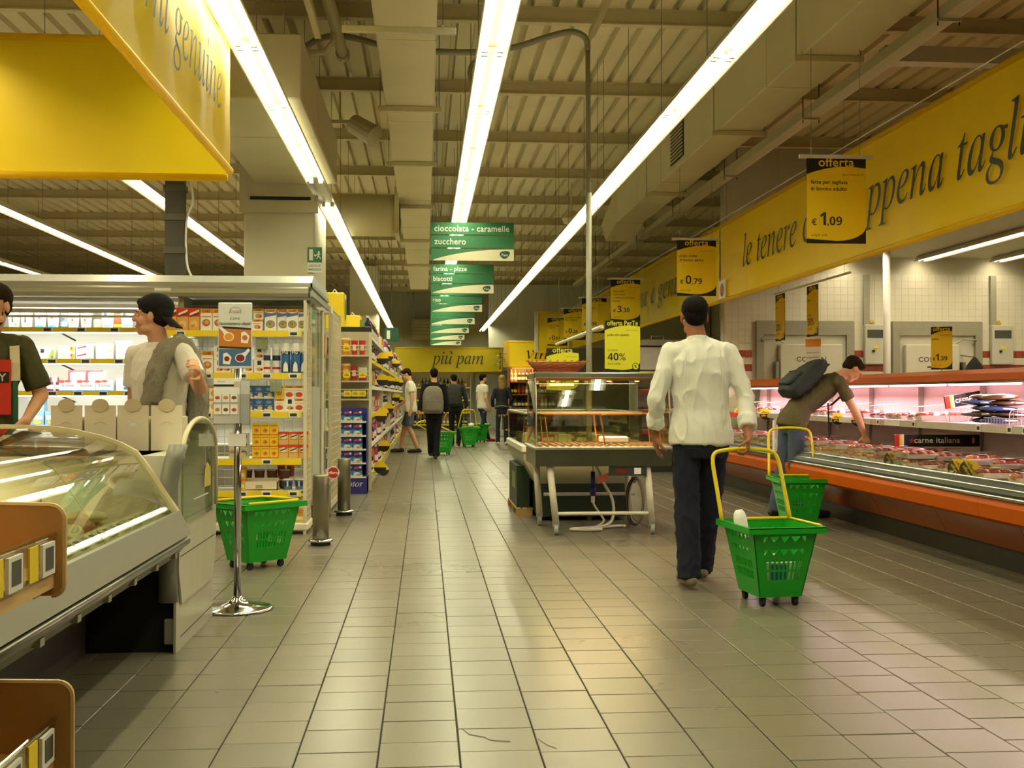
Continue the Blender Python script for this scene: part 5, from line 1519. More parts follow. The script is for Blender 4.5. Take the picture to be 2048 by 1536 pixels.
# second shelf
navy = carton(.088, .06, .115, (240, 236, 224), [(.35, .58, .75, .92, (36, 44, 84)), ('o', .6, .26, .34, .14, (216, 150, 80)), ('o', .75, .24, .12, .08, (130, 60, 40))]).mesh('carton')
place('cream_carton', navy, [(-1.74 + .095 * i, YR, 1.416) for i in range(4)] + [(-1.455, YR, 1.533)], 'white carton with navy square on the second rack shelf', 'carton', 'navy-square cartons')
place('cream_carton', chef_o, [(-2.12, YR, 1.416), (-2.01, YR, 1.416), (-1.90, YR, 1.416)], 'orange-topped carton on second rack shelf behind the shopper', 'carton', 'orange-topped cartons behind the shopper')
place('cream_carton', navy, [(-1.80, YR, 1.416), (-1.80, YR, 1.533), (-1.71, YR, 1.533)], 'white carton with navy square left of the poster pole', 'carton', 'navy-square cartons by the pole')
spr_g = can(.037, .255, [(0, .12, (226, 224, 216)), (.12, .2, (190, 60, 50)), (.2, .42, (232, 230, 222)), (.42, .60, (40, 56, 100)), (.60, .80, (222, 220, 208))], (236, 234, 224)).mesh('can')
spr_b = can(.040, .262, [(0, .30, (40, 74, 140)), (.30, .62, (60, 110, 170)), (.62, .72, (30, 44, 90)), (.72, .80, (236, 234, 226))], (240, 238, 230))
spr_b.poly([(-.018, -.0412, .01), (.026, -.0412, .01), (.022, -.0412, .07), (.004, -.0412, .10), (-.014, -.0412, .07)], PAPERW).text('Più', 0, .165, .04, PAPERW, 'b', align='c', y=-.0415)
spr_b = spr_b.mesh('can')
place('cream_can', spr_g, [(-1.395, YR + .03, 1.416), (-1.31, YR + .06, 1.416)], 'white spray cream can with navy label on the second rack shelf', 'spray can', 'white spray cans', rz=0)
place('cream_can', spr_b, [(-1.225, YR + .03, 1.416), (-1.14, YR + .03, 1.416), (-1.08, YR + .10, 1.416)], 'blue spray cream can on the second rack shelf', 'spray can', 'blue spray cans')
# third shelf
blu = carton(.083, .06, .112, (56, 92, 144), [('t', [(0, 0), (1, 0), (1, .12), (0, .22)], (228, 220, 196)), ('o', .62, .28, .26, .14, (222, 190, 110)), ('o', .5, .72, .3, .12, (110, 150, 190)), (.1, .46, .9, .50, (160, 180, 200))]).mesh('carton')
for j in range(2):
    for i in range(3):
        place('cream_box', blu, [(-1.54 + .086 * i, YR, 1.076 + .114 * j)], 'blue cream box, %s column, %s layer on the third rack shelf' % (('left', 'middle', 'right')[i], ('lower', 'upper')[j]), 'carton', None)
place('cream_box', carton(.083, .06, .112, (240, 206, 40), [('o', .5, .45, .3, .25, (226, 150, 40)), (.1, .8, .9, .9, (200, 130, 30))]).mesh('carton'), [(-1.275, YR, 1.190)], 'single yellow carton right of the blue stack on the third rack shelf', 'carton', None)
red_o = carton(.083, .06, .112, (240, 234, 216), [(0, .82, 1, 1, OR), ('o', .5, .3, .38, .2, (206, 80, 40)), (.1, .6, .9, .66, (226, 190, 160))], [('CHEF', .5, .83, .17, (60, 40, 20))]).mesh('carton')
place('cream_box', red_o, [(-1.275, YR, 1.076), (-1.105, YR, 1.076), (-1.19, YR, 1.190), (-1.105, YR, 1.190)], 'carton with orange top and tomato-red dish on the third rack shelf', 'carton', 'tomato-dish cartons')
place('cream_box', navy, [(-1.19, YR, 1.076)], 'white navy-square carton among tomato-dish cartons on third rack shelf', 'carton', None)
brn = carton(.085, .06, .112, (150, 50, 30), [('o', .5, .62, .34, .18, (214, 160, 60)), ('o', .5, .25, .4, .14, (200, 130, 60))]).mesh('carton')
place('biscuit_box', brn, [(-2.02 + .0 * i, YR, 1.076 + .114 * j) for j in range(2) for i in range(1)], 'dark red box at left end of the third rack shelf', 'carton', 'dark red boxes')
place('biscuit_box', carton(.085, .06, .112, (238, 230, 206), [('o', .5, .4, .36, .26, (220, 176, 60)), (0, .82, 1, 1, OR)]).mesh('carton'), [(-1.93, YR, 1.076), (-1.93, YR, 1.190), (-1.84, YR, 1.076), (-1.84, YR, 1.19), (-1.74, YR, 1.076), (-1.65, YR, 1.076)], 'cream and gold box beside the leaflet pocket on the third rack shelf', 'carton', 'cream and gold boxes')
# fourth shelf
chg = carton(.16, .10, .072, (186, 192, 186), [(0, .60, .6, .95, OR), ('o', .78, .55, .2, .4, (76, 96, 130)), ('o', .78, .45, .15, .28, (206, 176, 70)), (0, 0, .6, .2, (206, 206, 196))], [('CHEF', .3, .62, .3, (60, 40, 20))]).mesh('carton')
place('cheese_tray', chg, [(-1.63, YR, .666 + .0745 * i) for i in range(3)], 'flat grey carton with orange band in a three-high stack on fourth rack shelf', 'carton', 'flat grey cartons')
yl = carton(.073, .07, .10, (244, 202, 36), [(0, 0, 1, .07, (220, 70, 30)), ('o', .5, .40, .3, .2, (224, 150, 40)), ('o', .55, .42, .14, .1, (206, 90, 40)), (.1, .78, .9, .86, (206, 120, 30))]).mesh('carton')
for j in range(3):
    for i in range(3):
        place('stock_box', yl, [(-1.475 + .076 * i, YR, .666 + .101 * j)], 'yellow stock box, %s column, %s layer of the stack on fourth rack shelf' % (('left', 'middle', 'right')[i], ('bottom', 'middle', 'top')[j]), 'carton', None)
orr = carton(.083, .07, .115, (226, 178, 96), [(0, .78, 1, 1, (216, 62, 30)), ('o', .52, .62, .34, .2, (232, 224, 196)), ('t', [(.18, .52), (.85, .68), (.85, .78), (.18, .62)], (56, 66, 60)), (.1, .40, .9, .44, (206, 70, 40))]).mesh('carton')
for j in range(2):
    for i in range(3):
        place('soup_box', orr, [(-1.24 + .087 * i, YR, .666 + .117 * j)], 'orange-red soup box, %s column, %s layer on fourth rack shelf' % (('left', 'middle', 'right')[i], ('lower', 'upper')[j]), 'carton', None)
# fifth shelf
place('salad_tub', tub(.048, .085, (190, 190, 180), (120, 62, 48), [(.2, .6, (86, 76, 50), -2.3, -.8)]).mesh('tub'), [(-1.58 + .11 * i, YR + .16, .386 + .087 * j) for j in range(2) for i in range(4)], 'dark brown salad tub behind the white tray on fifth rack shelf', 'tub', 'dark salad tubs')
t = thing('display_tray', (-1.48, YR, .386), 0, 'white card tray with small barcode on fifth rack shelf', 'card tray')
MB().box(-.19, .19, 0, .008, 0, .075, CARD).box(-.19, .19, .1, .108, 0, .10, CARD).box(-.19, -.182, 0, .1, 0, .08, CARD).box(.182, .19, 0, .1, 0, .08, CARD).box(-.19, .19, 0, .1, 0, .006, CARD).build('tray', t)
MB().box(.0, .06, -.002, 0, .015, .045, mat((170, 160, 130), .6, name='barcode_beige')).build('barcode', t)
place('blue_tub', tub(.042, .095, (232, 230, 222), (84, 116, 170), [(.35, .75, (40, 50, 96), -2.4, -.7), (.3, .8, (226, 226, 220), -1.75, -1.4)]).mesh('tub'), [(-1.205, YR + .05, .386), (-1.105, YR + .05, .386)], 'blue and white tub at right of the fifth rack shelf', 'tub', 'blue tubs')
place('snack_cup', tub(.036, .10, (226, 60, 44), (132, 62, 46), []).mesh('tub'), [(-1.28, YR + .17, .40), (-1.20, YR + .19, .49), (-1.28, YR + .17, .50)], 'brown cup with red and white lid on fifth rack shelf', 'cup', 'red-lidded cups')
place('pasta_bag', carton(.10, .08, .10, (226, 176, 60), [(.1, .2, .9, .5, (236, 226, 180)), (0, .8, 1, 1, (214, 130, 40))]).mesh('carton'), [(-1.11, YR, .101), (-1.11, YR, .203), (-1.22, YR, .101), (-1.22, YR, .203), (-1.33, YR, .101), (-1.62, YR, .386), (-1.62, YR, .487)], 'golden pack low in the wire rack', 'pack', 'golden packs')
# second wire rack behind, along the aisle side, and the cabinet's clear end
R2 = thing('wire_rack', (-1.03, 11.75, 0), 0, 'second narrow wire rack along the aisle behind the first', 'wire rack')
grid(-.28, .0, .10, 2.12, 'y', .0, .055, nm='front_grid', parent=R2)
grid(.0, 1.35, .10, 2.12, 'x', .05, .07, nm='side_grid', parent=R2)
for y in (0, 1.35):
    MB().box(.035, .062, y - .013, y + .013, 0, 2.14, RW).build('upright', R2)
for z in (.4, .85, 1.25, 1.65):
    MB().box(-.28, .03, .03, 1.3, z - .01, z, RW).build('shelf', R2)
MB().box(-.28, .06, -.01, .25, 2.07, 2.15, PAPERW).build('header_card', R2)
MB().box(-.28, .05, .0, 1.35, .03, .10, CREAM).build('base_tray', R2)
cols = [((226, 170, 60), 'golden'), ((52, 60, 96), 'navy'), ((226, 222, 206), 'white'), ((140, 170, 110), 'pale green')]
for k, z in enumerate((.401, .851, 1.251, 1.651)):
    for j in range(5):
        c, cn = cols[(k + j // 2) % 4]
        me = carton(.12, .10, .22, c, [(.1, .5, .9, .8, (236, 232, 216)), (.2, .15, .8, .3, (200, 90, 50))]).mesh('carton')
        place('grocery_box', me, [(-1.09, 11.90 + j * .25, z)], '%s box on the %s shelf of second wire rack, place %s from front' % (cn, ('lowest', 'second', 'third', 'top')[k], ('first', 'second', 'third', 'fourth', 'fifth')[j]), 'carton', None, rz=pi / 2)
t = thing('cabinet_end', (-1.04, 10.55, 0), 0, 'pale grey cabinet end with clear bumper beside the wire racks', 'cabinet end')
MB().prism([(.0, .2), (1.0, .2), (1.0, .75), (.75, .85), (.7, 1.0), (.7, 1.3), (0, 1.3)], 'x', -.02, .0, mat((196, 200, 186), .35, .1, name='end_pale')).build('lower_panel', t)
MB().prism([(.0, 1.3), (.72, 1.3), (.72, 2.06), (.0, 2.06)], 'x', -.015, -.005, CLEAR).build('upper_window', t)
MB().cyl((.02, .74, .2), (.02, .74, 2.06), .018, CREAM, n=8).build('corner_post', t)
MB().cyl((.04, -.2, .25), (.04, 1.6, .28), .022, STEEL, n=10).build('bumper_bar', t, smooth=True)
MB().box(-.02, .0, .0, 1.1, 0, .2, KICK).build('kickplate', t)

# ================================================================== END CAP RACK with blue display
EC = thing('end_cap_rack', (-.9, 14.55, 0), 0, 'cream end-cap rack of orange and red tins beyond the wire racks', 'wire rack')
def ec(x): return x + .9
for x in (-1.30, -.70):
    MB().box(ec(x) - .018, ec(x) + .018, -.02, .02, 0, 2.02, RW).build('upright', EC)
MB().box(ec(-1.30), ec(-.70), .33, .35, 0, 2.05, mat((186, 178, 146), .5, name='rack_back')).build('back_panel', EC)
for z in (1.735, 1.405, 1.17, .2):
    s = MB().box(ec(-1.30), ec(-.70), .0, .33, z - .02, z, RW).build('shelf', EC)
    for dz in (.07, .12):
        MB().cyl((ec(-1.30), -.015, z + dz), (ec(-.70), -.015, z + dz), .005, RW, n=5).build('guard_wire', s)
TIN = tub(.055, .22, (236, 220, 160), (236, 150, 30), [(.3, .7, (240, 214, 130), -2.2, -.9)]).mesh('tin')
RTIN = tub(.042, .19, (196, 50, 40), (200, 56, 44), [(.3, .7, (236, 226, 206), -2.2, -.9)]).mesh('tin')
WTIN = carton(.10, .06, .17, (230, 226, 214), [(0, 0, 1, .4, (180, 70, 110)), (.1, .6, .9, .66, (60, 60, 60))]).mesh('carton')
place('orange_tin', TIN, [(-1.02, 14.68, 1.736), (-1.14, 14.68, 1.736), (-1.02, 14.68, 1.406), (-1.14, 14.68, 1.406)], 'orange tin on the end-cap rack', 'tin', 'orange tins')
place('red_tin', RTIN, [(-.91, 14.66, 1.736), (-.81, 14.66, 1.736), (-.915, 14.68, 1.406)], 'red tin beside the orange tins on the end-cap rack', 'tin', 'red tins')
place('white_pack', WTIN, [(-.80, 14.62, 1.406)], 'white and pink pack on the second end-cap shelf', 'carton', None)
place('green_pouch', carton(.11, .05, .12, (92, 110, 60), [(.2, .3, .8, .7, (216, 214, 190))]).mesh('carton'), [(-1.04, 14.64, 1.171), (-.92, 14.64, 1.171), (-.80, 14.64, 1.171)], 'olive pouch on the third end-cap shelf', 'pouch', 'olive pouches')
tick = MB().box(-.045, .045, -.004, 0, 0, .075, SY).box(-.03, .03, -.005, -.004, .028, .036, INK).box(-.02, .02, -.005, -.004, .045, .050, INK).mesh('ticket')
place('yellow_ticket', tick, [(-1.0, 14.52, 1.78, 0), (-1.0, 14.52, 1.44, 0), (-.80, 14.52, 1.44, 0), (-.99, 14.52, 1.20, .1), (-.89, 14.52, 1.20, 0), (-.80, 14.52, 1.20, 0)], 'small yellow price ticket on an end-cap shelf', 'price tag', 'yellow end-cap tickets')
# black bottle display behind the tins
t = thing('bottle_display', (-.86, 14.98, 1.5), 0, 'black card bottle display standing above the end-cap tins', 'display box')
MB().box(-.26, .15, 0, .2, .23, .62, mat((34, 28, 22), .5, name='display_black')).build('card_box', t)
for i in range(4):
    MB().box(-.22 + i * .095, -.20 + i * .095, -.003, 0, .44, .52, mat((96, 92, 80), .5, name='silhouette_grey')).build('bottle_silhouette', t)
MB().box(.04, .08, -.003, 0, .35, .39, mat((206, 170, 90), .5, name='emblem_gold')).build('emblem', t)
MB().text('mosto', .06, .27, .05, mat((190, 84, 40), .5, name='copper_print'), 'i', align='c', y=-.004).build('lettering', t)
MB().box(-.26, .15, 0, .2, .0, .23, RW).build('plinth', t)
# blue floor display
BL = mat((52, 48, 140), .45, name='display_blue', var=.03)
BT = thing('blue_display', (-.92, 14.0, 0), 0, 'dark blue cardboard floor display of blue snack boxes', 'display stand')
MB().box(-.24, -.232, 0, .33, .0, 1.06, BL).box(.195, .205, 0, .33, 0, 1.06, BL).box(-.24, .205, .31, .33, 0, 1.06, BL).build('card_case', BT)
MB().box(-.24, .205, -.004, .31, .0, .20, BL).build('plinth', BT)
MB().text('motor', .02, .09, .11, PAPERW, 'i', align='c', y=-.006).build('lettering', BT)
for k in range(5):
    MB().box(-.235, .195, -.006, .31, .195 + k * .17, .212 + k * .17, PAPERW).build('tray_lip', BT)
snk = carton(.118, .08, .145, (34, 56, 140), [(0, 0, 1, .14, (226, 226, 226)), ('t', [(0, .14), (1, .14), (1, .5), (.5, .40), (0, .52)], (70, 150, 206)), ('o', .45, .24, .34, .14, (232, 232, 236)), ('o', .6, .14, .2, .08, (206, 150, 60)), ('t', [(.15, .62), (.85, .72), (.85, .88), (.15, .80)], (214, 60, 90)), ('o', .8, .78, .12, .1, (236, 236, 240))]).mesh('carton')
for k in range(5):
    place('snack_box', snk, [(-1.075 + i * .122, 14.01, .214 + k * .17) for i in range(3)], 'blue snack box from the left on the %s tier of the blue floor display' % ('lowest', 'second', 'middle', 'fourth', 'top')[k], 'carton', 'blue snack boxes, tier %s' % ('one', 'two', 'three', 'four', 'five')[k])

# ================================================================== LONG GONDOLA along the aisle
GON = mat((214, 206, 176), .5, name='gondola_cream')
shz = (.16, .56, .96, 1.34, 1.70, 2.02)
prodc = [((226, 222, 208), (190, 50, 40)), ((36, 40, 64), (226, 222, 208)), ((214, 80, 40), (240, 226, 180)), ((226, 176, 50), (160, 60, 40)), ((60, 44, 40), (226, 214, 190)), ((190, 60, 84), (240, 236, 226)), ((110, 140, 90), (236, 232, 214)), ((150, 60, 120), (230, 226, 230))]
pm = []
for i, (a, b_) in enumerate(prodc):
    if i % 3 == 1:
        pm.append(('bottle', bottle(.042, .28, a, b_, b_).mesh('bottle')))
    else:
        pm.append(('carton', carton(.12, .12, .24, a, [(.1, .35, .9, .75, b_), (.2, .1, .8, .25, prodc[(i + 3) % 8][0])]).mesh('carton')))
cn = ['white and red', 'navy', 'orange', 'golden', 'brown', 'raspberry', 'green', 'purple']
BAY = 4.2
rr = random.Random(5)
for bay in range(5):
    y0 = 15.2 + bay * BAY
    nm = ('first', 'second', 'third', 'fourth', 'farthest')[bay]
    t = thing('shelving_bay', (-.72, y0, 0), 0, '%s cream shelving bay along the left of the aisle' % nm, 'shelving')
    MB().box(-.50, -.47, 0, BAY - .02, 0, 2.06, GON).build('back_panel', t)
    MB().box(-.47, -.02, 0, BAY - .02, 0, .14, GON).build('base', t)
    for y in (0.0, BAY - .05):
        MB().box(-.49, .0, y, y + .03, 0, 2.08, GON).build('upright', t)
    for k, z in enumerate(shz):
        s = MB().box(-.47, -.01, .03, BAY - .06, z - .025, z, GON).build('shelf', t)
        MB().box(-.008, .002, .03, BAY - .06, z - .045, z + .005, PAPERW if k % 2 else YEL).build('price_rail', s)
        y = .12; cnt = -1
        while y < BAY - .25:
            j = rr.randrange(8) if rr.random() < .35 else (k * 3 + int(y / .8) * 5 + bay) % 8
            cnt += 1
            if rr.random() < .9:
                kind, me = pm[j]
                place('shelf_' + kind, me, [(-.72 - .06 - .0 * rr.random(), y0 + y + .07, z + .001)], '%s %s, %s along on the %s shelf of the %s shelving bay' % (cn[j], kind, ORD[cnt], ('lowest', 'second', 'third', 'fourth', 'fifth', 'top')[k], nm), kind, '%s %ss in the %s bay' % (cn[j], kind, nm), rz=pi / 2)
            y += .17 if bay == 0 else (.26 if bay == 1 else .36)
TC = [-1]
for (y, z) in ((16.0, 1.737), (18.4, 1.85), (23.4, 1.87), (16.02, 1.432), (18.9, 1.454), (22.7, 1.49), (27.2, 1.52), (23.5, 1.168), (28.4, 1.095), (18.66, .997), (16.2, .962), (15.5, .933), (16.6, .471), (15.2, .249), (16.3, .14)):
    t = offer_disc('round yellow-black shelf talker, height %.1f m, %.0f m down the aisle' % (z, y), (-.60, y, z - .085), .085, math.radians(8 * math.sin(y * 9)), letters=False, group='shelf talkers along the gondola')
    TC[0] += 1; t['label'] = 'yellow and black shelf talker, %s shelf of left gondola, %s from top' % ('top' if z > 1.6 else 'fourth' if z > 1.3 else 'third' if z > .8 else 'low', ORD[TC[0]])
    MB().tube([(0, .006, .03), (-.06, .006, .015), (-.125, .006, .01)], .006, CLEAR, n=4).build('arm', t)
# bottom-shelf pink bags and orange packs spilling at the front
place('pasta_bag', MB().ball((0, 0, .12), (.09, .06, .12), P((206, 70, 90), .25), n=10, k=7).mesh('bag', True), [(-.80, 15.33, .561), (-.80, 15.50, .561)], 'pink cellophane bag at the near end of the left gondola', 'bag', 'pink bags')
# yellow cubes standing on top of the gondolas
for i, (y, s) in enumerate(((15.35, .50), (19.2, .46), (23.4, .46))):
    t = thing('yellow_cube', (-1.22, y, 2.06 + .0), 0, 'yellow advertising cube on shelving tops, %s of three' % ('nearest', 'middle', 'farthest')[i], 'advertising cube')
    MB().bbox(-.16, .13, 0, .42, .05, .05 + s, mat((240, 208, 24), .35, name='cube_yellow', var=.04), .012).build('cube', t)
    MB().prism([(.05 + .34 * 0, 0)] if False else [(.21 + .15 * math.cos(a), .05 + s * .55 + .15 * math.sin(a)) for a in [2 * pi * k / 20 for k in range(20)]], 'x', .131, .134, mat((120, 124, 60), .5, name='cube_print')).build('round_print', t)
    MB().box(-.2, .2, .02, .40, .0, .05, GON).build('plinth', t)
    MB().tube([(-.05, .2, .05 + s), (-.02, .2, .11 + s), (.03, .2, .05 + s)], .01, CREAM, n=5).build('ribbon', t)
MB_g = MB().box(-1.70, -1.23, 15.2, 30.9, 0, 2.05, GON)
o = MB_g.build('gondola_back'); tag(o, 'plain back shelving body behind the left aisle bays', 'shelving')

# ================================================================== HEATED DISPLAY ON WHEELS
HS = thing('heated_display', (1.55, 9.7, 0), 0, 'wheeled heated display case with glass sides and white legs', 'display case')
def hs(x): return x - 1.55
SSD = mat((120, 120, 100), .22, .85, name='polished_side', var=.05)
GH = glass((240, 242, 232), .26, .012, name='display_glass')
MB().box(hs(.955), hs(2.15), 0, .92, .60, .745, SSD).build('base_tray', HS)
MB().bbox(hs(.94), hs(2.165), -.015, .935, .742, .768, ALU, .006).build('tray_rim', HS)
MB().bbox(hs(.95), hs(2.155), .10, .80, 1.368, 1.418, STEEL, .008).build('top_cover', HS)
MB().box(hs(.96), hs(2.145), .09, .10, 1.345, 1.372, mat((170, 120, 60), .3, .8, name='copper_trim')).build('top_trim', HS)
prof = [(.012, .77), (.012, .95), (.022, 1.12), (.05, 1.26), (.095, 1.37)]
MB().loft([[(hs(.965), y, z), (hs(2.14), y, z), (hs(2.14), y + .006, z), (hs(.965), y + .006, z)] for y, z in prof], GH).build('front_glass', HS)
for x in (.962, 2.138):
    P2 = prof + [(.80, 1.37), (.90, .77)]
    MB().prism([(a, b_) for a, b_ in P2], 'x', hs(x) - .003, hs(x) + .003, GH).build('side_glass', HS)
    MB().tube([(hs(x), a, b_) for a, b_ in prof], .006, ALU, n=6).build('glass_edge', HS)
MB().box(hs(.97), hs(2.13), .84, .846, .77, 1.37, GH).build('back_glass', HS)
LAMPLIT = mat((226, 150, 90), .25, .8, name='lamplit_metal')  # orange light of the heater lamps put into the metal colour
HL = emit((1.0, .42, .10), 7.0, 'heater_glow')
for x in (1.12, 1.33, 1.62, 1.87):
    MB().lathe([(.018, 0), (.024, .014), (.010, .03)], (hs(x), .14, 1.338), HL, n=10).build('heater_lamp', HS)
MB().box(hs(1.12), hs(1.34), .38, .40, 1.305, 1.325, HL).build('heater_bar', HS)
l = bpy.data.lights.new('heater_light', 'AREA'); l.shape = 'RECTANGLE'; l.size = 1.0; l.size_y = .3; l.color = (1.0, .66, .34); l.energy = 34.0
o = bpy.data.objects.new('heater_light', l); C.objects.link(o); o.location = (1.55, 10.15, 1.33)
for x0 in (1.08, 1.58):
    fr = MB().tube([(hs(x0), .10, .78), (hs(x0 - .03), .16, 1.05), (hs(x0 + .46), .16, 1.05), (hs(x0 + .50), .10, .78)], .007, LAMPLIT, n=6)
    fr.tube([(hs(x0), .60, .78), (hs(x0 - .03), .55, 1.05), (hs(x0 + .46), .55, 1.05), (hs(x0 + .50), .60, .78)], .007, LAMPLIT, n=6)
    fr.cyl((hs(x0 - .03), .16, 1.05), (hs(x0 - .03), .55, 1.05), .006, LAMPLIT, n=5).cyl((hs(x0 + .46), .16, 1.05), (hs(x0 + .46), .55, 1.05), .006, LAMPLIT, n=5)
    fr.build('wire_stand', HS)
for i in range(17):
    MB().box(hs(1.0 + i * .066), hs(1.022 + i * .066), .06, .80, .775, .783, LAMPLIT).build('grill_slat', HS)
MB().bbox(hs(1.60), hs(1.85), .45, .62, .785, .84, WHITE, .01).build('food_pan', HS)
# legs, stretchers, casters
for xa, xb, ya, yb in ((1.085, 1.138, .06, .06), (1.945, 1.985, .06, .06), (1.04, 1.07, .82, .80), (1.90, 1.92, .82, .80)):
    lg = MB().cyl((hs(xb), yb, .115), (hs(xa), ya, .60), .030, CREAM, n=12).build('leg', HS, smooth=True)
    MB().cyl((hs(xb) - .016, yb - .01, .045), (hs(xb) + .016, yb - .01, .045), .045, mat((150, 150, 140), .5, name='caster_grey'), n=16).build('caster_wheel', lg)
    MB().box(hs(xb) - .028, hs(xb) + .028, yb - .02, yb + .03, .075, .12, ALU).build('caster_fork', lg)
for y, z in ((.06, .185), (.80, .29)):
    MB().cyl((hs(1.11), y, z), (hs(1.97), y, z), .016, CREAM, n=8).build('stretcher', HS)
MB().box(hs(1.60), hs(1.93), .012, .04, .515, .60, mat((54, 54, 48), .4, name='control_panel')).build('control_panel', HS)
MB().box(hs(1.66), hs(1.76), .008, .012, .540, .575, mat((120, 30, 24), .3, name='red_display')).box(hs(1.82), hs(1.88), .008, .012, .53, .585, PAPERW).build('control_display', HS)
MB().poly([(hs(1.5), .06, .50), (hs(1.64), .05, .56), (hs(1.58), .055, .47), (hs(1.51), .06, .44)], mat((150, 70, 40), .5, name='torn_label')).build('torn_label', HS)
# power lead with blue plug, hose on the floor, black cable coil
t = thing('power_lead', (1.53, 10.2, 0), 0, 'grey power lead with blue plug under the heated display', 'power lead')
MB().cyl((0, 0, .52), (0, 0, .38), .020, mat((30, 40, 110), .4, name='plug_blue'), n=10).cyl((0, 0, .38), (.0, 0, .30), .027, mat((30, 40, 110), .4, name='plug_blue'), n=10).build('plug', t, smooth=True)
MB().cyl((0, 0, .52), (0, 0, .60), .008, WHITE, n=6).build('flex', t)
MB().cyl((0, 0, .30), (0, 0, .24), .018, CREAM, n=8).build('plug_tail', t)
MB().tube(flow([(0, 0, .24), (.02, 0, .2), (.06, 0, .14), (.10, .0, .07), (.02, -.02, .02), (-.1, -.06, .018)]), .010, CREAM, n=6).build('lead', t, smooth=True)
MB().tube(flow([(.03, .02, .58), (.10, .02, .42), (.18, .0, .26), (.18, -.02, .1), (.1, -.04, .03), (-.08, -.10, .018), (-.2, -.14, .018), (-.22, -.20, .018), (-.12, -.24, .018), (.02, -.22, .018), (.04, -.18, .018), (-.06, -.13, .018), (.12, -.02, .018), (.26, .05, .018), (.30, .02, .018)]), .014, CREAM, n=7).build('floor_hose', t, smooth=True)
t = thing('cable_coil', (1.94, 10.3, 0), 0, 'loose coil of dark cable hanging on the display leg', 'cable')
for k in range(4):
    MB().tube([((.065 + .006 * k) * math.cos(a), .012 * k - .02, .235 + (.20 + .008 * k) * math.sin(a)) for a in [2 * pi * i / 24 for i in range(24)]], .007, DARK if k % 2 else COND, n=5, closed=True).build('cable_loop', t, smooth=True)
# wicker basket on top
WK = [mat((170, 104, 50), .6, name='wicker_tan', var=.12, scale=30), mat((168, 58, 36), .6, name='wicker_red', var=.12, scale=30)]
t = thing('wicker_basket', (1.19, 10.08, 1.419), 0, 'oval tan and red wicker basket on top of heated display', 'basket')
mb = MB()
for lev in range(7):
    f = lev / 6
    rx, ry, z = .185 + .075 * f, .10 + .05 * f, .008 + .085 * f
    MB().tube([((rx + .006 * math.sin(12 * a + lev * pi)) * math.cos(a), (ry + .006 * math.sin(12 * a + lev * pi)) * math.sin(a), z) for a in [2 * pi * i / 48 for i in range(48)]], .0075, WK[1] if lev in (2, 3) else WK[0], n=5, closed=True).build('weave_ring', t, smooth=True)
mb = MB()
for i in range(26):
    a = 2 * pi * i / 26
    mb.tube([(.183 * math.cos(a), .098 * math.sin(a), 0), (.262 * math.cos(a), .152 * math.sin(a), .095), (.285 * math.cos(a + .12), .17 * math.sin(a + .12), .112)], .005, WK[0], n=4)
mb.build('weave_stakes', t)
MB().lathe([(.02, 0), (.19, 0), (.19, .008), (.02, .008)], (0, 0, 0), WK[0], n=24).build('bottom', t)
t.children[-1].scale = (1, .55, 1)
offer_sign('lemon-yellow offer sign, forty percent off, standing on heated display', (1.60, 9.95, 1.43), .32, .455, ['pollo allo spiedo'], '40%', head='offerta PerTe', rail=False, pct=True, yel=SYG, hsize=.062, stick=.012)
offer_sign('offer sign priced zero ninety-seven seen through the heated display', (1.19, 11.0, 1.25), .32, .43, [], '0,97', rail=False, yel=SYG, hsize=.07, stick=.20)

# ================================================================== REFRIGERATED ISLAND behind it
IS = thing('island_case', (1.5, 10.86, 0), 0, 'refrigerated island case with glass rim behind the heated display', 'display case')
def isx(x): return x - 1.5
LI = 2.0
GRB = mat((34, 52, 26), .5, name='island_dark_green')
MB().box(isx(1.10), isx(2.0), .0, LI, .04, .36, GRB).build('base', IS)
MB().prism([(isx(1.08), .36), (isx(2.05), .36), (isx(2.12), .60), (isx(2.12), .66), (isx(.95), .66), (isx(.95), .60)], 'y', 0, LI, mat((150, 148, 124), .35, .2, name='island_grey')).build('body', IS)
MB().bbox(isx(.93), isx(2.14), -.02, LI + .02, .66, .735, mat((206, 204, 186), .4, name='island_ledge'), .012).build('ledge', IS)
for x in (.96, 2.11):
    MB().box(isx(x) - .003, isx(x) + .003, .0, LI, .735, 1.04, GH).build('side_glass', IS)
for y in (0, LI):
    MB().box(isx(.96), isx(2.11), y - .003, y + .003, .735, 1.04, GH).build('end_glass', IS)
mb = MB()
for a, b_ in (((.96, 0), (2.11, 0)), ((2.11, 0), (2.11, LI)), ((2.11, LI), (.96, LI)), ((.96, LI), (.96, 0))):
    MB().cyl((isx(a[0]), a[1], 1.045), (isx(b_[0]), b_[1], 1.045), .014, ALU, n=8).build('glass_rail', IS)
MB().box(isx(.96), isx(2.11), .02, LI - .02, .86, .866, GH).build('mid_shelf', IS)
for i, (x, y, z, c, n_) in enumerate([(1.05 + .17 * (i % 6), .25 + .5 * (i // 6), .737, i % 4, 0) for i in range(18)]):
    me = carton(.13, .12, .09, [(206, 186, 110), (190, 90, 50), (226, 220, 196), (120, 140, 70)][c], [(.1, .3, .9, .7, (236, 226, 190))])
    place('chilled_pack', me.mesh('carton'), [(x, 10.86 + y, z)], '%s chilled pack in the island case, %s across in the %s row' % (['golden', 'rust red', 'cream', 'olive'][c], ORD[i % 6], ORD[i // 6]), 'pack', None)
t = thing('wood_pallet', (.98, 11.3, 0), 0, 'small wooden pallet with green crate beside the island case', 'pallet')
WD = mat((176, 140, 84), .7, name='pallet_wood', var=.12, scale=20)
for y in (.0, .55, 1.1):
    MB().box(-.06, .10, y, y + .1, 0, .06, WD).build('block', t)
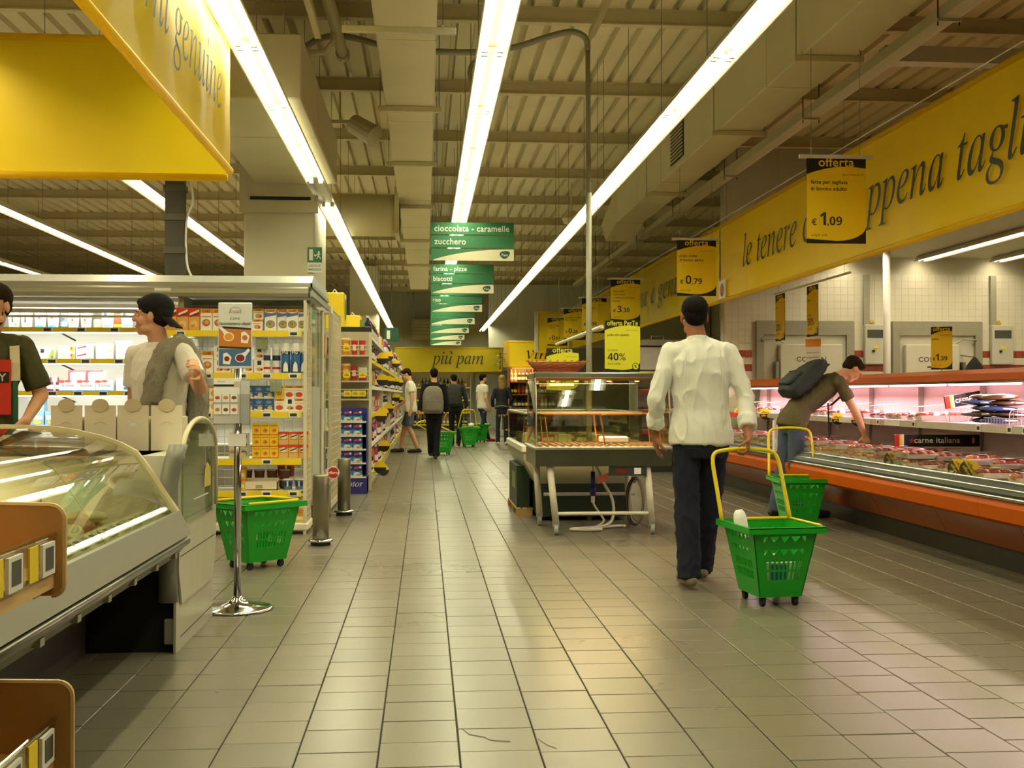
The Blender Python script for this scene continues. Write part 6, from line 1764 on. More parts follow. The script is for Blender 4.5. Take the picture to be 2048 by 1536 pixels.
for x in (-.06, .0, .06):
    MB().box(x, x + .045, 0, 1.2, .06, .078, WD).build('plank', t)
MB().box(-.05, .08, .1, 1.1, .078, .50, GRB).build('crate', t)
MB().box(-.051, -.049, .3, .7, .25, .42, mat((110, 130, 60), .5, name='crate_print')).build('crate_label', t)
t = thing('sign_rail', (1.9, 12.0, 1.955), 0, 'bare white sign rail slanting beyond the grey power pole', 'sign rail')
MB().cyl((0, 0, 0), (0, 4.2, 0), .022, WHITE, n=8).build('rail', t)
for y in (.3, 3.9):
    MB().cyl((0, y, .02), (0, y, ZD - 1.955 - .005), .0025, STEEL, n=4).build('hanger_wire', t)

# ================================================================== SHOPPING BASKETS
GP = mat((24, 158, 34), .32, name='basket_green', var=.03)
YH = mat((232, 206, 20), .35, name='handle_yellow', var=.02)
BKT_W, BKT_L, BKT_H, BKT_Z = .40, .46, .40, .06
def basket_mesh():
    """open tapered tub with cut-out rows, made of four perforated walls"""
    mb = MB()
    wb, lb, wt, lt, h = .26, .32, BKT_W, BKT_L, BKT_H
    T = .006
    rows = [0, .24, .36, .39, .51, .60, .70, .79, .89, 1.0]
    kind = ['s', 'bar', 's', 'bar', 's', 'tri', 's', 'tri', 's']
    def wall(pa, pb, pc, pd, n, inn):
        # pa, pb bottom corners; pc, pd top corners above pb, pa; inn = inward direction
        def pt(u, v, o):
            a = Vector(pa).lerp(Vector(pb), u); b_ = Vector(pd).lerp(Vector(pc), u)
            return a.lerp(b_, v) + inn * o
        def slab(us, vs):
            q = [(us[0], vs[0]), (us[1], vs[0]), (us[1], vs[1]), (us[0], vs[1])]
            mb.add([pt(u, v, 0) for u, v in q] + [pt(u, v, T) for u, v in q], [(0, 1, 2, 3), (7, 6, 5, 4), (0, 4, 5, 1), (1, 5, 6, 2), (2, 6, 7, 3), (3, 7, 4, 0)], GP)
        def tri(us, vs):
            q = [(us[0], vs[0]), (us[1], vs[0]), (us[2], vs[1])]
            mb.add([pt(q[i][0], (vs[0], vs[0], vs[1])[i], 0) for i in range(3)] + [pt(q[i][0], (vs[0], vs[0], vs[1])[i], T) for i in range(3)], [(0, 1, 2), (5, 4, 3), (0, 3, 4, 1), (1, 4, 5, 2), (2, 5, 3, 0)], GP)
        def tri_d(us, vs):
            v3 = (vs[1], vs[1], vs[0])
            q = [us[0], us[1], us[2]]
            mb.add([pt(q[i], v3[i], 0) for i in range(3)] + [pt(q[i], v3[i], T) for i in range(3)], [(0, 2, 1), (5, 3, 4), (0, 3, 5, 2), (2, 5, 4, 1), (1, 4, 3, 0)], GP)
        for k in range(len(kind)):
            v0, v1 = rows[k], rows[k + 1]
            if kind[k] == 's':
                slab((0, 1), (v0, v1))
            else:
                m0, m1 = .16, .84
                slab((0, m0), (v0, v1)); slab((m1, 1), (v0, v1))
                du = (m1 - m0) / n
                for i in range(n):
                    a = m0 + i * du
                    if kind[k] == 'bar':
                        slab((a, a + du * .38), (v0, v1))
                    elif i % 2 == 0:
                        tri((a, a + 2 * du, a + du), (v0, v1))
                if kind[k] == 'tri':
                    slab((m0, m1), (v1 - .012, v1))
    c = [(-wb / 2, -lb / 2, BKT_Z), (wb / 2, -lb / 2, BKT_Z), (wb / 2, lb / 2, BKT_Z), (-wb / 2, lb / 2, BKT_Z)]
    d = [(-wt / 2, -lt / 2, BKT_Z + h), (wt / 2, -lt / 2, BKT_Z + h), (wt / 2, lt / 2, BKT_Z + h), (-wt / 2, lt / 2, BKT_Z + h)]
    for i, n, inn in ((0, 8, Vector((0, 1, 0))), (1, 10, Vector((-1, 0, 0))), (2, 8, Vector((0, -1, 0))), (3, 10, Vector((1, 0, 0)))):
        j = (i + 1) % 4
        wall(c[i], c[j], d[j], d[i], n, inn)
    mb.box(-wb / 2, wb / 2, -lb / 2, lb / 2, BKT_Z - .006, BKT_Z, GP)
    return mb
BM_BODY = basket_mesh().mesh('tub')
def rim_mesh():
    mb = MB(); z = BKT_Z + BKT_H
    w, l, t = BKT_W / 2 + .012, BKT_L / 2 + .012, .022
    for x0, x1, y0, y1 in ((-w - t, w + t, -l - t, -l), (-w - t, w + t, l, l + t), (-w - t, -w, -l, l), (w, w + t, -l, l)):
        mb.box(x0, x1, y0, y1, z - .03, z + .006, GP)
        mb.box(max(x0, -w - t) + 0, x1, y0, y1, z - .001, z + .004, GP)
    mb.box(-w, w, -l, -l + .012, z - .005, z + .004, GP).box(-w, w, l - .012, l, z - .005, z + .004, GP)
    return mb.mesh('rim')
BM_RIM = rim_mesh()
BM_BAND = MB().box(-.165, .165, -.196, .196, BKT_Z + .225, BKT_Z + .237, GP).mesh('rib')
BM_WH = MB().cyl((-.011, 0, .024), (.011, 0, .024), .024, DARK, n=12).box(-.016, .016, -.014, .014, .03, .056, DARK).mesh('wheel')
def shop_basket(label, loc, rz, top=None, folded=True):
    t = thing('shopping_basket', loc, rz, label, 'shopping basket')
    for nm, me in (('tub', BM_BODY), ('rim', BM_RIM)):
        o = bpy.data.objects.new(nm, me); C.objects.link(o); o.parent = t
    for x in (-.10, .10):
        for y in (-.13, .13):
            o = bpy.data.objects.new('wheel', BM_WH); C.objects.link(o); o.parent = t; o.location = (x, y, 0)
    z = BKT_Z + BKT_H
    w, l = BKT_W / 2 + .02, BKT_L / 2 + .015
    if top is not None:
        # tow handle: from the back corners up to the given local points
        (ax, ay, az), (bx, by, bz) = top
        pa, pb = Vector((-w, l - .05, z)), Vector((w, l - .05, z))
        A, B = Vector((ax, ay, az)), Vector((bx, by, bz))
        mid = (A + B) / 2 + (A - pa).normalized() * .03
        pts = [pa, pa.lerp(A, .5), pa.lerp(A, .88), A.lerp(B, .05) + (A - pa) * .03, A.lerp(B, .18) + (A - pa) * .075, A.lerp(B, .35) + (A - pa) * .095, A.lerp(B, .5) + (A - pa) * .10, A.lerp(B, .65) + (A - pa) * .095, A.lerp(B, .82) + (A - pa) * .075, A.lerp(B, .95) + (A - pa) * .03, pb.lerp(B, .88), pb.lerp(B, .5), pb]
        MB().tube(flow(pts, 3), .0125, YH, n=8).build('tow_handle', t, smooth=True)
        MB().tube([(w, l - .06, z + .008), (w, -l + .02, z + .010), (w - .03, -l + .0, z + .010), (-w + .10, -l + .0, z + .010)][:2], .009, YH, n=6).build('carry_handle', t)
        MB().tube([(-w + .1, l - .02, z + .008), (w, l - .02, z + .008)], .009, YH, n=6).build('carry_handle', t)
    else:
        MB().tube([(w - .01, -l + .03, z + .012), (w - .01, l - .06, z + .012), (w - .06, l - .01, z + .012), (-w + .06, l - .01, z + .012), (-w + .01, l - .06, z + .012), (-w + .01, -l + .03, z + .012)], .011, YH, n=7).build('folded_handle', t, smooth=True)
    return t
b1 = shop_basket('green wheeled basket with yellow handle pulled by the man in white shirt', (2.03, 6.52, 0), math.radians(6), top=((-.25, .29, .85), (.17, .27, .85)))
b2 = shop_basket('green wheeled basket with raised handle beside the leaning shopper', (3.42, 10.12, 0), math.radians(-4), top=((-.20, .30, .87), (.20, .30, .87)))
b3 = shop_basket('green wheeled basket with folded handle in front of wire rack', (-1.19, 8.12, 0), math.radians(-46))
b4 = shop_basket('green basket trailing behind the shopper with grey backpack', (.37, 23.0, 0), math.radians(8), top=((-.55, -.02, .62), (-.30, .25, .70)))
b5 = shop_basket('green basket towed by the man with dark backpack', (1.02, 26.35, 0), math.radians(6), top=((-.14, .12, .84), (.16, .12, .84)))
b6 = shop_basket('green basket half hidden behind the man in grey T-shirt', (1.38, 29.0, 0), math.radians(20))
# shopping in the first basket
o = MB().lathe([(.036, 0), (.04, .02), (.04, .22), (.034, .25), (.02, .27)], (0, 0, 0), PAPERW, n=14).build('white_bottle', smooth=True)
o.location = (1.90, 6.56, .27); o.rotation_euler = (-.15, -.12, 0); tag(o, 'white plastic bottle poking out of the pulled basket', 'bottle')
o = MB().bbox(-.10, .10, -.13, .13, 0, .20, PAPERW, .02).box(-.06, .04, -.1305, -.13, .03, .17, mat((70, 110, 190), .4, name='pack_blue')).build('paper_pack')
o.location = (2.05, 6.52, .068); tag(o, 'white pack with blue print lying in the pulled basket', 'pack')
o = MB().ball((0, 0, .06), (.07, .09, .06), PAPERW, n=10, k=6).build('plastic_bag', smooth=True); o.location = (1.08, 26.3, .45); tag(o, 'white plastic bag in the basket of the man with dark backpack', 'bag')

# ================================================================== FAR END OF THE AISLE
BTL = [mat(c, .15, name='bottle_glass', var=.03) for c in ((28, 30, 20), (50, 24, 18), (120, 70, 24), (190, 150, 90), (60, 70, 40))]
SHF = mat((208, 204, 186), .5, name='drinks_shelf')
DS = thing('drinks_shelves', (.65, 40.6, 0), 0, 'drinks shelving under the end banner', 'shelving')
MB().box(-1.2, 1.0, .45, .5, 0, 2.0, SHF).build('back_panel', DS)
for x in (-1.2, .97):
    MB().box(x, x + .03, 0, .5, 0, 2.0, SHF).build('upright', DS)
MB().box(-1.2, 1.0, .0, .5, 0, .12, KICK).build('base', DS)
bm_ = [MB().lathe([(.045, 0), (.045, .2), (.016, .26), (.016, .33)], (0, 0, 0), m, n=8).lathe([(.047, .05), (.047, .13)], (0, 0, 0), (SHF, YEL, RED, PAPERW, SHF)[i], n=8).mesh('bottle') for i, m in enumerate(BTL)]
bn = ['dark', 'red wine', 'amber', 'pale', 'green']
for k, z in enumerate((.16, .60, 1.05, 1.50)):
    s = MB().box(-1.17, .97, .05, .45, z - .02, z, SHF).build('shelf', DS)
    MB().box(-1.17, .97, .03, .05, z - .05, z + .01, YEL).build('price_rail', s)
    for i in range(16):
        j = (i // 3 + k) % 5
        place('drink_bottle', bm_[j], [(-.48 + i * .13, 40.75, z + .002)], '%s bottle, %s from the left on the %s end drinks shelf' % (bn[j], ORD[i], ('lowest', 'second', 'third', 'top')[k]), 'bottle', 'bottles on the end drinks shelves')
# pale double door at the right of the drinks
d = struct(MB().box(1.85, 2.95, 41.14, 41.19, 0, 2.02, mat((186, 190, 180), .4, name='far_door')).build('door_3'))
MB().box(1.78, 1.85, 41.1, 41.19, 0, 2.10, DGRY).box(2.95, 3.02, 41.1, 41.19, 0, 2.10, DGRY).box(1.78, 3.02, 41.1, 41.19, 2.02, 2.10, DGRY).build('door_frame', d)
MB().box(2.05, 2.08, 41.08, 41.14, .8, 1.2, STEEL).build('door_handle', d)
# air unit above the banner
t = thing('cooling_unit', (-.5, 40.4, 3.2), 0, 'pale cooling unit under the ceiling above the end banner', 'cooling unit')
MB().bbox(0, 1.5, 0, .5, 0, .75, mat((176, 170, 136), .5, name='unit_beige'), .02).build('casing', t)
for k in range(5):
    MB().box(.1, .9, -.012, -.002, .1 + k * .12, .16 + k * .12, PURM).build('louvre', t)
MB().disc((1.2, -.01, .38), .26, 'y', .02, DARK, n=20).build('fan_grille', t)
MB().box(.05, .1, .2, .25, .75, ZD - 3.2 - .01, STEEL).box(1.4, 1.45, .2, .25, .75, ZD - 3.2 - .01, STEEL).build('hanger_bracket', t)
# wine shelves below the vino banner
WS = thing('wine_shelves', (2.25, 30.25, 0), 0, 'wooden wine shelving with warm light under vino banner', 'shelving')
WOOD = mat((150, 92, 44), .5, name='wine_wood', var=.1, scale=6)
MB().box(0, 1.35, .42, .46, 0, 1.97, WOOD).build('back_panel', WS)
for x in (0, .66, 1.32):
    MB().box(x, x + .035, 0, .44, 0, 1.97, WOOD).build('upright', WS)
for k, z in enumerate((.12, .50, .88, 1.24, 1.58)):
    s = MB().box(.02, 1.34, .02, .43, z - .025, z, WOOD).build('shelf', WS)
    for i in range(12):
        j = (i // 2 + 2 * k) % 5
        place('wine_bottle', bm_[j], [(2.25 + .09 + i * .105, 30.42, z + .002)], '%s bottle, %s along on the %s wine shelf under the vino banner' % (bn[j], ORD[i], ORD[k]), 'bottle', 'bottles on the wine shelves')
l = bpy.data.lights.new('wine_light', 'AREA'); l.shape = 'RECTANGLE'; l.size = 1.1; l.size_y = .05; l.color = (1.0, .6, .25); l.energy = 20.0
o = bpy.data.objects.new('wine_light', l); C.objects.link(o); o.location = (2.9, 30.3, 1.94); o.rotation_euler = (math.radians(20), 0, 0)
MB().box(.1, 1.25, .06, .09, 1.945, 1.96, emit((1.0, .6, .25), 4.0, 'wine_lamp')).build('lamp', WS)
# green plant by the wine banner
t = thing('hanging_plant', (2.0, 30.0, 2.2), 0, 'dark green plant beside the wine banner', 'plant')
mb = MB(); rr = random.Random(2)
for i in range(36):
    a = rr.random() * 2 * pi; z = rr.uniform(-.25, .2); r = .10 * rr.random() + .02
    c = Vector((r * math.cos(a), r * math.sin(a), z)); d_ = Vector((math.cos(a), math.sin(a), rr.uniform(-.6, .4))).normalized()
    s_ = d_.cross(Vector((0, 0, 1))).normalized() * .025
    mb.poly([c, c + d_ * .05 + s_, c + d_ * .12, c + d_ * .05 - s_], mat((40, 70, 36), .5, name='leaf_green', var=.2))
mb.build('leaves', t)['kind'] = 'stuff'
MB().cyl((0, 0, -.28), (0, 0, .2), .012, GRB, n=5).cyl((0, .0, .2), (.14, .2, .3), .008, GRB, n=5).build('stem', t)
# shelving on the right of the far aisle, between island and wine
t = thing('far_case', (2.2, 33.0, 0), 0, 'pale low case beyond the wine shelves', 'display case')
MB().bbox(0, 2.5, 0, .9, 0, 1.3, mat((190, 184, 156), .5, name='far_case_beige'), .02).build('body', t)
MB().box(.05, 2.45, -.02, 0, .2, 1.1, mat((110, 100, 76), .4, name='far_case_brown')).build('front_panel', t)  # front panel in a darker brown than the body
# tall shelving behind the dairy side, seen over the cabinets' edge

# ================================================================== PEOPLE
def remeshed(mb, voxel, smooth=4, wrinkle=0.0, wfreq=9.0, floor0=False, stretch=(1, 1, .45), seed=0.0):
    """weld overlapping closed shapes into one continuous skin"""
    me = mb.mesh('figure')
    ob = bpy.data.objects.new('figure', me)
    side = bpy.data.scenes.new('figure_bench'); side.collection.objects.link(ob)
    bm = bmesh.new(); bm.from_mesh(me); bmesh.ops.recalc_face_normals(bm, faces=bm.faces); bm.to_mesh(me); bm.free()
    r = ob.modifiers.new('weld', 'REMESH'); r.mode = 'VOXEL'; r.voxel_size = voxel
    if smooth:
        s = ob.modifiers.new('relax', 'SMOOTH'); s.factor = .5; s.iterations = smooth
    with bpy.context.temp_override(scene=side, view_layer=side.view_layers[0]):
        dg = bpy.context.evaluated_depsgraph_get()
        out = bpy.data.meshes.new_from_object(ob.evaluated_get(dg))
    bpy.data.objects.remove(ob); bpy.data.meshes.remove(me); bpy.data.scenes.remove(side)
    if wrinkle:
        ns = [v.normal.copy() for v in out.vertices]
        for v, n in zip(out.vertices, ns):
            p = v.co
            q = Vector((p.x * stretch[0], p.y * stretch[1], p.z * stretch[2])) * wfreq + Vector((seed, 0, 0))
            k = mnoise.noise(q) + .5 * mnoise.noise(q * 2.1)
            f = 1 - abs(mnoise.noise(q * 1.3 + Vector((7, 3, 1)))) * 2
            v.co = p + n * wrinkle * (.45 * k + .15 + .6 * max(0, f) ** 3)
    if floor0:
        for v in out.vertices:
            if v.co.z < .003: v.co.z = .003
    out.polygons.foreach_set('use_smooth', [True] * len(out.polygons))
    out.update()
    return out
def cap(mb, a, b, ra, rb, m, flat_end=False, n=12):
    a = Vector(a); b = Vector(b)
    mb.cyl(a, b, ra, m, r1=rb, n=n)
    mb.ball(a, ra, m, n=n, k=6)
    if not flat_end:
        mb.ball(b, rb, m, n=n, k=6)
    return mb
def rings(mb, path, m, side=Vector((1, 0, 0)), n=18):
    """loft of ellipses along a path: (centre, half width, half depth)"""
    R = []
    for i, (c, rx, ry) in enumerate(path):
        c = Vector(c)
        d = (Vector(path[min(i + 1, len(path) - 1)][0]) - Vector(path[max(i - 1, 0)][0])).normalized()
        s = (side - d * side.dot(d)).normalized(); f = d.cross(s)
        R.append([c + s * rx * math.cos(2 * pi * k / n) + f * ry * math.sin(2 * pi * k / n) for k in range(n)])
    return mb.loft(R, m)
def hand(mb, wrist, dirv, palm, side, curl, m, s=1.0, spread=.0, thumb_curl=.5):
    """palm and five fingers; dirv along the hand, palm = palm normal, side +1 thumb towards dirv x palm"""
    w = Vector(wrist); d = Vector(dirv).normalized(); p = Vector(palm); p = (p - d * p.dot(d)).normalized()
    t = d.cross(p).normalized() * side            # towards the thumb
    for k in range(4):
        a = w + t * (.018 - .012 * k) * s; b_ = w + d * (.085 - .004 * abs(k - 1)) * s + t * (.032 - .0215 * k) * s
        cap(mb, a, b_, .015 * s, .0115 * s, m, n=8)
    L = (.070, .080, .074, .058)
    for k in range(4):
        base = w + d * (.085 - .004 * abs(k - 1)) * s + t * (.032 - .0215 * k) * s
        ang = 0; q = base; r = .0098 * s
        for j, f in enumerate((.46, .30, .24)):
            ang += curl * (.75, 1.0, .7)[j] * (1 + .06 * (k - 1.5))
            v = (d * math.cos(ang) + p * math.sin(ang) + t * spread * (1.5 - k) * .2).normalized()
            e = q + v * L[k] * f * s * 1.05
            cap(mb, q, e, r, r * .92, m, n=7); q = e; r *= .92
    q = w + t * .026 * s + d * .018 * s; r = .0135 * s
    for j, f in enumerate((.042, .034, .028)):
        v = (t * (1.0 - .45 * j) + d * (.75 + .25 * j) + p * (.25 + thumb_curl * j)).normalized()
        e = q + v * f * s
        cap(mb, q, e, r, r * .88, m, n=7); q = e; r *= .88
SKIN = [mat(c, .5, name='skin', var=.05, scale=30, spec=.35) for c in ((222, 168, 130), (158, 102, 70), (206, 148, 112), (222, 174, 142))]
HAIR = [mat(c, .85, name='hair', var=.25, scale=60, spec=.15) for c in ((20, 15, 12), (44, 30, 20), (150, 118, 66), (40, 28, 20))]
DEF = dict(pel=(0, 0, .96), wai=(0, .0, 1.08), che=(0, .0, 1.30), nek=(0, -.015, 1.475), head=(0, .015, 1.635),
           sR=(.185, -.01, 1.425), eR=(.235, -.03, 1.14), wR=(.245, .05, .89), sL=(-.185, -.01, 1.425), eL=(-.235, -.03, 1.14), wL=(-.245, .05, .89),
           hR=(.09, 0, .93), kR=(.10, .02, .51), aR=(.10, -.02, .085), hL=(-.09, 0, .93), kL=(-.10, .02, .51), aL=(-.10, -.02, .085),
           tR=(.115, .15, .03), tL=(-.115, .15, .03))
def make_person(label, loc, rz, H, J, skin, shirt, trousers, shoe, hair=None, vox=.011, head_rot=(0, 0, 0), sleeve=.5, hem=.02, shorts=None, leg_w=1.0, fit=1.0, wr=.006,
                hands=('relax', 'relax'), handR=None, handL=None, beard=None, hair_fn=None, arm_skin_from=None, face=True, build=1.0, collar=True, shoe_sole=None, cuff=None):
    s = H / 1.75
    j = dict(DEF); j.update(J)
    j = {k: Vector(v) * s for k, v in j.items()}
    HM = Matrix.Translation(j['head']) @ Matrix.Rotation(head_rot[2], 4, 'Z') @ Matrix.Rotation(head_rot[0], 4, 'X') @ Matrix.Rotation(head_rot[1], 4, 'Y') @ Matrix.Scale(s, 4)
    # ---- body
    b = MB(); m = skin
    b.ball((0, -.012, .035), (.074, .096, .088), m, n=16, k=10, M=HM)
    b.ball((0, .022, -.035), (.056, .070, .078), m, n=14, k=9, M=HM)
    b.ball((0, .062, -.090), (.026, .024, .022), m, n=10, k=6, M=HM)
    for sx in (-1, 1):
        b.ball((sx * .034, .058, -.030), (.028, .026, .030), m, n=9, k=6, M=HM)
        b.ball((sx * .044, .018, -.075), (.018, .035, .022), m, n=8, k=5, M=HM)
        b.ball((sx * .077, -.008, -.008), (.009, .019, .031), m, n=9, k=6, M=HM)
        b.ball((sx * .031, .082, .022), (.024, .012, .010), m, n=8, k=5, M=HM)
    b.ball((0, .094, .002), (.010, .014, .030), m, n=8, k=6, M=HM)
    b.ball((0, .104, -.022), (.0155, .017, .013), m, n=8, k=6, M=HM)
    b.ball((0, .083, -.055), (.024, .012, .008), m, n=8, k=5, M=HM)
    b.ball((0, .082, -.067), (.021, .012, .008), m, n=8, k=5, M=HM)
    nb = HM @ Vector((0, -.018, -.055))
    cap(b, nb, j['nek'], .054 * s, .062 * s, m)
    up = j['nek'] - j['che']
    rings(b, [(j['pel'] - Vector((0, 0, .08 * s)), .14 * s, .10 * s), (j['pel'], .155 * s * build, .105 * s), (j['wai'], .135 * s * build, .095 * s), (j['che'], .155 * s * build, .105 * s), (j['nek'] - up * .25, .13 * s, .075 * s), (j['nek'], .06 * s, .055 * s)], m)
    for q, hs_, hp in (('R', 1, handR), ('L', -1, handL)):
        cap(b, j['s' + q], j['e' + q], .050 * s * build, .040 * s, m)
        cap(b, j['e' + q], j['w' + q], .041 * s, .026 * s, m)
        fd = (j['w' + q] - j['e' + q]).normalized()
        if hp is None:
            hand(b, j['w' + q] - fd * .01, fd + Vector((0, .12, 0)), Vector((-hs_, .25, 0)), -1 if hs_ > 0 else 1, .32, m, s)
        else:
            hand(b, j['w' + q], hp[0], hp[1], hp[2], hp[3], m, s, thumb_curl=hp[4] if len(hp) > 4 else .5)
        cap(b, j['h' + q], j['k' + q], .078 * s, .055 * s, m)
        cap(b, j['k' + q], j['k' + q].lerp(j['a' + q], .35), .054 * s, .056 * s, m)
        cap(b, j['k' + q].lerp(j['a' + q], .35), j['a' + q], .056 * s, .036 * s, m)
        cap(b, j['a' + q], j['t' + q], .034 * s, .024 * s, m)
    body = bpy.data.objects.new('person', remeshed(b, vox * .72, 2)); C.objects.link(body)
    body.data.materials.clear(); body.data.materials.append(skin)
    body.location = loc; body.rotation_euler = (0, 0, rz)
    tag(body, label, 'person')
    def part(nm, me, mt):
        o = bpy.data.objects.new(nm, me); C.objects.link(o); o.parent = body
        me.materials.clear(); me.materials.append(mt)
        return o
    # ---- shirt
    b = MB(); f = fit
    pz = j['pel']; ax = (j['wai'] - j['pel']).normalized(); hx = (ax + Vector((0, .0, 1.6))).normalized()
    rings(b, [(pz - hx * (hem + .06) * s, .190 * s * f * build, .134 * s * f), (pz - hx * (hem - .02) * s, .186 * s * f * build, .132 * s * f), (j['wai'], .155 * s * f * build, .112 * s * f), (j['wai'].lerp(j['che'], .5), .165 * s * f * build, .118 * s * f),
              (j['che'], .180 * s * f * build, .123 * s * f), (j['che'] + up * .45, .178 * s * f * build, .112 * s * f), (j['nek'] - up * .20, .140 * s * f, .088 * s * f), (j['nek'] - up * .04, .080 * s, .072 * s), (j['nek'] + up * (.03 if not collar else .10), .070 * s, .066 * s)], shirt)
    for q in 'RL':
        S, E_, W_ = j['s' + q], j['e' + q], j['w' + q]
        cap(b, S.lerp(j['nek'], .55) - up * .10, S - up * .06, .060 * s * f, .056 * s * f, shirt)
        cap(b, S.lerp(j['nek'], .85), S, .040 * s, .050 * s * f, shirt)
        if sleeve <= 1:
            e = S.lerp(E_, sleeve)
            cap(b, S, e, .057 * s * f, .064 * s * f, shirt, flat_end=True)
        else:
            cap(b, S, E_, .055 * s * f, .048 * s * f, shirt)
            cap(b, E_, E_.lerp(W_, sleeve - 1), .049 * s * f, .042 * s * f, shirt, flat_end=True)
            if cuff:
                d0 = E_.lerp(W_, sleeve - 1); dd = (W_ - E_).normalized()
                b.cyl(d0 - dd * .055 * s, d0 + dd * .012 * s, .051 * s * f, shirt, r1=.051 * s * f, n=12)
    part('shirt', remeshed(b, vox, 3, wr, 10.5, seed=loc[0]), shirt)
    # ---- trousers or shorts
    b = MB()
    rings(b, [(pz + ax * .05 * s, .125 * s * build, .088 * s), (pz, .150 * s * build, .108 * s), (pz - Vector((0, 0, .10)) * s, .162 * s * build, .116 * s), (pz - Vector((0, 0, .17)) * s, .13 * s, .10 * s)], trousers)
    for q in 'RL':
        h, k, a = j['h' + q], j['k' + q], j['a' + q]
        if shorts:
            cap(b, h, h.lerp(k, shorts), .094 * s, .088 * s, trousers, flat_end=True)
        else:
            cap(b, h, k, .080 * s * leg_w ** .5, .066 * s * leg_w, trousers)
            dn = (a - k).normalized()
            cap(b, k, a - dn * .0 * s, .067 * s * leg_w, .058 * s * leg_w, trousers, flat_end=True)
            b.cyl(a - dn * .01 * s, a + dn * .035 * s, .058 * s * leg_w, trousers, r1=.060 * s * leg_w, n=12)
    part('trousers' if not shorts else 'shorts', remeshed(b, vox, 3, wr * .8, 10.0, stretch=(1, 1, .7), seed=loc[1]), trousers)
    # ---- shoes
    for q in 'RL':
        a, t = j['a' + q], j['t' + q]
        d = (t - a); d2 = Vector((d.x, d.y, 0)).normalized()
        b = MB()
        heel = a - d2 * .045 * s + (Vector((0, 0, -.045)) * s)
        toe = t + d2 * .03 * s
        cap(b, a + Vector((0, 0, -.01)) * s, heel, .042 * s, .036 * s, shoe)
        cap(b, a + Vector((0, 0, -.03)) * s, toe + Vector((0, 0, .008)) * s, .042 * s, .034 * s, shoe)
        cap(b, heel, toe, .035 * s, .032 * s, shoe)
        part('shoe', remeshed(b, vox * .9, 2, floor0=True), shoe)
    # ---- hair
    if hair is not None:
        b = MB()
        if hair_fn:
            hair_fn(b, HM, hair)
        else:
            b.ball((0, -.022, .050), (.081, .100, .082), hair, n=16, k=9, M=HM)
            b.ball((0, -.055, .010), (.070, .056, .070), hair, n=14, k=8, M=HM)
            b.ball((0, .045, .095), (.060, .040, .028), hair, n=12, k=6, M=HM)
        part('hair', remeshed(b, vox * .7, 1, .004, 55, stretch=(1, 1, 1)), hair)
    if face:
        for sx in (-1, 1):
            e = MB().ball((sx * .031, .0775, .004), (.0125, .009, .0075), PAPERW, n=10, k=6, M=HM).ball((sx * .031, .0845, .004), (.0058, .0035, .0058), DARK, n=8, k=5, M=HM).build('eye', body, smooth=True)
            MB().tube([HM @ Vector((sx * (.014 + .012 * i), .096 - .006 * i * i * .35, .024 + .003 * math.sin(i * 1.2))) for i in range(4)], .0042 * s, hair or HAIR[0], n=5).build('eyebrow', body)
        MB().ball((0, .0935, -.061), (.020, .003, .0028), mat((140, 70, 60), .5, name='lip'), n=10, k=5, M=HM).build('mouth', body, smooth=True)
    if beard:
        b = MB()
        b.ball((0, .020, -.078), (.0585, .066, .040), beard, n=14, k=8, M=HM).ball((0, .062, -.094), (.028, .025, .022), beard, n=10, k=6, M=HM).ball((0, .0, -.04), (.0575, .035, .04), beard, n=10, k=6, M=HM)
        o = part('beard', remeshed(b, vox * .6, 1, .002, 70, stretch=(1, 1, 1)), beard)
        o.scale = (1, 1, 1)
    return body, j, HM
def fabric(c, name, rough=.85, var=.07, scale=24):
    return mat(c, rough, name=name, var=var, scale=scale, bump=.25, bscale=220, spec=.25)
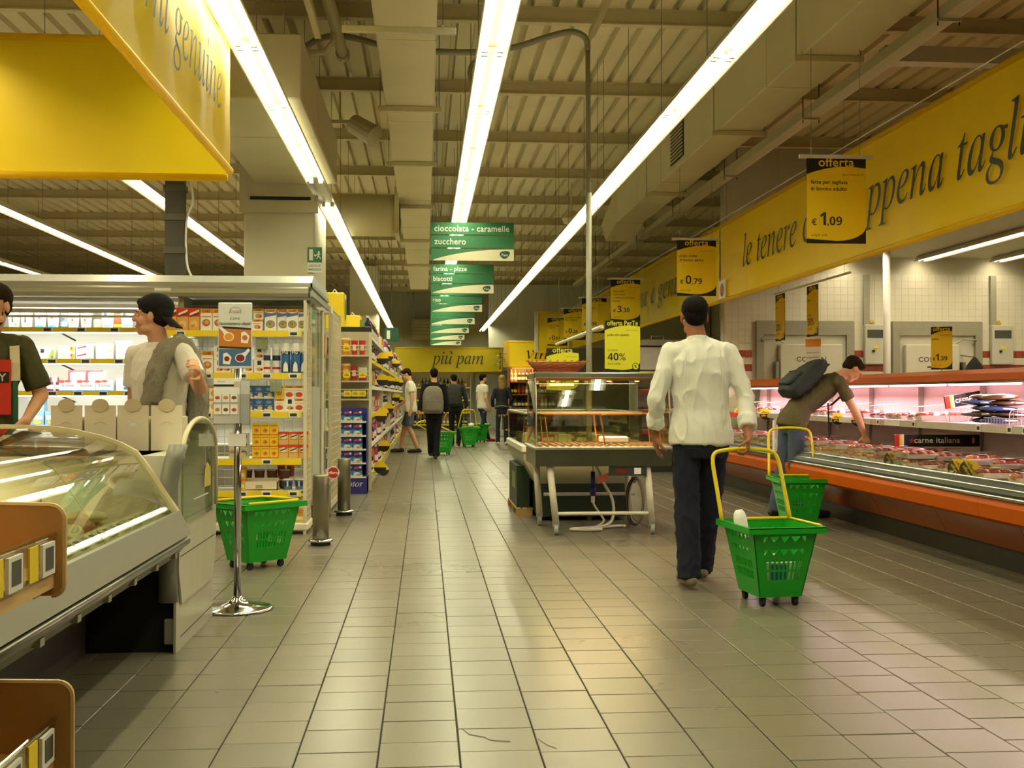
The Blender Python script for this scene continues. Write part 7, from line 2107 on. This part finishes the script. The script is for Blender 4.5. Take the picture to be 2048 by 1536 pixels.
def backpack(parent, M, w, d, h, m, m2=None, label=None, cat='backpack', vox=.012, name='backpack'):
    """rounded pack with a front pocket, flap, top handle and two straps; local y is away from the back"""
    t = bpy.data.objects.new(name, None); C.objects.link(t)
    if parent is not None: t.parent = parent
    b = MB()
    rr_ = []
    for z, fx, fy in ((-.5, .80, .55), (-.42, .96, .85), (-.2, 1.0, 1.0), (.1, .98, .95), (.32, .86, .75), (.44, .66, .5), (.5, .40, .25)):
        rr_.append([M @ Vector((w / 2 * fx * math.copysign(abs(math.cos(a)) ** .6, math.cos(a)), d / 2 + d / 2 * fy * math.copysign(abs(math.sin(a)) ** .7, math.sin(a)) * .98, h * z)) for a in [2 * pi * i / 20 for i in range(20)]])
    b.loft(rr_, m)
    me = remeshed(b, vox, 3, .006, 9, stretch=(1, 1, 1)); me.materials.clear(); me.materials.append(m)
    o = bpy.data.objects.new('pack_body', me); C.objects.link(o); o.parent = t
    b = MB()
    rr_ = []
    for z, fx, fy in ((-.42, .80, .6), (-.36, .95, .95), (-.12, .95, 1.0), (-.04, .85, .6)):
        rr_.append([M @ Vector((w * .40 * fx * math.copysign(abs(math.cos(a)) ** .6, math.cos(a)), d * .96 + d * .16 * fy * math.sin(a), h * z)) for a in [2 * pi * i / 16 for i in range(16)]])
    b.loft(rr_, m)
    me = remeshed(b, vox * .8, 2, .003, 16, stretch=(1, 1, 1)); me.materials.clear(); me.materials.append(m2 or m)
    o = bpy.data.objects.new('front_pocket', me); C.objects.link(o); o.parent = t
    MB().tube([M @ Vector((-w * .36 + w * .72 * i / 8, d * (1.09 - .02 * abs(i - 4) / 4), -h * .075 + h * .012 * math.sin(pi * i / 8))) for i in range(9)], .004, DARK, n=5).build('zip', t)
    MB().tube([M @ Vector((-w * .40 + w * .80 * i / 12, d * .80 - d * .05 * abs(i - 6) / 6, h * (.02 + .34 * math.sin(pi * i / 12)))) for i in range(13)], .004, DARK, n=5).build('zip', t)
    MB().tube([M @ Vector((-.035, d * .2, h * .46)), M @ Vector((-.03, d * .2, h * .54)), M @ Vector((.03, d * .2, h * .54)), M @ Vector((.035, d * .2, h * .46))], .007, DARK, n=6).build('grab_loop', t)
    return t
def strap(parent, pts, w, m, nm='strap', th=.006):
    """flat webbing along a path"""
    pts = [Vector(p) for p in pts]; vs = []; n = len(pts)
    R = []
    for i, p in enumerate(pts):
        d = (pts[min(i + 1, n - 1)] - pts[max(i - 1, 0)]).normalized()
        c = Vector((p.x, p.y, 0)); out = Vector((0, 1, .3))
        s_ = d.cross(out)
        if s_.length < .05: s_ = Vector((1, 0, 0))
        s_.normalize(); o_ = s_.cross(d).normalized()
        R.append([p - s_ * w / 2 - o_ * th / 2, p + s_ * w / 2 - o_ * th / 2, p + s_ * w / 2 + o_ * th / 2, p - s_ * w / 2 + o_ * th / 2])
    o = MB().loft(R, m).build(nm, parent)
    fixnormals(o)
    return o

# ---- man in white shirt walking away with the basket
SH = fabric((232, 230, 218), 'white_cotton', var=.02)
JN = fabric((34, 36, 52), 'dark_denim', var=.10)
LEA = mat((122, 110, 86), .5, name='tan_leather', var=.08)
p1, jj, hm = make_person('man in white shirt and dark jeans walking away, pulling a basket', (1.74, 7.0, 0), math.radians(-3), 1.83,
    dict(head=(-.035, .03, 1.640), nek=(-.02, .0, 1.485), sR=(.172, .0, 1.425), sL=(-.182, .0, 1.425), eL=(-.275, -.02, 1.15), wL=(-.262, .10, .92), eR=(.262, -.04, 1.15), wR=(.250, -.16, .925),
         hL=(-.09, 0, .93), kL=(-.085, .02, .52), aL=(-.075, -.02, .10), tL=(-.09, .14, .035), hR=(.09, 0, .93), kR=(.075, .13, .53), aR=(.06, .28, .10), tR=(.075, .43, .03)),
    SKIN[1], SH, JN, LEA, HAIR[0], vox=.009, sleeve=1.72, hem=.03, leg_w=1.12, fit=1.0, wr=.016, build=1.03, cuff=True, face=False,
    handR=(Vector((-.10, -.22, -1)), Vector((-1, .1, -.2)), -1, .95, .9), handL=(Vector((.10, .30, -1)), Vector((1, .1, .2)), 1, .38))
# seams and collar
MB().tube([Vector(p) for p in [(-.115, -.108, 1.50), (-.125, -.124, 1.34), (-.11, -.114, 1.12), (-.115, -.124, .98)]], .0025, SH, n=4).build('seam', p1)
MB().tube([Vector(p) for p in [(.10, -.108, 1.50), (.11, -.124, 1.34), (.10, -.114, 1.12), (.105, -.124, .98)]], .0025, SH, n=4).build('seam', p1)
R = []
for z, r1, r2 in ((1.525, .080, .078), (1.555, .074, .072), (1.585, .069, .067)):
    R.append([(-.022 + r1 * math.cos(a), -.004 + r2 * math.sin(a), z + .012 * math.sin(a) * -1) for a in [2 * pi * i / 20 for i in range(20)]])
MB().loft(R, SH, caps=False).build('collar', p1, smooth=True)
# ---- man bending over the meat case
OLV = fabric((96, 88, 60), 'olive_cotton', var=.05)
BJN = fabric((74, 84, 104), 'washed_denim', var=.16, scale=8)
SLT = fabric((52, 58, 58), 'slate_nylon', rough=.6, var=.08)
SNK = mat((40, 38, 36), .6, name='dark_sneaker')
p2, jj, hm = make_person('man in olive T-shirt and jeans bending over the meat case', (3.60, 10.98, 0), math.radians(-84), 1.80,
    dict(pel=(0, .07, .98), wai=(.0, .14, 1.07), che=(.0, .33, 1.22), nek=(-.0, .52, 1.345), head=(.02, .67, 1.435), sR=(.19, .45, 1.315), eR=(.20, .62, 1.01), wR=(.18, .72, .80), sL=(-.18, .45, 1.33), eL=(-.24, .30, 1.08), wL=(-.26, .12, .92),
         hR=(.09, .06, .95), kR=(.10, .04, .52), aR=(.10, .16, .085), tR=(.11, .33, .03), hL=(-.09, .04, .95), kL=(-.10, .02, .52), aL=(-.10, -.08, .085), tL=(-.12, .08, .03)),
    SKIN[0], OLV, BJN, SNK, HAIR[1], vox=.010, head_rot=(math.radians(-48), 0, math.radians(8)), sleeve=.55, hem=.05, leg_w=1.08, wr=.009,
    handR=(Vector((0, .25, -1)), Vector((-1, .4, 0)), -1, .30), handL=(Vector((.0, -.1, -1)), Vector((1, 0, 0)), 1, .6))
# backpack lying along his back: local frame of the person
dirb = (Vector((0, .46, 1.33)) - Vector((0, .10, 1.03))).normalized() ; outb = Vector((0, -dirb.z, dirb.y))
s_ = 1.80 / 1.75
M = Matrix(((1, outb.x, dirb.x, 0), (0, outb.y, dirb.y, .265 * s_), (0, outb.z, dirb.z, 1.255 * s_), (0, 0, 0, 1)))
M = Matrix.Translation(Vector((0, outb.y * .035, outb.z * .035))) @ M
bp = backpack(None, M, .38, .20, .52, SLT, label=None)
bp.parent = p2; bp.name = 'backpack'
strap(p2, [(.135, .50, 1.40), (.15, .56, 1.32), (.15, .52, 1.22), (.15, .40, 1.12), (.15, .30, 1.10)], .05, DARK)
strap(p2, [(-.135, .50, 1.42), (-.15, .57, 1.34), (-.15, .52, 1.22), (-.15, .40, 1.14)], .05, DARK)
strap(p2, [(.16, .36, 1.14), (.165, .365, .98), (.165, .37, .80)], .022, DARK, nm='hanging_strap')
o = MB().box(-.004, .004, -.06, .06, -.34, .0, PAPERW).box(-.03, -.004, -.055, .055, -.33, -.02, PAPERW).build('paper_sleeve')
o.location = (3.62, 11.32, .98); o.rotation_euler = (0, 0, math.radians(-60)); tag(o, 'white paper sleeve held behind the bending shopper', 'paper')
# ---- young man in a backward cap
WTS = fabric((236, 232, 214), 'white_tee', var=.02)
GRYK = fabric((142, 136, 116), 'grey_knit', var=.16, scale=60)
DKJ = fabric((46, 46, 50), 'black_denim')
p3, jj, hm = make_person('young man in white T-shirt with backward cap and grey jumper on shoulder', (-1.60, 6.95, 0), math.radians(148), 1.80,
    dict(head=(.02, .04, 1.645), nek=(0, .0, 1.475), sL=(-.19, .01, 1.425), eL=(-.36, .05, 1.225), wL=(-.47, .19, 1.31), sR=(.185, .01, 1.425), eR=(.235, -.03, 1.14), wR=(.23, .08, .90)),
    SKIN[0], WTS, DKJ, SNK, HAIR[1], vox=.009, head_rot=(math.radians(3), 0, math.radians(-60)), sleeve=.66, hem=.03, wr=.009, fit=1.06,
    handL=(Vector((-.5, .5, .35)), Vector((.6, .6, -.2)), 1, .75, .7), hair_fn=lambda b, HM, h: (b.ball((0, -.020, .040), (.079, .098, .078), h, n=16, k=9, M=HM), b.ball((0, -.05, -.005), (.070, .052, .055), h, n=12, k=7, M=HM), b.ball((0, .062, .080), (.042, .03, .024), h, n=10, k=6, M=HM)))
CAPM = fabric((30, 30, 30), 'black_twill')
b = MB(); b.ball((0, -.020, .062), (.088, .106, .080), CAPM, n=18, k=10, M=hm).ball((0, -.055, .03), (.080, .066, .060), CAPM, n=14, k=8, M=hm)
me = remeshed(b, .007, 2); me.materials.clear(); me.materials.append(CAPM)
cp = bpy.data.objects.new('cap', me); C.objects.link(cp); cp.parent = p3
R = []
for i in range(9):
    a = -1.0 + 2.0 * i / 8
    R.append([hm @ Vector((.078 * math.sin(a), -.02 - .085 * math.cos(a), .008)), hm @ Vector((.070 * math.sin(a) * 1.05, -.055 - .125 * math.cos(a), -.045 - .010 * math.cos(a))), hm @ Vector((.070 * math.sin(a) * 1.05, -.055 - .125 * math.cos(a), -.051 - .010 * math.cos(a))), hm @ Vector((.078 * math.sin(a), -.02 - .085 * math.cos(a), .001))])
o = MB().loft(R, CAPM).build('peak', cp); fixnormals(o)
# jumper over his left... the shoulder nearer the camera side
b = MB()
S = 1.80 / 1.75
for pth, r0, r1 in (([(-.15, -.13, 1.28), (-.14, -.12, 1.42), (-.12, -.03, 1.49), (-.10, .07, 1.46), (-.075, .125, 1.32), (-.06, .150, 1.16), (-.055, .155, 1.00)], .050, .036),
                    ([(-.17, -.13, .92), (-.17, -.14, 1.15), (-.16, -.12, 1.35), (-.14, -.06, 1.47), (-.12, .0, 1.50)], .065, .05),
                    ([(-.05, -.10, 1.46), (-.10, -.05, 1.50), (-.15, .02, 1.49), (-.15, .09, 1.41), (-.12, .135, 1.26), (-.105, .150, 1.14)], .042, .034)):
    n = len(pth)
    for i in range(n - 1):
        ra = r0 + (r1 - r0) * i / (n - 1); rb = r0 + (r1 - r0) * (i + 1) / (n - 1)
        cap(b, Vector(pth[i]) * S, Vector(pth[i + 1]) * S, ra, rb, GRYK, flat_end=(i == n - 2))
me = remeshed(b, .010, 2, .014, 13, stretch=(1, 1, .5)); me.materials.clear(); me.materials.append(GRYK)
o = bpy.data.objects.new('jumper', me); C.objects.link(o); o.parent = p3
# ---- bearded man at the left edge
GRN2 = fabric((78, 76, 48), 'moss_tee', var=.05)
p4, jj, hm = make_person('bearded man in moss-green T-shirt with red print at left edge', (-2.52, 6.62, 0), math.radians(200), 1.84,
    dict(head=(-.06, .05, 1.640), nek=(-.03, -.01, 1.475), sL=(-.205, 0, 1.43), eL=(-.30, .00, 1.16), wL=(-.22, .16, 1.02), sR=(.19, 0, 1.43)),
    SKIN[0], GRN2, fabric((120, 104, 70), 'khaki'), SNK, HAIR[1], vox=.009, head_rot=(0, 0, math.radians(-32)), sleeve=.85, hem=.05, wr=.008, fit=1.07, build=1.02,
    beard=mat((70, 48, 32), .8, name='beard', var=.2, scale=80), handL=(Vector((.55, .35, -.75)), Vector((.6, -.3, -.3)), 1, .6))
s_ = 1.84 / 1.75
PR = mat((206, 46, 24), .6, name='print_red', var=.06); PB = mat((30, 24, 20), .6, name='print_black')
def on_chest(pts, m, nm, y=.146):
    vs = [Vector((x, y + .012 * (1 - (x / .2) ** 2) - .0 + (.0 if z > 1.2 else -.006), z)) for x, z in pts]
    return MB().poly(vs, m).build(nm, p4)
mb = MB(); nx = 8
def chest_patch(x0, x1, z0, z1, m, nm, y0):
    mb = MB(); n = 8; k = 6; vs = []
    for jz in range(k + 1):
        for i in range(n + 1):
            x = x0 + (x1 - x0) * i / n; z = z0 + (z1 - z0) * jz / k
            vs.append((x, y0 - .55 * x * x - .10 * (1.28 - z) ** 2, z))
    mb.add(vs, [(a * (n + 1) + i, a * (n + 1) + i + 1, (a + 1) * (n + 1) + i + 1, (a + 1) * (n + 1) + i) for a in range(k) for i in range(n)], m)
    return mb.build(nm, p4, smooth=True)
cpatch = chest_patch(-.155, .12, 1.11, 1.42, PR, 'shirt_print', .150)
chest_patch(-.145, .11, 1.29, 1.35, PB, 'print_band', .1525)
mb = MB().text('HARLEY', 0, 0, .062, mat((226, 214, 180), .6, name='print_cream'), 'b', align='c')
mt = MB(); mt.f = mb.f; mt.m = mb.m; mt.slots = mb.slots
mt.v = [(-v[0] - .015, .1545 - .55 * v[0] ** 2 - .10 * .04 ** 2, 1.298 + v[2]) for v in mb.v]
mt.build('print_lettering', p4)
WST = fabric((214, 200, 166), 'cream_webbing')
strap(p4, [(-.16, -.08, 1.52), (-.168, .0, 1.535), (-.172, .07, 1.49), (-.175, .115, 1.40), (-.177, .128, 1.30)], .052, WST, nm='backpack_strap', th=.016)
strap(p4, [(-.177, .128, 1.30), (-.180, .130, 1.18), (-.180, .125, 1.05), (-.19, .06, .98)], .026, mat((30, 96, 60), .7, name='green_webbing'), nm='backpack_strap', th=.006)
bpk = backpack(None, Matrix.Translation((0, -.13, 1.28)) @ Matrix.Rotation(pi, 4, 'Z'), .32, .17, .46, WST); bpk.parent = p4; bpk.name = 'backpack'
# ---- far shoppers
p5, _, _ = make_person('man in white T-shirt and grey-blue shorts looking at left shelves', (-.30, 23.9, 0), math.radians(86), 1.78,
    dict(head=(0, .09, 1.62), nek=(0, .02, 1.47), aR=(.10, .22, .085), tR=(.10, .38, .03), kR=(.10, .14, .51), aL=(-.10, -.16, .085), tL=(-.10, .0, .03), eL=(-.22, -.05, 1.14), wL=(-.22, -.02, .90), eR=(.22, .06, 1.14), wR=(.2, .26, .98)),
    SKIN[0], WTS, fabric((96, 104, 122), 'blue_twill'), fabric((62, 66, 64), 'grey_canvas'), HAIR[1], vox=.014, head_rot=(math.radians(-26), 0, 0), sleeve=.6, hem=.05, shorts=.88)
BLK = fabric((24, 22, 22), 'black_jersey')
p6, _, _ = make_person('dark-haired shopper in black seen from behind with grey backpack', (.17, 21.5, 0), math.radians(6), 1.72,
    dict(kL=(-.06, .10, .53), aL=(-.02, .34, .12), tL=(-.02, .48, .06), kR=(.06, .03, .50), aR=(.03, -.05, .085), tR=(.04, .11, .03), wL=(-.30, -.12, .92), eL=(-.25, -.10, 1.16)),
    SKIN[2], BLK, fabric((28, 26, 28), 'black_trouser'), SNK, HAIR[0], vox=.014, sleeve=1.9, hem=.04, face=False, leg_w=1.05)
bk = backpack(None, Matrix.Translation((-.04, -.12, 1.13)) @ Matrix.Rotation(pi, 4, 'Z'), .40, .16, .52, fabric((126, 120, 104), 'grey_canvas_pack'), vox=.016); bk.parent = p6
strap(p6, [(-.14, -.12, 1.42), (-.13, -.06, 1.48), (-.12, .0, 1.48)], .05, DARK); strap(p6, [(.12, -.12, 1.42), (.12, -.06, 1.48), (.11, .0, 1.48)], .05, DARK)
CHR = fabric((44, 44, 44), 'charcoal_knit')
p7, _, _ = make_person('man with dark backpack towing a green basket away', (.72, 26.8, 0), math.radians(-8), 1.71,
    dict(head=(-.05, .03, 1.63), eR=(.26, -.04, 1.15), wR=(.30, -.02, .92), aL=(-.10, .16, .085), tL=(-.10, .32, .03), kL=(-.1, .12, .51), aR=(.09, -.12, .10), tR=(.09, .03, .03)),
    SKIN[2], CHR, fabric((30, 28, 32), 'black_trouser2'), SNK, HAIR[0], vox=.015, sleeve=1.8, hem=.05, face=False, head_rot=(0, 0, .5))
bk = backpack(None, Matrix.Translation((.0, -.12, 1.22)) @ Matrix.Rotation(pi, 4, 'Z'), .36, .18, .54, fabric((50, 52, 46), 'dark_pack', .6), vox=.016); bk.parent = p7
strap(p7, [(-.13, -.12, 1.42), (-.12, -.06, 1.47), (-.11, .0, 1.47)], .05, DARK); strap(p7, [(.13, -.12, 1.42), (.12, -.06, 1.47), (.11, .0, 1.47)], .05, DARK)
p8, _, _ = make_person('bearded man in pale T-shirt, jeans and red shoes facing the woman', (1.50, 29.3, 0), math.radians(-62), 1.76,
    dict(eR=(.22, -.03, 1.14), wR=(.20, .06, .90), eL=(-.22, -.03, 1.14), kL=(-.09, .10, .52), aL=(-.08, .22, .085), tL=(-.08, .38, .03), kR=(.09, -.02, .52), aR=(.09, -.22, .14), tR=(.09, -.08, .06)),
    SKIN[0], fabric((206, 200, 178), 'pale_tee'), fabric((42, 46, 66), 'navy_denim'), mat((190, 50, 36), .5, name='red_canvas'), HAIR[0], vox=.015, sleeve=.55, hem=.04, beard=HAIR[0], leg_w=.9)
def long_hair(b, HM, h):
    b.ball((0, -.025, .045), (.088, .108, .086), h, n=16, k=9, M=HM)
    b.ball((0, -.07, -.04), (.085, .05, .11), h, n=14, k=8, M=HM)
    b.ball((0, -.09, -.16), (.085, .04, .12), h, n=14, k=8, M=HM)
p9, _, _ = make_person('long-haired blonde woman in dark jacket and jeans seen from behind', (1.88, 27.5, 0), math.radians(-4), 1.70,
    dict(sR=(.17, -.01, 1.41), sL=(-.17, -.01, 1.41), eL=(-.24, -.02, 1.14), wL=(-.23, .06, .93), eR=(.24, -.02, 1.14), wR=(.22, .10, .96), hR=(.08, 0, .93), hL=(-.08, 0, .93)),
    SKIN[3], fabric((38, 36, 44), 'dark_jacket', .6), fabric((40, 42, 58), 'indigo_denim'), mat((196, 186, 160), .5, name='pale_pump'), HAIR[2], vox=.014, sleeve=1.85, hem=.0, face=False, hair_fn=long_hair, leg_w=.88, build=.94)
MB().tube([(.16 * math.cos(a), .118 * math.sin(a), .945 + .01 * math.sin(3 * a)) for a in [2 * pi * i / 20 for i in range(20)]], .022, fabric((120, 114, 96), 'grey_hem'), n=6, closed=True).build('jumper_hem', p9, smooth=True)
